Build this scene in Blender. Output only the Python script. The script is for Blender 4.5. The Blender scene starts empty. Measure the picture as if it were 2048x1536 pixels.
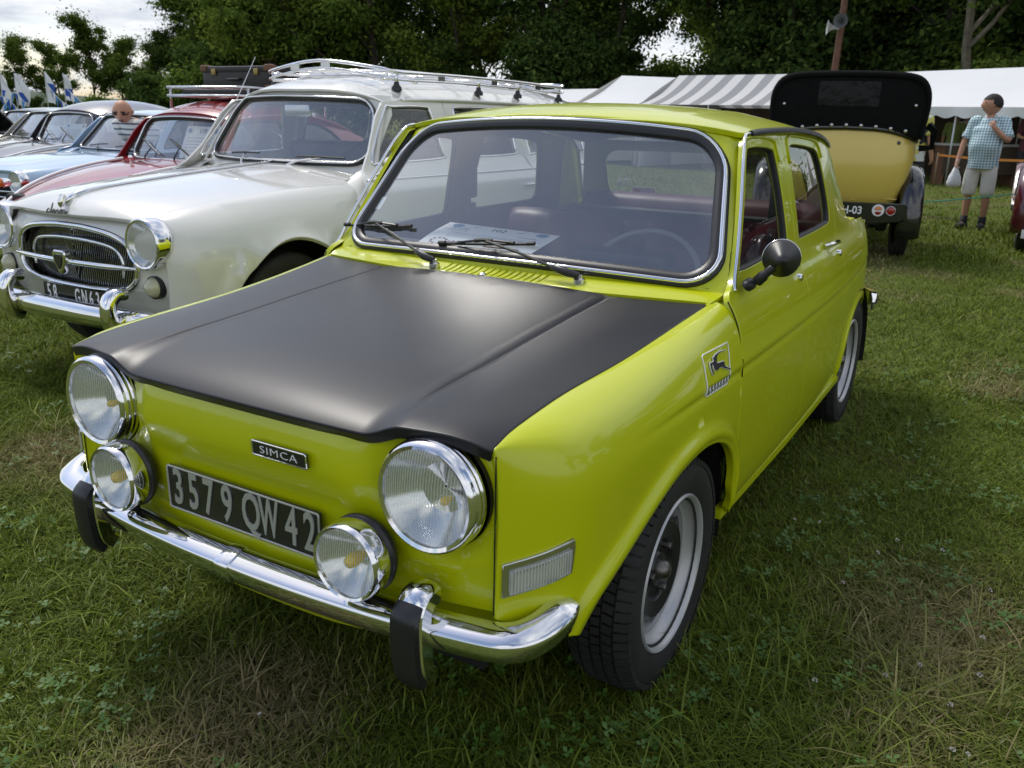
import bpy, bmesh, math, random
import numpy as np
from mathutils import Vector, Matrix, geometry
random.seed(7); RNG = np.random.default_rng(7)
scn = bpy.context.scene
COL = scn.collection
R = math.radians

# ------------------------------------------------------------------ camera
cam_d = bpy.data.cameras.new('camera'); cam = bpy.data.objects.new('camera', cam_d); COL.objects.link(cam)
CX, CY, CZ, YAW, PITCH, ROLL, FPX = 1.2813, -1.7279, 1.2818, .5395, .3009, .0222, 1709.83
fw = Vector((-math.sin(YAW)*math.cos(PITCH), math.cos(YAW)*math.cos(PITCH), -math.sin(PITCH)))
rt = fw.cross(Vector((0, 0, 1))).normalized(); up = rt.cross(fw)
rt2 = rt*math.cos(ROLL)+up*math.sin(ROLL); up2 = up*math.cos(ROLL)-rt*math.sin(ROLL)
cam.matrix_world = Matrix(((rt2.x, up2.x, -fw.x, CX), (rt2.y, up2.y, -fw.y, CY), (rt2.z, up2.z, -fw.z, CZ), (0, 0, 0, 1)))
cam_d.sensor_width = 36; cam_d.lens = FPX/2048*36; cam_d.clip_start = .05; cam_d.clip_end = 3000
cam_d.dof.use_dof = True; cam_d.dof.focus_distance = 2.2; cam_d.dof.aperture_fstop = 9.0
scn.camera = cam
def gp(px, py, z=0.0):
    """pixel of the photograph -> point on the horizontal plane at height z"""
    d = fw + rt2*((px-1024)/FPX) - up2*((py-768)/FPX)
    t = (z-CZ)/d.z
    return Vector((CX, CY, CZ)) + d*t
def gd(px, dist, z=0.0):
    """column of the photograph + depth along the view axis -> point at height z"""
    best = None
    lo, hi = -1200, 2600
    for _ in range(40):
        py = (lo+hi)/2
        d = fw + rt2*((px-1024)/FPX) - up2*((py-768)/FPX)
        if CZ + d.z*dist > z: lo = py
        else: hi = py
    return Vector((CX, CY, CZ)) + d*dist
def hz(px, py, dist):
    """height of a pixel at a depth"""
    d = fw + rt2*((px-1024)/FPX) - up2*((py-768)/FPX)
    return CZ + d.z*dist

# ------------------------------------------------------------------ world, sun, exposure
SUN_EL, SUN_AZ = R(56), R(290)          # azimuth measured from +Y, clockwise
world = bpy.data.worlds.new('World'); scn.world = world; world.use_nodes = True
def build_world():
    nt = world.node_tree; nt.nodes.clear(); N = nt.nodes.new; L = nt.links.new
    out = N('ShaderNodeOutputWorld'); bg = N('ShaderNodeBackground'); bg.inputs[1].default_value = .11
    sky = N('ShaderNodeTexSky'); sky.sky_type = 'NISHITA'; sky.sun_disc = False
    sky.sun_elevation = SUN_EL; sky.sun_rotation = SUN_AZ; sky.air_density = 1.0; sky.dust_density = 1.5
    tc = N('ShaderNodeTexCoord'); sep = N('ShaderNodeSeparateXYZ'); L(tc.outputs['Generated'], sep.inputs[0])
    den = N('ShaderNodeMath'); den.operation = 'MAXIMUM'; L(sep.outputs[2], den.inputs[0]); den.inputs[1].default_value = 0.0
    ad = N('ShaderNodeMath'); ad.operation = 'ADD'; L(den.outputs[0], ad.inputs[0]); ad.inputs[1].default_value = .16
    dv = N('ShaderNodeVectorMath'); dv.operation = 'DIVIDE'; L(tc.outputs['Generated'], dv.inputs[0])
    cmb = N('ShaderNodeCombineXYZ'); [L(ad.outputs[0], cmb.inputs[i]) for i in range(3)]
    L(cmb.outputs[0], dv.inputs[1])
    n1 = N('ShaderNodeTexNoise'); n1.inputs['Scale'].default_value = .8; n1.inputs['Detail'].default_value = 9; n1.inputs['Roughness'].default_value = .56; n1.inputs['Distortion'].default_value = .35
    L(dv.outputs[0], n1.inputs['Vector'])
    cov = N('ShaderNodeMapRange'); cov.inputs[1].default_value = .41; cov.inputs[2].default_value = .58; cov.interpolation_type = 'SMOOTHSTEP'
    L(n1.outputs[0], cov.inputs[0])
    mp = N('ShaderNodeMapping'); mp.inputs['Location'].default_value = (3.1, 1.7, .4); L(dv.outputs[0], mp.inputs[0])
    n2 = N('ShaderNodeTexNoise'); n2.inputs['Scale'].default_value = 1.9; n2.inputs['Detail'].default_value = 7; n2.inputs['Roughness'].default_value = .6
    L(mp.outputs[0], n2.inputs['Vector'])
    cr = N('ShaderNodeValToRGB'); e = cr.color_ramp.elements
    e[0].position = .34; e[0].color = (3.6, 3.95, 4.6, 1); e[1].position = .62; e[1].color = (7.0, 7.1, 7.2, 1)
    L(n2.outputs[0], cr.inputs[0])
    mix = N('ShaderNodeMix'); mix.data_type = 'RGBA'; L(cov.outputs[0], mix.inputs[0]); L(sky.outputs[0], mix.inputs[6]); L(cr.outputs[0], mix.inputs[7])
    L(mix.outputs[2], bg.inputs[0]); L(bg.outputs[0], out.inputs[0])
build_world()
sun_d = bpy.data.lights.new('sun', 'SUN'); sun = bpy.data.objects.new('sun', sun_d); COL.objects.link(sun)
sun_d.energy = 1.5; sun_d.angle = R(14); sun_d.color = (1, .965, .9)
sv = Vector((math.sin(SUN_AZ)*math.cos(SUN_EL), math.cos(SUN_AZ)*math.cos(SUN_EL), math.sin(SUN_EL)))
sun.rotation_euler = (-sv).to_track_quat('-Z', 'Y').to_euler()
sun.location = (0, 0, 30)
vs = scn.view_settings; vs.view_transform = 'Standard'; vs.look = 'None'; vs.exposure = 0.56; vs.gamma = 1; vs.use_curve_mapping = False
scn.render.engine = 'CYCLES'
scn.cycles.max_bounces = 10; scn.cycles.transparent_max_bounces = 24; scn.cycles.glossy_bounces = 5

# ------------------------------------------------------------------ materials
MATS = {}
def mat(name, col=(.5, .5, .5), rough=.5, metal=0, coat=0, coat_rough=.03, spec=.5, noise=None, bump=None, ior=1.5, alpha=1, trans=0, sheen=0, noise_rough=None):
    """noise=(scale, amount) colour variation; bump=(scale, strength, distance)"""
    if name in MATS: return MATS[name]
    m = bpy.data.materials.new(name); m.use_nodes = True; nt = m.node_tree; b = nt.nodes['Principled BSDF']
    N = nt.nodes.new; L = nt.links.new
    b.inputs['Base Color'].default_value = (*col, 1); b.inputs['Roughness'].default_value = rough; b.inputs['Metallic'].default_value = metal
    b.inputs['Coat Weight'].default_value = coat; b.inputs['Coat Roughness'].default_value = coat_rough
    b.inputs['Specular IOR Level'].default_value = spec; b.inputs['IOR'].default_value = ior
    b.inputs['Transmission Weight'].default_value = trans
    if sheen: b.inputs['Sheen Weight'].default_value = sheen
    tc = N('ShaderNodeTexCoord')
    if noise:
        n = N('ShaderNodeTexNoise'); n.inputs['Scale'].default_value = noise[0]; n.inputs['Detail'].default_value = 6
        L(tc.outputs['Object'], n.inputs['Vector'])
        mr = N('ShaderNodeMapRange'); mr.inputs[1].default_value = .3; mr.inputs[2].default_value = .7; mr.inputs[3].default_value = 1-noise[1]; mr.inputs[4].default_value = 1+noise[1]
        L(n.outputs[0], mr.inputs[0])
        mx = N('ShaderNodeMix'); mx.data_type = 'RGBA'; mx.blend_type = 'MULTIPLY'; mx.inputs[0].default_value = 1; mx.inputs[6].default_value = (*col, 1)
        L(mr.outputs[0], mx.inputs[7]); L(mx.outputs[2], b.inputs['Base Color'])
        if noise_rough:
            m2 = N('ShaderNodeMapRange'); m2.inputs[1].default_value = .35; m2.inputs[2].default_value = .65; m2.inputs[3].default_value = rough-noise_rough; m2.inputs[4].default_value = rough+noise_rough
            L(n.outputs[0], m2.inputs[0]); L(m2.outputs[0], b.inputs['Roughness'])
    if bump:
        n = N('ShaderNodeTexNoise'); n.inputs['Scale'].default_value = bump[0]; n.inputs['Detail'].default_value = 4
        L(tc.outputs['Object'], n.inputs['Vector'])
        bp = N('ShaderNodeBump'); bp.inputs['Strength'].default_value = bump[1]; bp.inputs['Distance'].default_value = bump[2]
        L(n.outputs[0], bp.inputs['Height']); L(bp.outputs[0], b.inputs['Normal'])
    MATS[name] = m
    return m
def glass(name, tint=(1, 1, 1), refl=1.0, haze=0.0, f0=.085):
    """thin pane: clear transmission plus a Fresnel reflection, and a pale haze in place of sky glare"""
    if name in MATS: return MATS[name]
    m = bpy.data.materials.new(name); m.use_nodes = True; nt = m.node_tree; nt.nodes.clear(); N = nt.nodes.new; L = nt.links.new
    out = N('ShaderNodeOutputMaterial'); tr = N('ShaderNodeBsdfTransparent'); tr.inputs[0].default_value = (*tint, 1)
    gl = N('ShaderNodeBsdfGlossy'); gl.inputs['Roughness'].default_value = .01; gl.inputs['Color'].default_value = (refl, refl, refl, 1)
    ge = N('ShaderNodeNewGeometry'); dt = N('ShaderNodeVectorMath'); dt.operation = 'DOT_PRODUCT'; L(ge.outputs['Incoming'], dt.inputs[0]); L(ge.outputs['Normal'], dt.inputs[1])
    def mth(op, a, b=None):
        q = N('ShaderNodeMath'); q.operation = op
        for i, w in enumerate((a, b)):
            if w is None: continue
            if isinstance(w, (int, float)): q.inputs[i].default_value = w
            else: L(w, q.inputs[i])
        return q.outputs[0]
    sch = mth('ADD', mth('MULTIPLY', mth('POWER', mth('SUBTRACT', 1.0, mth('ABSOLUTE', dt.outputs['Value'])), 4.5), .90), f0)
    mx = N('ShaderNodeMixShader'); L(sch, mx.inputs[0]); L(tr.outputs[0], mx.inputs[1]); L(gl.outputs[0], mx.inputs[2])
    last = mx
    if haze:  # diffuse veil painted in for the milky sky reflection
        df = N('ShaderNodeBsdfDiffuse'); df.inputs[0].default_value = (.8, .8, .8, 1)
        tc = N('ShaderNodeTexCoord'); n = N('ShaderNodeTexNoise'); n.inputs['Scale'].default_value = 3; n.inputs['Detail'].default_value = 8
        L(tc.outputs['Object'], n.inputs[0])
        mr = N('ShaderNodeMapRange'); mr.inputs[1].default_value = .3; mr.inputs[2].default_value = .75; mr.inputs[3].default_value = haze*.5; mr.inputs[4].default_value = haze*1.4; L(n.outputs[0], mr.inputs[0])
        m2 = N('ShaderNodeMixShader'); L(mr.outputs[0], m2.inputs[0]); L(mx.outputs[0], m2.inputs[1]); L(df.outputs[0], m2.inputs[2]); last = m2
    L(last.outputs[0], out.inputs[0])
    MATS[name] = m
    return m
mat('lime', (.52, .57, .003), .30, spec=.35, coat=.62, coat_rough=.015, noise=(3, .02))
mat('satin_black', (.009, .009, .012), .40, spec=.36, coat=.08, coat_rough=.30, noise=(2, .06), noise_rough=.03)
mat('chrome', (.82, .82, .84), .06, 1, noise=(6, .03), noise_rough=.03)
mat('dull_chrome', (.62, .62, .63), .22, 1)
mat('reflector', (.90, .90, .90), .18, 1)
mat('wheel_grey', (.20, .20, .21), .4)
mat('rubber', (.018, .018, .019), .55, noise=(20, .2))
mat('gloss_rubber', (.016, .016, .018), .38)
mat('tyre', (.017, .017, .017), .7, noise=(12, .25), bump=(60, .25, .002))
mat('dark', (.006, .006, .006), .9)
mat('underbody', (.012, .012, .012), .8)
mat('wheel_silver', (.5, .5, .51), .38, .35, noise=(5, .06))
mat('wheel_black', (.015, .015, .016), .3)
mat('bolt_steel', (.18, .17, .16), .4, 1)
mat('plate_black', (.012, .012, .013), .3, coat=.5)
mat('plate_letter', (.52, .52, .5), .35, .5)
mat('white_paint', (.70, .69, .65), .3, coat=1, coat_rough=.04, noise=(2, .015))
mat('red_paint', (.30, .014, .020), .25, coat=1, coat_rough=.05, noise=(2, .05))
mat('blue_paint', (.40, .56, .75), .3, coat=1, coat_rough=.05)
mat('purple_paint', (.055, .045, .052), .3, coat=1, coat_rough=.06)
mat('cream_paint', (.55, .54, .47), .3, coat=1, coat_rough=.06)
mat('vinyl_reflected_maroon', (.075, .009, .016), .42, noise=(8, .1), bump=(160, .15, .001))  # seat colour imitates the maroon car mirrored in the side windows
mat('vinyl_grey', (.045, .047, .055), .5, bump=(160, .15, .001))
mat('vinyl_black', (.013, .013, .014), .5, bump=(200, .2, .001))
mat('headliner', (.20, .20, .21), .8)
mat('carpet', (.02, .02, .022), .95)
mat('paper', (.88, .90, .91), .7)
mat('ink_blue', (.05, .22, .42), .7)
mat('ink_black', (.02, .02, .02), .7)
mat('ink_brown', (.25, .12, .08), .7)
mat('ink_grey', (.35, .38, .42), .7)
mat('white', (.82, .82, .82), .5)
mat('amber', (.55, .16, .01), .2, coat=.6)
mat('red_lens', (.35, .008, .01), .15, coat=.6)
mat('lens_cream', (.5, .48, .33), .18, coat=.8)
mat('yellow_bulb', (.95, .66, .01), .15, coat=.5)
glass('windscreen', (.93, .95, .95), 1.0, .06, .21)
glass('side_glass', (.86, .88, .87), .9, .01)
def lens_mat(name, scale, axis='X', lo=.04, hi=.34):
    """fluted headlamp glass"""
    m = bpy.data.materials.new(name); m.use_nodes = True; nt = m.node_tree; nt.nodes.clear(); N = nt.nodes.new; L = nt.links.new
    out = N('ShaderNodeOutputMaterial'); tc = N('ShaderNodeTexCoord')
    w = N('ShaderNodeTexWave'); w.bands_direction = axis; w.inputs['Scale'].default_value = scale; w.inputs['Distortion'].default_value = .15; w.inputs['Detail'].default_value = 0
    L(tc.outputs['Object'], w.inputs[0])
    bp = N('ShaderNodeBump'); bp.inputs['Strength'].default_value = .8; bp.inputs['Distance'].default_value = .003; L(w.outputs[1], bp.inputs['Height'])
    gb = N('ShaderNodeBsdfGlass'); gb.inputs['Roughness'].default_value = .03; gb.inputs['IOR'].default_value = 1.22; gb.inputs[0].default_value = (.97, .98, .97, 1); L(bp.outputs[0], gb.inputs['Normal'])
    tr = N('ShaderNodeBsdfTransparent'); tr.inputs[0].default_value = (.95, .96, .95, 1)
    gl = N('ShaderNodeBsdfGlossy'); gl.inputs['Roughness'].default_value = .05; L(bp.outputs[0], gl.inputs['Normal'])
    mx = N('ShaderNodeMixShader'); mx.inputs[0].default_value = .10; L(tr.outputs[0], mx.inputs[1]); L(gl.outputs[0], mx.inputs[2])
    df = N('ShaderNodeBsdfDiffuse'); df.inputs[0].default_value = (.92, .93, .92, 1); L(bp.outputs[0], df.inputs['Normal'])
    m2 = N('ShaderNodeMixShader'); cr = N('ShaderNodeMapRange'); cr.inputs[3].default_value = lo; cr.inputs[4].default_value = hi; L(w.outputs[1], cr.inputs[0]); L(cr.outputs[0], m2.inputs[0])
    L(mx.outputs[0], m2.inputs[1]); L(df.outputs[0], m2.inputs[2])
    L(m2.outputs[0], out.inputs[0]); MATS[name] = m
lens_mat('lamp_glass', 55); lens_mat('lamp_glass_small', 62); lens_mat('indicator_glass', 75, 'Y', .22, .50)

# ------------------------------------------------------------------ object helpers
def tag(o, label=None, cat=None, group=None, kind=None):
    if label: o['label'] = label
    if cat: o['category'] = cat
    if group: o['group'] = group
    if kind: o['kind'] = kind
    return o
def empty(name, loc=(0, 0, 0), rz=0.0, parent=None):
    o = bpy.data.objects.new(name, None); COL.objects.link(o); o.location = loc; o.rotation_euler = (0, 0, rz)
    o.empty_display_size = .2
    if parent: o.parent = parent
    return o
def mk(name, verts, faces, m, parent=None, smooth=40, mi=None):
    me = bpy.data.meshes.new(name)
    me.from_pydata([tuple(map(float, v)) for v in verts], [], [tuple(map(int, f)) for f in faces])
    ms = m if isinstance(m, (list, tuple)) else [m]
    for k in ms: me.materials.append(MATS[k] if isinstance(k, str) else k)
    if mi is not None: me.polygons.foreach_set('material_index', np.asarray(mi, np.int32))
    if smooth:
        me.polygons.foreach_set('use_smooth', np.ones(len(me.polygons), bool))
        if smooth < 180: me.set_sharp_from_angle(angle=R(smooth))
    me.update()
    if smooth and getattr(verts, 'nrm', None) is not None: me.normals_split_custom_set_from_vertices([tuple(map(float, q)) for q in verts.nrm])
    o = bpy.data.objects.new(name, me); COL.objects.link(o)
    if parent: o.parent = parent
    return o
class VL(list): nrm = None
class MB:
    def __init__(s): s.v = []; s.f = []; s.mi = []
    def add(s, vf, mi=0, M=None):
        v, f = vf; n = len(s.v)
        if M is not None: v = [M @ Vector(tuple(map(float, p))) for p in v]
        s.v += [tuple(map(float, p)) for p in v]; s.f += [tuple(int(i)+n for i in q) for q in f]; s.mi += [mi]*len(f)
        return s
    def build(s, name, m, parent=None, smooth=40): return mk(name, s.v, s.f, m, parent, smooth, s.mi)
def box(c, s, b=0.0):
    """box by centre and size, with a chamfer"""
    bm = bmesh.new(); bmesh.ops.create_cube(bm, size=1)
    for v in bm.verts: v.co = Vector((v.co.x*s[0]+c[0], v.co.y*s[1]+c[1], v.co.z*s[2]+c[2]))
    if b: bmesh.ops.bevel(bm, geom=bm.edges[:], offset=b, segments=2, affect='EDGES', profile=.6)
    bm.verts.ensure_lookup_table(); r = ([tuple(v.co) for v in bm.verts], [[v.index for v in f.verts] for f in bm.faces]); bm.free(); return r
def lathe(prof, n=24, axis='Z', c=(0, 0, 0), arc=None):
    """prof: list of (r, h); revolved about axis"""
    v = []; f = []
    full = arc is None; a0, a1 = (0, 2*math.pi) if full else arc
    m = n if full else n+1
    for i in range(m):
        a = a0+(a1-a0)*i/n; ca, sa = math.cos(a), math.sin(a)
        for r, h in prof:
            p = {'Z': (r*ca, r*sa, h), 'Y': (r*ca, h, r*sa), 'X': (h, r*ca, r*sa)}[axis]
            v.append((p[0]+c[0], p[1]+c[1], p[2]+c[2]))
    k = len(prof)
    for i in range(n if full else n):
        j = (i+1) % m
        for t in range(k-1):
            q = (i*k+t, j*k+t, j*k+t+1, i*k+t+1)
            f.append(q if axis != 'Y' else q[::-1])
    return v, f
def spline(pts, n=8, closed=False):
    """Catmull-Rom through pts"""
    P = [Vector(p) for p in pts]; out = []; m = len(P)
    for i in range(m if closed else m-1):
        p0 = P[(i-1) % m] if (closed or i > 0) else P[0]*2-P[1]
        p1 = P[i]; p2 = P[(i+1) % m]; p3 = P[(i+2) % m] if (closed or i+2 < m) else P[-1]*2-P[-2]
        for k in range(n):
            t = k/n; out.append(.5*((2*p1)+(p2-p0)*t+(2*p0-5*p1+4*p2-p3)*t*t+(3*p1-p0-3*p2+p3)*t**3))
    if not closed: out.append(P[-1].copy())
    return out
def sweep(path, prof, closed=False, up=(0, 0, 1), cap=True, pclosed=True, scale=None):
    """prof (a, b): a along the side vector (tangent x up), b along up"""
    P = [Vector(p) for p in path]; n = len(P); v = []; f = []; k = len(prof); upv = Vector(up)
    for i in range(n):
        t = (P[(i+1) % n]-P[i-1]) if closed or 0 < i < n-1 else (P[1]-P[0] if i == 0 else P[-1]-P[-2])
        t.normalize(); s = t.cross(upv); s = s.normalized() if s.length > 1e-6 else Vector((1, 0, 0)); u = s.cross(t)
        sc = scale[i] if scale else 1
        for a, b in prof: v.append(P[i]+s*(a*sc)+u*(b*sc))
    for i in range(n if closed else n-1):
        j = (i+1) % n
        for t in range(k if pclosed else k-1):
            f.append((i*k+t, i*k+(t+1) % k, j*k+(t+1) % k, j*k+t))
    if cap and not closed and pclosed:
        f.append(tuple(range(k))[::-1]); f.append(tuple((n-1)*k+t for t in range(k)))
    return v, f
def circ(r, n=8, e=1.0): return [(r*math.cos(2*math.pi*i/n), e*r*math.sin(2*math.pi*i/n)) for i in range(n)]
def tube(path, r, n=8, closed=False, scale=None):
    """round tube with parallel-transported frames"""
    P = [Vector(p) for p in path]; m = len(P); v = []; f = []; s = None
    for i in range(m):
        t = (P[(i+1) % m]-P[i-1]) if closed or 0 < i < m-1 else (P[1]-P[0] if i == 0 else P[-1]-P[-2])
        t.normalize()
        if s is None: s = t.orthogonal().normalized()
        s = (s-t*s.dot(t)); s = s.normalized() if s.length > 1e-8 else t.orthogonal().normalized()
        u = t.cross(s); rr = r*(scale[i] if scale else 1)
        for a, b in circ(1, n): v.append(P[i]+s*(a*rr)+u*(b*rr))
    for i in range(m if closed else m-1):
        j = (i+1) % m
        for t in range(n): f.append((i*n+t, i*n+(t+1) % n, j*n+(t+1) % n, j*n+t))
    if not closed: f.append(tuple(range(n))[::-1]); f.append(tuple((m-1)*n+t for t in range(n)))
    return v, f
def rrect(w, h, r, n=5, c=(0, 0)):
    o = []
    for k, (sx, sy) in enumerate(((1, 1), (-1, 1), (-1, -1), (1, -1))):
        for i in range(n+1):
            a = math.pi/2*(k+i/n); o.append((c[0]+sx*(w/2-r)+r*math.cos(a), c[1]+sy*(h/2-r)+r*math.sin(a)))
    return o
def extrude(poly, d0, d1, bev=0.0):
    """2D polygon (x, z) extruded along Y from d0 to d1 (front face at d0), optional edge bevel at the front"""
    n = len(poly); v = []; f = []
    A = sum(poly[i][0]*poly[(i+1) % n][1]-poly[(i+1) % n][0]*poly[i][1] for i in range(n))
    if A < 0: poly = poly[::-1]
    c = np.mean(np.array(poly), 0)
    lev = [(d1, 1.0, 0)] + ([(d0+bev, 1.0, 0), (d0, 1.0, bev)] if bev else [(d0, 1, 0)])
    for y, _, ins in lev:
        for i, p in enumerate(poly):
            q = np.array(p)
            if ins:
                a = np.array(poly[i-1]); b = np.array(poly[(i+1) % n]); t = b-a; nn = np.array([t[1], -t[0]])/max(1e-9, np.hypot(*t)); q = q-nn*ins
            v.append((q[0], y, q[1]))
    m = len(lev)
    for l in range(m-1):
        for i in range(n):
            j = (i+1) % n; f.append((l*n+i, l*n+j, (l+1)*n+j, (l+1)*n+i))
    f.append(tuple(range((m-1)*n, m*n))); f.append(tuple(range(n))[::-1])
    return v, [q[::-1] for q in f] if False else f
def inside(poly, pts):
    poly = np.asarray(poly); x, y = pts[:, 0], pts[:, 1]; r = np.zeros(len(pts), bool); n = len(poly); j = n-1
    for i in range(n):
        xi, yi = poly[i]; xj, yj = poly[j]
        c = ((yi > y) != (yj > y)); r ^= c & (x < (xj-xi)*(y-yi)/((yj-yi) if yj != yi else 1e-12)+xi); j = i
    return r
def dens(poly, step):
    out = []; n = len(poly)
    for i in range(n):
        a = np.array(poly[i], float); b = np.array(poly[(i+1) % n], float); k = max(1, int(np.ceil(np.hypot(*(b-a))/step)))
        for t in range(k): out.append(a+(b-a)*t/k)
    return np.array(out)
def smooth_poly(pts, n=6, closed=True): return [tuple(p[:2]) for p in spline([(p[0], p[1], 0) for p in pts], n, closed)]
def panel_vf(outline, holes, fn, step=.03, flange=.010, rnd=.0025, ref=(0, 0, 1), extra=None):
    """curved sheet: 2D outline with holes triangulated and mapped by fn(u, v)->(x, y, z); edges rolled inwards"""
    O = dens(outline, step); H = [dens(h, step) for h in holes]
    lo, hi = O.min(0), O.max(0)
    gu, gv = np.meshgrid(np.arange(lo[0]+step*.5, hi[0], step), np.arange(lo[1]+step*.5, hi[1], step))
    gv = gv.astype(float); gu = gu+((np.arange(gu.shape[0]) % 2)*step*.5)[:, None]
    G = np.stack([gu.ravel(), gv.ravel()], 1)
    k = inside(O, G)
    for h in H: k &= ~inside(h, G)
    G = G[k]
    B = np.concatenate([O]+H)
    X_ = np.zeros((0, 2))
    if extra is not None:
        X_ = np.asarray(extra, float); k = inside(O, X_)
        for h in H: k &= ~inside(h, X_)
        X_ = X_[k]; X_ = X_[((X_[:, None]-B[None])**2).sum(2).min(1) > .003**2]
        if len(G): G = G[((G[:, None]-X_[None])**2).sum(2).min(1) > (step*.5)**2]
    if len(G):
        keep = np.ones(len(G), bool)
        for i in range(0, len(G), 4000):
            d = ((G[i:i+4000, None, :]-B[None])**2).sum(2).min(1); keep[i:i+4000] = d > (step*.6)**2
        G = G[keep]
    P = np.concatenate([B, G, X_]); E = []; s = 0
    for ring in [O]+H:
        n = len(ring); E += [(s+i, s+(i+1) % n) for i in range(n)]; s += n
    r = geometry.delaunay_2d_cdt([Vector(p) for p in P], E, [], 0, 1e-7)
    V2 = np.array([tuple(v) for v in r[0]]); T = np.array([tuple(t) for t in r[2] if len(t) == 3])
    cen = V2[T].mean(1); k = inside(O, cen)
    for h in H: k &= ~inside(h, cen)
    T = T[k]
    def F(p): return np.stack(fn(p[:, 0], p[:, 1]), 1)
    V3 = F(V2)
    e = 1e-4; nu = (F(V2+[e, 0])-F(V2-[e, 0])); nv = (F(V2+[0, e])-F(V2-[0, e])); nr = np.cross(nu, nv); nr /= np.maximum(1e-12, np.linalg.norm(nr, axis=1))[:, None]
    if (nr @ np.array(ref)).mean() < 0: nr = -nr
    tn = np.cross(V3[T[:, 1]]-V3[T[:, 0]], V3[T[:, 2]]-V3[T[:, 0]])
    fl = (tn*nr[T].mean(1)).sum(1) < 0; T[fl] = T[fl][:, ::-1]
    V = VL(tuple(p) for p in V3); Fc = [tuple(t) for t in T]; V.nrm = [tuple(q) for q in nr]
    if flange:
        ed = {}
        for t in T:
            for a, b in ((t[0], t[1]), (t[1], t[2]), (t[2], t[0])): ed[(a, b)] = 1
        bd = [(a, b) for (a, b) in ed if (b, a) not in ed]
        out = {}
        for a, b in bd:
            d = V3[b]-V3[a]; d /= max(1e-12, np.linalg.norm(d)); o_ = np.cross(d, nr[a]); out.setdefault(a, []).append(o_); out.setdefault(b, []).append(o_)
        idx = {}
        for a, L in out.items():
            o_ = np.mean(L, 0); o_ /= max(1e-9, np.linalg.norm(o_)); q = V3[a]; w = nr[a]
            idx[a] = len(V)
            V.extend([tuple(q+o_*rnd*.7-w*rnd*.3), tuple(q+o_*rnd-w*rnd), tuple(q+o_*rnd*.9-w*flange)]); V.nrm += [tuple((w+o_)/1.4142), tuple(o_), tuple(o_)]
        for a, b in bd:
            A, Bq = idx[a], idx[b]
            Fc += [(b, a, A, Bq), (Bq, A, A+1, Bq+1), (Bq+1, A+1, A+2, Bq+2)]
    return V, Fc
def mirror(vf):
    v = VL((-p[0], p[1], p[2]) for p in vf[0]); n = getattr(vf[0], 'nrm', None)
    if n is not None: v.nrm = [(-q[0], q[1], q[2]) for q in n]
    return v, [tuple(f)[::-1] for f in vf[1]]
def panel(name, m, parent, outline, holes, fn, smooth=180, **k): 
    v, f = panel_vf(outline, holes, fn, **k); return mk(name, v, f, m, parent, smooth)
def pchip(xs, ys):
    """smooth monotone-ish interpolation of a table"""
    xs = np.asarray(xs, float); ys = np.asarray(ys, float); h = np.diff(xs); d = np.diff(ys)/h; m = np.zeros(len(xs)); m[0] = d[0]; m[-1] = d[-1]
    for i in range(1, len(xs)-1):
        m[i] = 0 if d[i-1]*d[i] <= 0 else (h[i-1]+h[i])*2/((2*h[i]+h[i-1])/d[i-1]*1.0+(h[i]+2*h[i-1])/d[i])*1.5/1.0 if False else (0 if d[i-1]*d[i] <= 0 else 3*(h[i-1]+h[i])/((2*h[i]+h[i-1])/d[i-1]+(h[i]+2*h[i-1])/d[i]))
    def f(x):
        x = np.clip(np.asarray(x, float), xs[0], xs[-1]); i = np.clip(np.searchsorted(xs, x)-1, 0, len(h)-1); t = (x-xs[i])/h[i]
        return (1+2*t)*(1-t)**2*ys[i]+t*(1-t)**2*h[i]*m[i]+t*t*(3-2*t)*ys[i+1]+t*t*(t-1)*h[i]*m[i+1]
    return f
def sstep(a, b, x):
    t = np.clip((np.asarray(x, float)-a)/(b-a), 0, 1); return t*t*(3-2*t)
FONT = None
def text_vf(s, size, depth=.001, bold=0.0, sx=1.0, space=1.0):
    """lettering in the XZ plane facing -Y, centred; returns verts, faces"""
    cu = bpy.data.curves.new('lettering', 'FONT'); cu.body = s; cu.size = size; cu.extrude = depth; cu.offset = bold; cu.align_x = 'CENTER'; cu.align_y = 'CENTER'; cu.resolution_u = 3; cu.space_character = space
    o = bpy.data.objects.new('lettering', cu); COL.objects.link(o)
    dg = bpy.context.evaluated_depsgraph_get(); me = bpy.data.meshes.new_from_object(o.evaluated_get(dg))
    v = [(p.co.x*sx, -p.co.z, p.co.y) for p in me.vertices]; f = [tuple(p.vertices) for p in me.polygons]
    bpy.data.objects.remove(o); bpy.data.curves.remove(cu); bpy.data.meshes.remove(me)
    return v, f
def xf(vf, M): return [M @ Vector(p) for p in vf[0]], vf[1]
def flipf(vf): return vf[0], [tuple(f)[::-1] for f in vf[1]]
def T_(x, y, z): return Matrix.Translation((x, y, z))
def Rx(a): return Matrix.Rotation(a, 4, 'X')
def Ry(a): return Matrix.Rotation(a, 4, 'Y')
def Rz(a): return Matrix.Rotation(a, 4, 'Z')
def tubebox(path, w, d):
    """rounded box section swept along a path lying in a plane of constant x; w along x, d across"""
    return sweep(path, [(-d*.5, -w*.30), (-d*.5, w*.30), (-d*.3, w*.5), (d*.3, w*.5), (d*.5, w*.30), (d*.5, -w*.30), (d*.3, -w*.5), (-d*.3, -w*.5)], up=(1, 0, 0))
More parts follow.
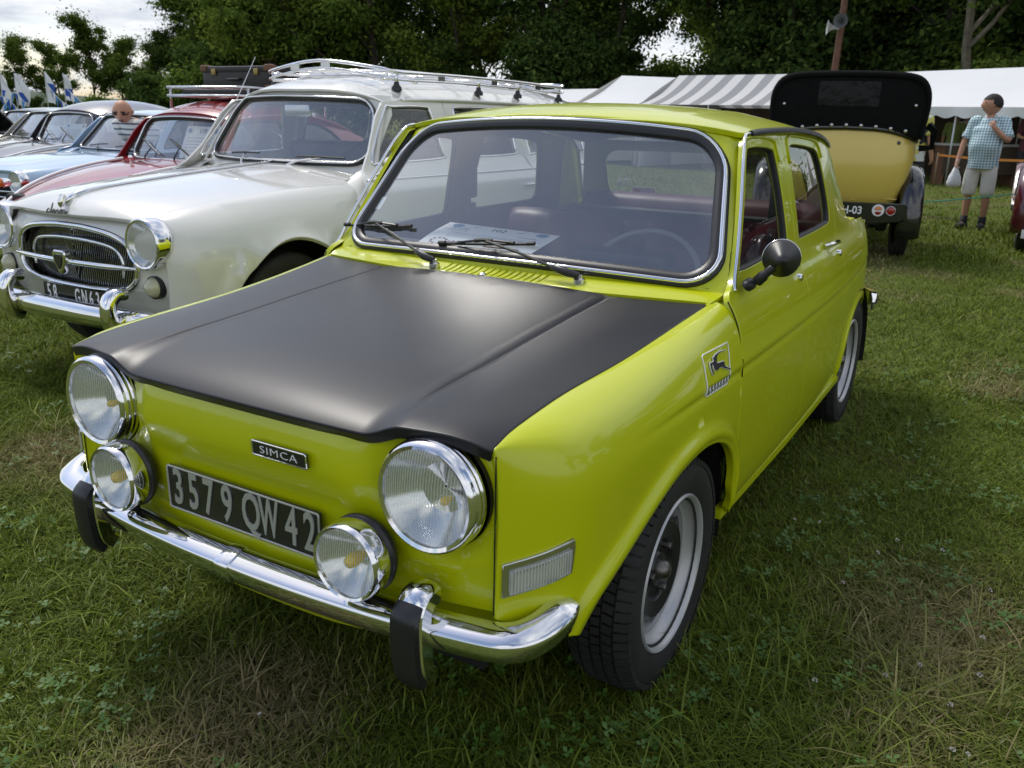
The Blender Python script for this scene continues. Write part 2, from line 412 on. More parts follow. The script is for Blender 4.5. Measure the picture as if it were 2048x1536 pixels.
# ------------------------------------------------------------------ shared car parts
def torus_vf(R0, r, axis='X', n=32, m=8, c=(0, 0, 0)):
    return lathe([(R0+r*math.cos(2*math.pi*i/m), r*math.sin(2*math.pi*i/m)) for i in range(m)]+[(R0+r, 0)], n, axis, c)
def tyre_vf(Ro, Rr, w, n=64, blocks=True):
    """tyre about the X axis, outer side +x: carcass with grooves, plus shoulder and rib blocks"""
    h = w/2; t = Ro-.009 if blocks else Ro
    prof = [(Rr-.012, -h*.72), (Rr+.004, -h*.84), (Rr+(t-Rr)*.45, -h*1.0), (t-.022, -h*.97), (t-.006, -h*.86), (t, -h*.70)]
    for a, b in ((-.42, -.36), (-.06, 0.06), (.36, .42)) if not blocks else (): prof += [(t, h*a), (t-.006, h*a+.001), (t-.006, h*b-.001), (t, h*b)]
    prof += [(t, h*.70), (t-.006, h*.86), (t-.022, h*.97), (Rr+(t-Rr)*.45, h*1.0), (Rr+.02, h*.93), (Rr+.012, h*.90), (Rr+.004, h*.84), (Rr-.012, h*.72)]
    mb = MB(); mb.add(lathe(prof, n, 'X'))
    if blocks:
        for k in range(72):
            a = 2*math.pi*k/72
            for x0, x1, sl, j in ((-.97, -.58, 0, 0), (-.50, -.20, .3, .5), (-.13, .13, -.3, 0), (.20, .50, .3, .5), (.58, .97, 0, 0)):
                aa = a+j*2*math.pi/72; da = .033; v = []
                for (x, s) in ((x0, -1), (x1, -1), (x1, 1), (x0, 1)):
                    ang = aa+s*da+sl*(x-(x0+x1)/2)*.12
                    edge = .012 if abs(x) > .9 else 0
                    for r_ in (t-.004-edge, Ro-edge*1.15): v.append((h*x, r_*math.cos(ang), r_*math.sin(ang)))
                mb.add((v, [(1, 3, 5, 7), (0, 1, 7, 6), (2, 3, 1, 0), (4, 5, 3, 2), (6, 7, 5, 4)]))
    return mb
def lamp(parent, c, Rr, name='headlight', ring_d=.05, lens='lamp_glass', bulb=True, body='chrome', bulge=.018, bulb_c=(0, .018, 0), ring_w=.014, back=None, aim=0.0, ribs=0, bulb_s=.9):
    """round lamp facing -Y: housing ring > reflector, lens, bulb"""
    M = T_(*c) @ Rz(aim)
    mb = MB(); rw = ring_w
    pr = [(Rr-rw, .004), (Rr-rw, -.003), (Rr-rw*.5, -.006), (Rr-.002, -.002), (Rr, .006)]
    if ribs:
        for i in range(ribs): y0 = .006+(ring_d-.006)*(i+.3)/(ribs+.3); pr += [(Rr+.001, y0), (Rr-.003, y0+.004), (Rr+.001, y0+.008)]
        pr += [(Rr+.001, ring_d)]
    else: pr += [(Rr+.001, ring_d*.6), (Rr-.004, ring_d)]
    pr += [(Rr*.8, ring_d+.012), (.004, ring_d+.03)]
    mb.add(lathe(pr, 48, 'Y'), 0, M)
    o = mb.build(name, [body], parent, 50)
    bowl = [(.003, .062*Rr/.1)]+[(Rr*.93*s, .066*Rr/.1*(1-s*s)+.004) for s in (.2, .4, .6, .8, .93, 1.0)]
    mk('reflector', *xf(lathe(bowl, 40, 'Y'), M), 'reflector', o, 180)
    dome = [(Rr-rw*.8, .0)]+[((Rr-rw*.8)*s, -bulge*(1-s*s)) for s in (.95, .8, .6, .4, .2, .02)]
    mk('lens', *xf(lathe(dome, 40, 'Y'), M), lens, o, 180)
    if bulb:
        bc = bulb_c; mk('bulb', *xf(lathe([(r_*bulb_s, h_*bulb_s) for r_, h_ in ((.001, -.022), (.011, -.018), (.016, -.004), (.014, .012), (.008, .03))], 16, 'Y', bc), M), 'yellow_bulb', o, 180)
    return o
def chrome_strip(name, parent, path, w=.006, h=.005, m='chrome', up=(0, 0, 1)):
    return mk(name, *sweep(path, [(-w/2, -h), (-w/2, 0), (-w/4, h*.8), (w/4, h*.8), (w/2, 0), (w/2, -h)], up=up), m, parent, 60)

# ------------------------------------------------------------------ the lime car
car = empty('saloon_car', (0, 0, 0))
tag(car, 'lime green boxy saloon car with matt black bonnet and four round front lamps', 'car')
plan = pchip([-.625, -.60, -.565, -.53, -.49, -.44, -.35, -.2, 0, .3, .8, 1.3, 1.7, 2.0, 2.3, 2.55, 2.75, 2.9],
             [.575, .600, .634, .661, .682, .695, .704, .709, .714, .719, .721, .717, .704, .688, .668, .640, .605, .56])
xe_f = pchip([-.63, -.61, -.545, -.41, -.136, .30, .36], [.578, .580, .577, .577, .592, .626, .636])
ze_f = pchip([-.63, -.61, -.545, -.41, -.136, .30, .36], [.752, .757, .772, .786, .803, .853, .862])
FARCH = [(.335, .20), (.338, .36), (.318, .45), (.262, .515), (.18, .555), (.09, .574), (0, .574), (-.10, .560), (-.20, .530), (-.30, .492), (-.38, .458), (-.445, .42), (-.485, .36), (-.50, .27)]
RARCH = [(2.60, .20), (2.59, .33), (2.55, .43), (2.47, .50), (2.36, .545), (2.22, .555), (2.08, .535), (1.98, .49), (1.91, .42), (1.875, .33), (1.86, .20)]
def off_curve(P, ds):
    out = []
    for i in range(len(P)):
        t = P[min(i+1, len(P)-1)]-P[max(i-1, 0)]; n = np.array([t[1], -t[0]])/max(1e-9, np.hypot(*t)); c = P.mean(0)
        n = n if (P[i]+n-c)@(P[i]+n-c) > (P[i]-n-c)@(P[i]-n-c) else -n
        out += [tuple(P[i]+n*d) for d in ds]
    return out
FA = np.array(smooth_poly(FARCH, 5, False)); RA = np.array(smooth_poly(RARCH, 5, False))
def dpoly(poly, y, z):
    d = np.full(np.shape(y), 9.0)
    for a, b in zip(poly[:-1], poly[1:]):
        ab = b-a; t = np.clip(((y-a[0])*ab[0]+(z-a[1])*ab[1])/(ab@ab), 0, 1); d = np.minimum(d, np.hypot(y-a[0]-t*ab[0], z-a[1]-t*ab[1]))
    return d
low_off = pchip([.15, .22, .28, .34, .45, .60, .69], [-.06, -.045, -.024, -.008, 0, .001, 0])
door_off = pchip([.15, .22, .28, .34, .45, .60, .69, .74, .79, .83, .86, .885, .90, .93, 1.24, 1.30], [-.06, -.045, -.024, -.008, 0, .001, -.002, -.007, -.017, -.033, -.050, -.061, -.066, -.071, -.146, -.165])
def crease(y, z): return -.0045*np.exp(-((z-.690)/.008)**2)*sstep(-.36, .1, y)+.002*np.exp(-((z-.710)/.014)**2)*sstep(-.36, .1, y)
CRZ = (.670, .678, .684, .690, .696, .702, .710, .722)
def flare(y, z): 
    d1, d2 = dpoly(FA, y, z), dpoly(RA, y, z)
    return .017/(1+np.exp(np.clip((d1-.036)/.005, -40, 40)))-.006*np.exp(-(d1/.010)**2)+.011/(1+np.exp(np.clip((d2-.034)/.0045, -40, 40)))-.005*np.exp(-(d2/.010)**2)
def S_side(y, z):
    x = plan(y)+door_off(z)+crease(y, z)+flare(y, z)
    x = x-np.where(z > .9, (np.clip(y-1.55, 0, 9)**2)*.16*np.clip((z-.9)/.3, 0, 1), 0)
    return x, y, z
def S_fender(y, s):
    zs = .63; P = plan(y); xe = xe_f(y); ze = ze_f(y); thm = math.pi/2*.94
    th = np.clip((s-zs)/(ze-zs), 0, 1.02)*thm
    q_ = .88; zu = zs+(ze-zs)*np.abs(np.sin(th)/math.sin(thm))**q_; xu = xe+(P-xe)*np.clip((np.cos(th)-math.cos(thm))/(1-math.cos(thm)), 0, 1)**q_
    lo = s <= zs; x = np.where(lo, P+low_off(s), xu); z = np.where(lo, s, zu)
    return x+crease(y, z)+flare(y, z), y, z
G = .0032  # half shut line
def both(name, m, parent, outline, holes, fn, ref=(1, 0, 0), right=True, **k):
    vf = panel_vf(outline, holes, fn, ref=ref, **k); a = mk(name, *vf, m, parent, 180)
    b = mk(name, *mirror(vf), m, parent, 180) if right else None
    return a, b
# front wings
ft = [(-.608, ze_f(-.608)-G)]
fend_out = [(-.608, .435)]+[(-.56, .41), (-.50, .375)]
arch_part = [(p[0], p[1]) for p in FA[::-1] if p[1] > .37]
fend_out = [(-.608, .44), (-.55, .405)]+arch_part[0:]+[(.338, .30), (.362, .292)]
gap_d = [(.362, .292), (.352, .45), (.343, .60), (.338, .72), (.337, .79), (.335, .835), (.333, .860)]
fend_out = [(-.608, .44), (-.55, .40)]+[p for p in arch_part]+[(y-G, z) for y, z in gap_d]
fend_out += [(y, float(ze_f(y))-.002) for y in np.linspace(.30, -.605, 24)]
fl, fr = both('front_wing', 'lime', car, fend_out, [], S_fender, extra=[(y_, .63+(float(ze_f(y_))-.63)*math.asin(min(1, ((z_-.63)/(float(ze_f(y_))-.63))**(1/.88)*math.sin(math.pi/2*.94)))/(math.pi/2*.94)) for y_ in np.arange(-.40, .33, .017) for z_ in CRZ]+[q for q in off_curve(np.array([tuple(v) for v in dens(FARCH, .017)][:-25]) if False else np.array(smooth_poly(FARCH, 9, False)), (.006, .014, .022, .029, .033, .037, .041, .046, .054)) if q[1] < .575 or True], step=.017, flange=.022, rnd=.006)
# doors
fwin = smooth_poly([(.458, .932), (.478, .915), (.60, .915), (.90, .926), (.945, .936), (.952, .97), (.944, 1.10), (.928, 1.19), (.905, 1.213), (.80, 1.222), (.68, 1.221), (.642, 1.206), (.580, 1.115)], 4)
rwin = smooth_poly([(1.088, .96), (1.098, .936), (1.20, .934), (1.55, .940), (1.60, .952), (1.612, .99), (1.585, 1.08), (1.545, 1.165), (1.50, 1.198), (1.40, 1.212), (1.18, 1.224), (1.11, 1.217), (1.092, 1.19)], 4)
fdoor = [(y+G, z) for y, z in gap_d]+[(.352, .876), (.395, .893), (.428, .925), (.50, 1.030), (.60, 1.18), (.645, 1.238), (.70, 1.249), (.85, 1.256), (1.02-G, 1.257), (1.03-G, 1.10), (1.04-G, .90), (1.06-G, .70), (1.10-G, .292)]
rdoor = [(1.02+G, 1.257), (1.25, 1.254), (1.50, 1.240), (1.60, 1.222), (1.64, 1.19), (1.685, 1.06), (1.71, .94), (1.705, .87), (1.715, .78), (1.745, .66), (1.78, .55), (1.815, .42), (1.835, .292), (1.10+G, .292), (1.06+G, .70), (1.04+G, .90), (1.03+G, 1.10)]
dpanels = []
for nm, out_, win in (('front_door', fdoor, fwin), ('rear_door', rdoor, rwin)):
    a, b = both(nm, 'lime', car, out_, [win], S_side, extra=[(y_, z_) for y_ in np.arange(.35, 1.75, .026) for z_ in CRZ], step=.026, flange=.016); dpanels.append((a, b, win))
    for s, o in ((1, a), (-1, b)):
        W = [Vector((s*float(S_side(np.array(p[0]), np.array(p[1]))[0])-s*.012, p[0], p[1])) for p in win]
        mk('window_seal', *tube(W, .010, 6, True), 'rubber', o, 180)
        gv, gf = panel_vf(win, [], lambda y, z: (S_side(y, z)[0]-.014, y, z), step=.06, flange=0, ref=(1, 0, 0))
        mk('window_glass', *((gv, gf) if s > 0 else mirror((gv, gf))), 'side_glass', o, 180)
        # pressed moulding above the window
        tp = [p for p in spline([(q[0], q[1], 0) for q in win], 1, True)]
        c = np.mean(np.array(win), 0)
        M2 = [Vector((s*(float(S_side(np.array(q[0]), np.array(q[1]))[0])+.001), q[0], q[1])) for q in [(p[0]+(.022 if p[0] > c[0] else -.022)*.6, p[1]+.024) for p in win if p[1] > 1.13]]
        if len(M2) > 3: mk('window_frame_moulding', *tube(M2, .0045, 6), 'lime', o, 180)
# door furniture (left side shows; both sides built)
def handle(o, s, y, z):
    x = float(S_side(np.array(y), np.array(z))[0])
    M = T_(s*(x+.012), y, z) @ (Rz(0) if s > 0 else Matrix.Scale(-1, 4, (1, 0, 0)))
    h = MB(); h.add(sweep(spline([(-.005, -.075, .004), (.012, -.05, .010), (.016, 0, .012), (.014, .055, .010), (.004, .075, .004)], 4), [(-.009, -.005), (-.009, .003), (0, .007), (.009, .003), (.009, -.005)], up=(0, 0, 1)), 0, M)
    ho = h.build('handle', ['chrome'], o)
    k = MB(); k.add(lathe([(.001, .030), (.011, .030), (.0125, .026), (.0125, .012), (.009, .010), (.009, -.012)], 20, 'X'), 0, T_(s*(x+.002), y+.115, z-.040) @ (Rz(0) if s > 0 else Rz(math.pi)))
    k.build('handle_button', ['chrome'], o)
for (a, b, w), y in zip(dpanels, (.86, 1.50)):
    handle(a, 1, y, .872); handle(b, -1, y, .872)
# dark shut lines down in the gaps
def shut(pts, fn, parent, sink=.0045, r=.0017):
    for s in (1, -1):
        P = [Vector((s*(float(fn(np.array(y), np.array(z))[0])-sink), y, float(fn(np.array(y), np.array(z))[2]))) for y, z in pts]
        mk('shut_line', *tube(P, r, 5), 'dark', parent, 180)
shut([tuple(q[:2]) for q in spline([(y, z, 0) for y, z in gap_d], 4)], S_side, car)
shut([tuple(q[:2]) for q in spline([(y, z, 0) for y, z in ((1.02, 1.25), (1.03, 1.10), (1.04, .90), (1.06, .70), (1.10, .295))], 5)], S_side, car)
shut([tuple(q[:2]) for q in spline([(y+G, z, 0) for y, z in ((1.71, .94), (1.705, .87), (1.715, .78), (1.745, .66), (1.78, .55), (1.815, .42), (1.835, .295))], 4)], S_side, car)
for s in (1, -1):
    mk('shut_line', *tube([(s*(float(xe_f(y))-.001), y, float(ze_f(y))-.0055) for y in np.linspace(-.60, .30, 30)], .0030, 5), 'dark', car, 180)
    mk('shut_line', *tube([(s*.5835, -.6085, z) for z in np.linspace(.445, .745, 12)], .0013, 5), 'dark', car, 180)
# rear quarters
rq = [(1.64, 1.19), (1.60, 1.222), (1.60, 1.238), (1.72, 1.226), (1.80, 1.205), (1.88, 1.15), (1.99, 1.00), (2.05, .918), (2.2, .895), (2.5, .878), (2.75, .86), (2.86, .84), (2.88, .70), (2.87, .50), (2.84, .33), (2.62, .31)]+[tuple(p) for p in RA if p[1] > .31]+[(1.838+G, .292), (1.815+G*2, .42), (1.78+G*2, .55), (1.745+G*2, .66), (1.715+G*2, .78), (1.705+G*2, .87), (1.71+G*2, .94), (1.685+G*2, 1.06)]
both('rear_quarter', 'lime', car, rq, [], S_side, extra=[(y_, z_) for y_ in np.arange(1.72, 2.85, .03) for z_ in CRZ]+off_curve(np.array(smooth_poly(RARCH, 9, False)), (.006, .014, .022, .028, .032, .036, .041, .048)), step=.03, flange=.012)
# engine lid, rear panel, deck vents
def S_deck(x, y):
    e = float(0)+plan(y)-.062; z = .882+(.855-.882)*(y-2.05)/.8+.016*(1-(x/np.maximum(.3, e))**2)-.05*sstep(2.72, 2.9, y)
    return x, y, z
dk = [(-.585, 2.06), (.585, 2.06), (.565, 2.4), (.53, 2.7), (.48, 2.86), (0, 2.895), (-.48, 2.86), (-.53, 2.7), (-.565, 2.4)]
panel('engine_lid', 'lime', car, dk, [], S_deck, step=.06, ref=(0, 0, 1))
def S_back(x, z): return x, 2.885-.03*(x/.55)**2+.02*np.cos((z-.55)*6)*1.0-.02, z
panel('rear_panel', 'lime', car, [(-.56, .32), (.56, .32), (.56, .84), (-.56, .84)], [], S_back, step=.06, ref=(0, 1, 0))
rb = spline([(.675, 2.66, .45), (.665, 2.76, .45), (.62, 2.90, .45), (.50, 2.965, .45), (0, 2.99, .45), (-.50, 2.965, .45), (-.62, 2.90, .45), (-.665, 2.76, .45), (-.675, 2.66, .45)], 6)
mk('rear_bumper', *sweep(rb, [(.012, -.045), (.03, -.02), (.032, .01), (.014, .04), (-.012, .042), (-.012, -.045)], scale=[max(.35, min(1, min(i, len(rb)-1-i)/8)) for i in range(len(rb))]), 'chrome', car)
for s in (1, -1):
    mk('tail_lamp', *xf(lathe([(.001, .02), (.04, .016), (.05, 0), (.05, -.02)], 20, 'Y'), T_(s*.47, 2.875, .66)), 'red_lens', car)
# nose
ny = pchip([.28, .40, .46, .52, .575, .60, .652, .70, .735, .76, .80], [-.565, -.585, -.622, -.630, -.634, -.642, -.655, -.648, -.632, -.618, -.60])
ny_flat = pchip([.28, .42, .55, .76, .80], [-.57, -.608, -.622, -.614, -.60])
def S_nose(x, z):
    w = 1-sstep(.27, .37, np.abs(x)); y = ny(z)*w+ny_flat(z)*(1-w)+.0*x+.035*(np.abs(x)/.58)**4*.6
    for s in (1, -1):
        r = np.hypot(x-s*.462, z-.652); y = y+.010*np.exp(-((r-.107)/.012)**2)-.004*np.exp(-((r-.14)/.014)**2)
    return x, y, z
hf_y = lambda x: -.652+.040*(np.abs(x)/.58)**2.2
zc_f = pchip([-.70, -.652, -.62, -.56, -.45, -.3, -.1, .1, .25, .34], [.700, .733, .752, .771, .790, .804, .822, .838, .850, .858])
zo_f = pchip([-.70, -.64, -.60, -.55, -.45, -.3, -.1, .1, .30, .36], [.740, .768, .779, .785, .793, .803, .820, .8365, .8515, .858])
def S_hood(x, y):
    a = np.abs(x); w = sstep(.315, .405, a)
    zc = zc_f(y)+.013*(1-(a/.36)**2); xe = xe_f(y); t = np.clip((a-.46)/np.maximum(.02, xe-.46), 0, 1.1)
    zo = zo_f(y)-(zo_f(y)-ze_f(y))*t**2.2
    gr = -.0030*np.exp(-((a-.372)/.0055)**2)*sstep(-.62, -.45, y)+.0012*np.exp(-((a-.352)/.010)**2)*sstep(-.60, -.40, y)*(1-sstep(.15, .3, y)*.4)
    return x, y, zc*(1-w)+zo*w+gr
xs = np.linspace(-.576, .576, 49)
hood_out = [(x, float(hf_y(x))) for x in xs]+[(float(xe_f(y))-G*1.4, y) for y in np.linspace(-.59, .30, 24)]+[(x, .252+.05*(abs(x)/.62)**2) for x in np.linspace(.612, -.612, 27)]+[(-float(xe_f(y))+G*1.4, y) for y in np.linspace(.30, -.59, 24)]
hood = panel('bonnet', 'satin_black', car, hood_out, [], S_hood, extra=[(s_*a_, y_) for s_ in (1, -1) for a_ in (.318, .332, .343, .352, .360, .3645, .368, .372, .376, .3795, .384, .392, .402) for y_ in np.arange(-.60, .26, .02)], step=.024, flange=.024, rnd=.0045, ref=(0, 0, 1))
nose_top = [(x, float(S_hood(np.array(x), np.array(float(hf_y(x))))[2])-.012) for x in np.linspace(.578, -.578, 41)]
holes = [[(s*.462+.1085*math.cos(t), .652+.1085*math.sin(t)) for t in np.linspace(0, 2*math.pi, 40)[:-1]] for s in (1, -1)]
nose_out = [(-.5785, .44), (-.45, .43), (0, .425), (.45, .43), (.5785, .44)]+nose_top
nose = panel('nose_panel', 'lime', car, nose_out, holes, S_nose, step=.022, flange=.012, ref=(0, -1, 0))
for s in (1, -1):
    mk('headlight_bucket', *xf(lathe([(.108, -.002), (.106, .05), (.05, .09), (.001, .09)], 32, 'Y'), T_(s*.462, -.60, .652)), 'rubber', car, 60)
    lamp(car, (s*.462, -.646, .652), .1045, 'headlight', .036, ribs=2, bulb_c=(.030, .022, -.004), bulb_s=.55, aim=-s*.0)
for s in (1, -1):
    fg = lamp(car, (s*.333, -.710, .517), .0755, 'spot_lamp', .046, 'lamp_glass_small', ring_w=.009, bulge=.010, bulb_c=(.008, .014, .004))
    mk('spot_lamp_shell', *xf(lathe([(.0725, .042), (.0765, .045), (.0765, .052), (.070, .064), (.045, .078), (.001, .083)], 40, 'Y'), T_(s*.333, -.710, .517)), 'gloss_rubber', fg, 60)
    mk('spot_lamp_bracket', *tube([(s*.333, -.66, .455), (s*.333, -.665, .415), (s*.333, -.685, .40)], .010, 8), 'dark', fg)
# lower valance with mesh
def S_val(x, z): return x, -.630+.10*(np.abs(x)/.6)**2.4-.012*np.cos((z-.36)*20)+.35*np.clip(.35-z, 0, 1), z
val_hole = [(-.30, .388), (.34, .388), (.345, .370), (.30, .338), (.12, .318), (-.12, .318), (-.28, .345)]
panel('front_valance', 'lime', car, [(-.56, .438), (.56, .438), (.55, .38), (.46, .325), (.20, .296), (-.20, .296), (-.46, .325), (-.55, .38)], [val_hole], S_val, step=.025, flange=.014, ref=(0, -1, 0))
mb = MB()
for k in range(-34, 40):
    for d in (1, -1):
        p = []
        for t in np.linspace(0, 1, 5):
            z = .318+.072*t; x = k*.02+d*.036*t
            p.append((x, float(S_val(np.array(x), np.array(z))[1])+.010, z))
        if -.30 < p[2][0] < .34: mb.add(tube(p, .0011, 4))
tag(mb.build('valance_mesh', ['lime'], car), kind='stuff')
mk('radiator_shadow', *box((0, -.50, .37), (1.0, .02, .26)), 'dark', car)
# bumper
bp = [(s_*x_, y_, z_) for s_, L_ in ((-1, 1), (1, -1)) for x_, y_, z_ in [(.684, -.495, .436), (.684, -.54, .428), (.671, -.590, .418), (.640, -.628, .410), (.58, -.647, .405), (.40, -.670, .400), (.20, -.685, .398)][::L_]]
bp.insert(7, (0, -.690, .398))
bprof = [(-.034, .036), (-.028, .041), (-.012, .041), (.016, .022), (.0205, .016), (.0215, .010), (.0215, .006), (.019, -.008), (.015, -.030), (.009, -.039), (-.004, -.041), (-.008, -.037), (.004, -.020), (.008, .0), (.002, .016), (-.012, .030), (-.034, .031)]
bprof = [(a_, b_*.74+.004) for a_, b_ in bprof]
bpath = spline(bp, 7)
sc = [1-.35*max(0, 1-min(i, len(bpath)-1-i)/7)**2 for i in range(len(bpath))]
bump = mk('front_bumper', *sweep(bpath, bprof, scale=sc), 'chrome', car, 35)
cl = [(p[0], p[1]) for p in bpath if -.03 < p[0] < .03]
mb = MB(); mb.add(sweep([(x, -.6915, .398) for x in (-.018, -.012, -.006, .014, .020)], [(a*1.06+.001, b*1.06) for a, b in bprof], scale=[1.0, 1.035, 1.04, 1.04, 1.0])); mb.build('bumper_joint', ['chrome'], bump, 35)
for s in (1, -1):
    x0 = s*.462; oy, oz = .046, -.018
    pth = spline([(x0, -.684, .488), (x0, -.708, .486), (x0, -.722, .472), (x0, -.728, .45), (x0, -.726, .39), (x0, -.718, .350), (x0, -.702, .332)], 5)
    pth = [Vector((p_[0], p_[1]+oy, p_[2]+oz)) for p_ in pth]
    mb = MB(); mb.add(tubebox(pth, .060, .046)); oo = mb.build('overrider', ['chrome'], bump, 40)
    pth2 = spline([(x0, -.732, .482), (x0, -.748, .468), (x0, -.753, .45), (x0, -.751, .39), (x0, -.744, .345), (x0, -.728, .322)], 5)
    pth2 = [Vector((p_[0], p_[1]+oy, p_[2]+oz)) for p_ in pth2]
    mb = MB(); mb.add(tubebox(pth2, .054, .022)); mb.build('overrider_rubber', ['gloss_rubber'], oo, 40)
# indicators
def S_ts(y, z): X = S_fender(y, z); return X[0]+.008, X[1], X[2]
ts_o = [(-.607, .484), (-.507, .512), (-.503, .562), (-.505, .575), (-.607, .546)]
a, b = both('indicator', 'dull_chrome', car, ts_o, [], S_ts, step=.012, flange=.012)
for o, s in ((a, 1), (b, -1)):
    vf = panel_vf([(-.600, .492), (-.514, .517), (-.513, .558), (-.600, .534)], [], lambda y, z: (S_ts(y, z)[0]+.006, y-.002, z), step=.01, flange=.006, ref=(1, 0, 0))
    mk('indicator_lens', *(vf if s > 0 else mirror(vf)), 'indicator_glass', o, 180)
    vf = panel_vf([(-.594, .498), (-.52, .520), (-.52, .552), (-.594, .528)], [], lambda y, z: (S_ts(y, z)[0]+.002, y, z), step=.012, flange=0, ref=(1, 0, 0))
    mk('indicator_reflector', *(vf if s > 0 else mirror(vf)), 'reflector', o, 180)
# number plate, badges
pl = MB(); pl.add(extrude(rrect(.438, .098, .004, 2), -.004, .004, .001)); po = pl.build('number_plate', ['plate_black'], car); po.location = (.001, -.650, .512)
bd = MB(); bd.add(sweep([(x, -.005, z) for x, z in rrect(.436, .096, .005, 3)], circ(.0022, 6), True, up=(0, 1, 0))); bo = bd.build('plate_border', ['plate_letter'], po)
for s_, x0 in (('3', -.185), ('5', -.137), ('7', -.090), ('9', -.035), ('Q', .035), ('W', .085), ('4', .146), ('2', .195)):
    v, f = text_vf(s_, .114, .0012, .0018, .58 if s_ != 'W' else .44); mk('plate_character', [(p[0]+x0, p[1]-.006, p[2]+.001) for p in v], f, 'plate_letter', po)
bg_ = MB(); bg_.add(extrude(rrect(.142, .030, .002, 2), -.004, .002, .001)); bo = bg_.build('maker_badge', ['plate_black'], car); bo.location = (.137, -.664, .668); bo.rotation_euler = (R(3), 0, 0)
mk('badge_rim', *sweep([(x, -.004, z) for x, z in rrect(.141, .029, .003, 3)], circ(.0018, 6), True, up=(0, 1, 0)), 'chrome', bo)
v, f = text_vf('SIMCA', .022, .0006, -.0003, 1.45, 1.12); mk('badge_lettering', [(p[0], p[1]-.0052, p[2]) for p in v], f, 'white', bo)
# cowl with louvres
def S_cowl(x, y):
    a = np.abs(x); t = (y-.255)/.12; return x, y, .851+.028*np.clip(t, 0, 1.2)+.012*sstep(.3, 1.0, t)*(1-(a/.63)**2)*1-.006*(a/.62)**4
cow = [(x, .258+.05*(abs(x)/.62)**2) for x in np.linspace(-.628, .628, 33)]+[(.640, .36), (.636, .41)]+[(x, .352+.05*(abs(x)/.62)**2) for x in np.linspace(.60, -.60, 25)]+[(-.636, .41), (-.640, .36)]
slots = []
for i in range(16):
    x0 = -.178+i*.0215; slots.append([(x0, .283), (x0+.008, .282), (x0+.022, .330), (x0+.021, .337), (x0+.014, .336)])
cowl = panel('scuttle_panel', 'lime', car, cow, slots, S_cowl, step=.014, flange=.010, rnd=.0012, ref=(0, 0, 1))
for s in (1, -1):
    mk('scuttle_corner', [(s*.585, .26, .838), (s*.640, .26, .828), (s*.668, .345, .842), (s*.660, .40, .872), (s*.625, .43, .888), (s*.585, .40, .872)], [(0, 1, 2, 5), (5, 2, 3, 4)], 'lime', car, 180)
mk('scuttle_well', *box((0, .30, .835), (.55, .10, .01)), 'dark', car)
mk('washer_nozzle', *xf(lathe([(.011, 0), (.011, .006), (.006, .011), (.001, .012)], 16, 'Z'), T_(-.02, .272, .856)), 'chrome', cowl)
# windscreen surround
def W_(a, v):
    u = a/.57; t = v/.43; b = np.abs(u)
    xb, xt = .623*u, .524*u; x = xb+(xt-xb)*t
    y = (.345+.035*b**2)*(1-t)+(.598+.056*b**2)*t; z = (.894-.011*b**2)*(1-t)+(1.277-.034*b**2)*t
    y = y+.5*np.clip(b-1.0, 0, 1)**1.3+.05*np.clip(t-1.0, 0, 1)**1.2; z = z+.06*np.clip(-t, 0, 1)*0
    return x, y, z
def wr(inset, r):
    o = []; w, h0, h1 = .57-inset, inset, .43-inset
    for (cx, cz, a0, rr) in ((w-r, h1-r, 0, r), (-w+r, h1-r, 1, r), (-w+r*.8, h0+r*.8, 2, r*.8), (w-r*.8, h0+r*.8, 3, r*.8)):
        for i in range(9): t = math.pi/2*(a0+i/8); o.append((cx+rr*math.cos(t), cz+rr*math.sin(t)))
    return o
sur = [(-.586, -.03), (.586, -.03), (.592, .10), (.600, .30), (.605, .40), (.60, .452), (.30, .452), (0, .452), (-.30, .452), (-.60, .452), (-.605, .40), (-.600, .30), (-.592, .10)]
panel('windscreen_surround', 'lime', car, sur, [wr(-.008, .12)], W_, step=.02, flange=.02, ref=(0, -1, .5))
def wpath(inset, r, lift):
    P = []
    for a, v in dens(wr(inset, r), .03):
        p = Vector([float(q) for q in W_(np.array(a), np.array(v))]); e = 1e-3
        n = (Vector([float(q) for q in W_(np.array(a+e), np.array(v))])-p).cross(Vector([float(q) for q in W_(np.array(a), np.array(v+e))])-p).normalized()
        if n.y > 0: n = -n
        P.append((p+n*lift, n))
    return P
def ring_strip(name, m, rings, parent):
    n = len(rings[0]); v = []; f = []
    for r_ in rings: v += [tuple(p[0]) for p in r_]
    for k in range(len(rings)-1):
        for i in range(n): j = (i+1) % n; f.append((k*n+i, k*n+j, (k+1)*n+j, (k+1)*n+i))
    return mk(name, v, f, m, parent, 180)
def wring(insets, r0):
    # same vertex count on every ring
    base = dens(wr(0, r0), .03); c = np.array([0, .215]); out = []
    for ins, lift in insets:
        q = wr(0, r0); P = []
        nb = len(base)
        for i in range(nb):
            a = base[i-1]; b = base[(i+1) % nb]; t = b-a; nn = np.array([-t[1], t[0]])/np.hypot(*t); s = base[i]+nn*ins
            p = Vector([float(k) for k in W_(np.array(s[0]), np.array(s[1]))]); e = 1e-3
            n = (Vector([float(k) for k in W_(np.array(s[0]+e), np.array(s[1]))])-p).cross(Vector([float(k) for k in W_(np.array(s[0]), np.array(s[1]+e))])-p).normalized()
            if n.y > 0: n = -n
            P.append((p+n*lift, n))
        out.append(P)
    return out
ring_strip('windscreen_seal', 'gloss_rubber', wring([(-.013, 0), (-.012, .007), (-.006, .011), (.008, .013), (.022, .011), (.027, .004), (.027, -.008)], .115), car)
ring_strip('windscreen_trim', 'chrome', wring([(-.0055, .0105), (-.004, .0145), (0, .016), (.003, .0145), (.0045, .012)], .115), car)
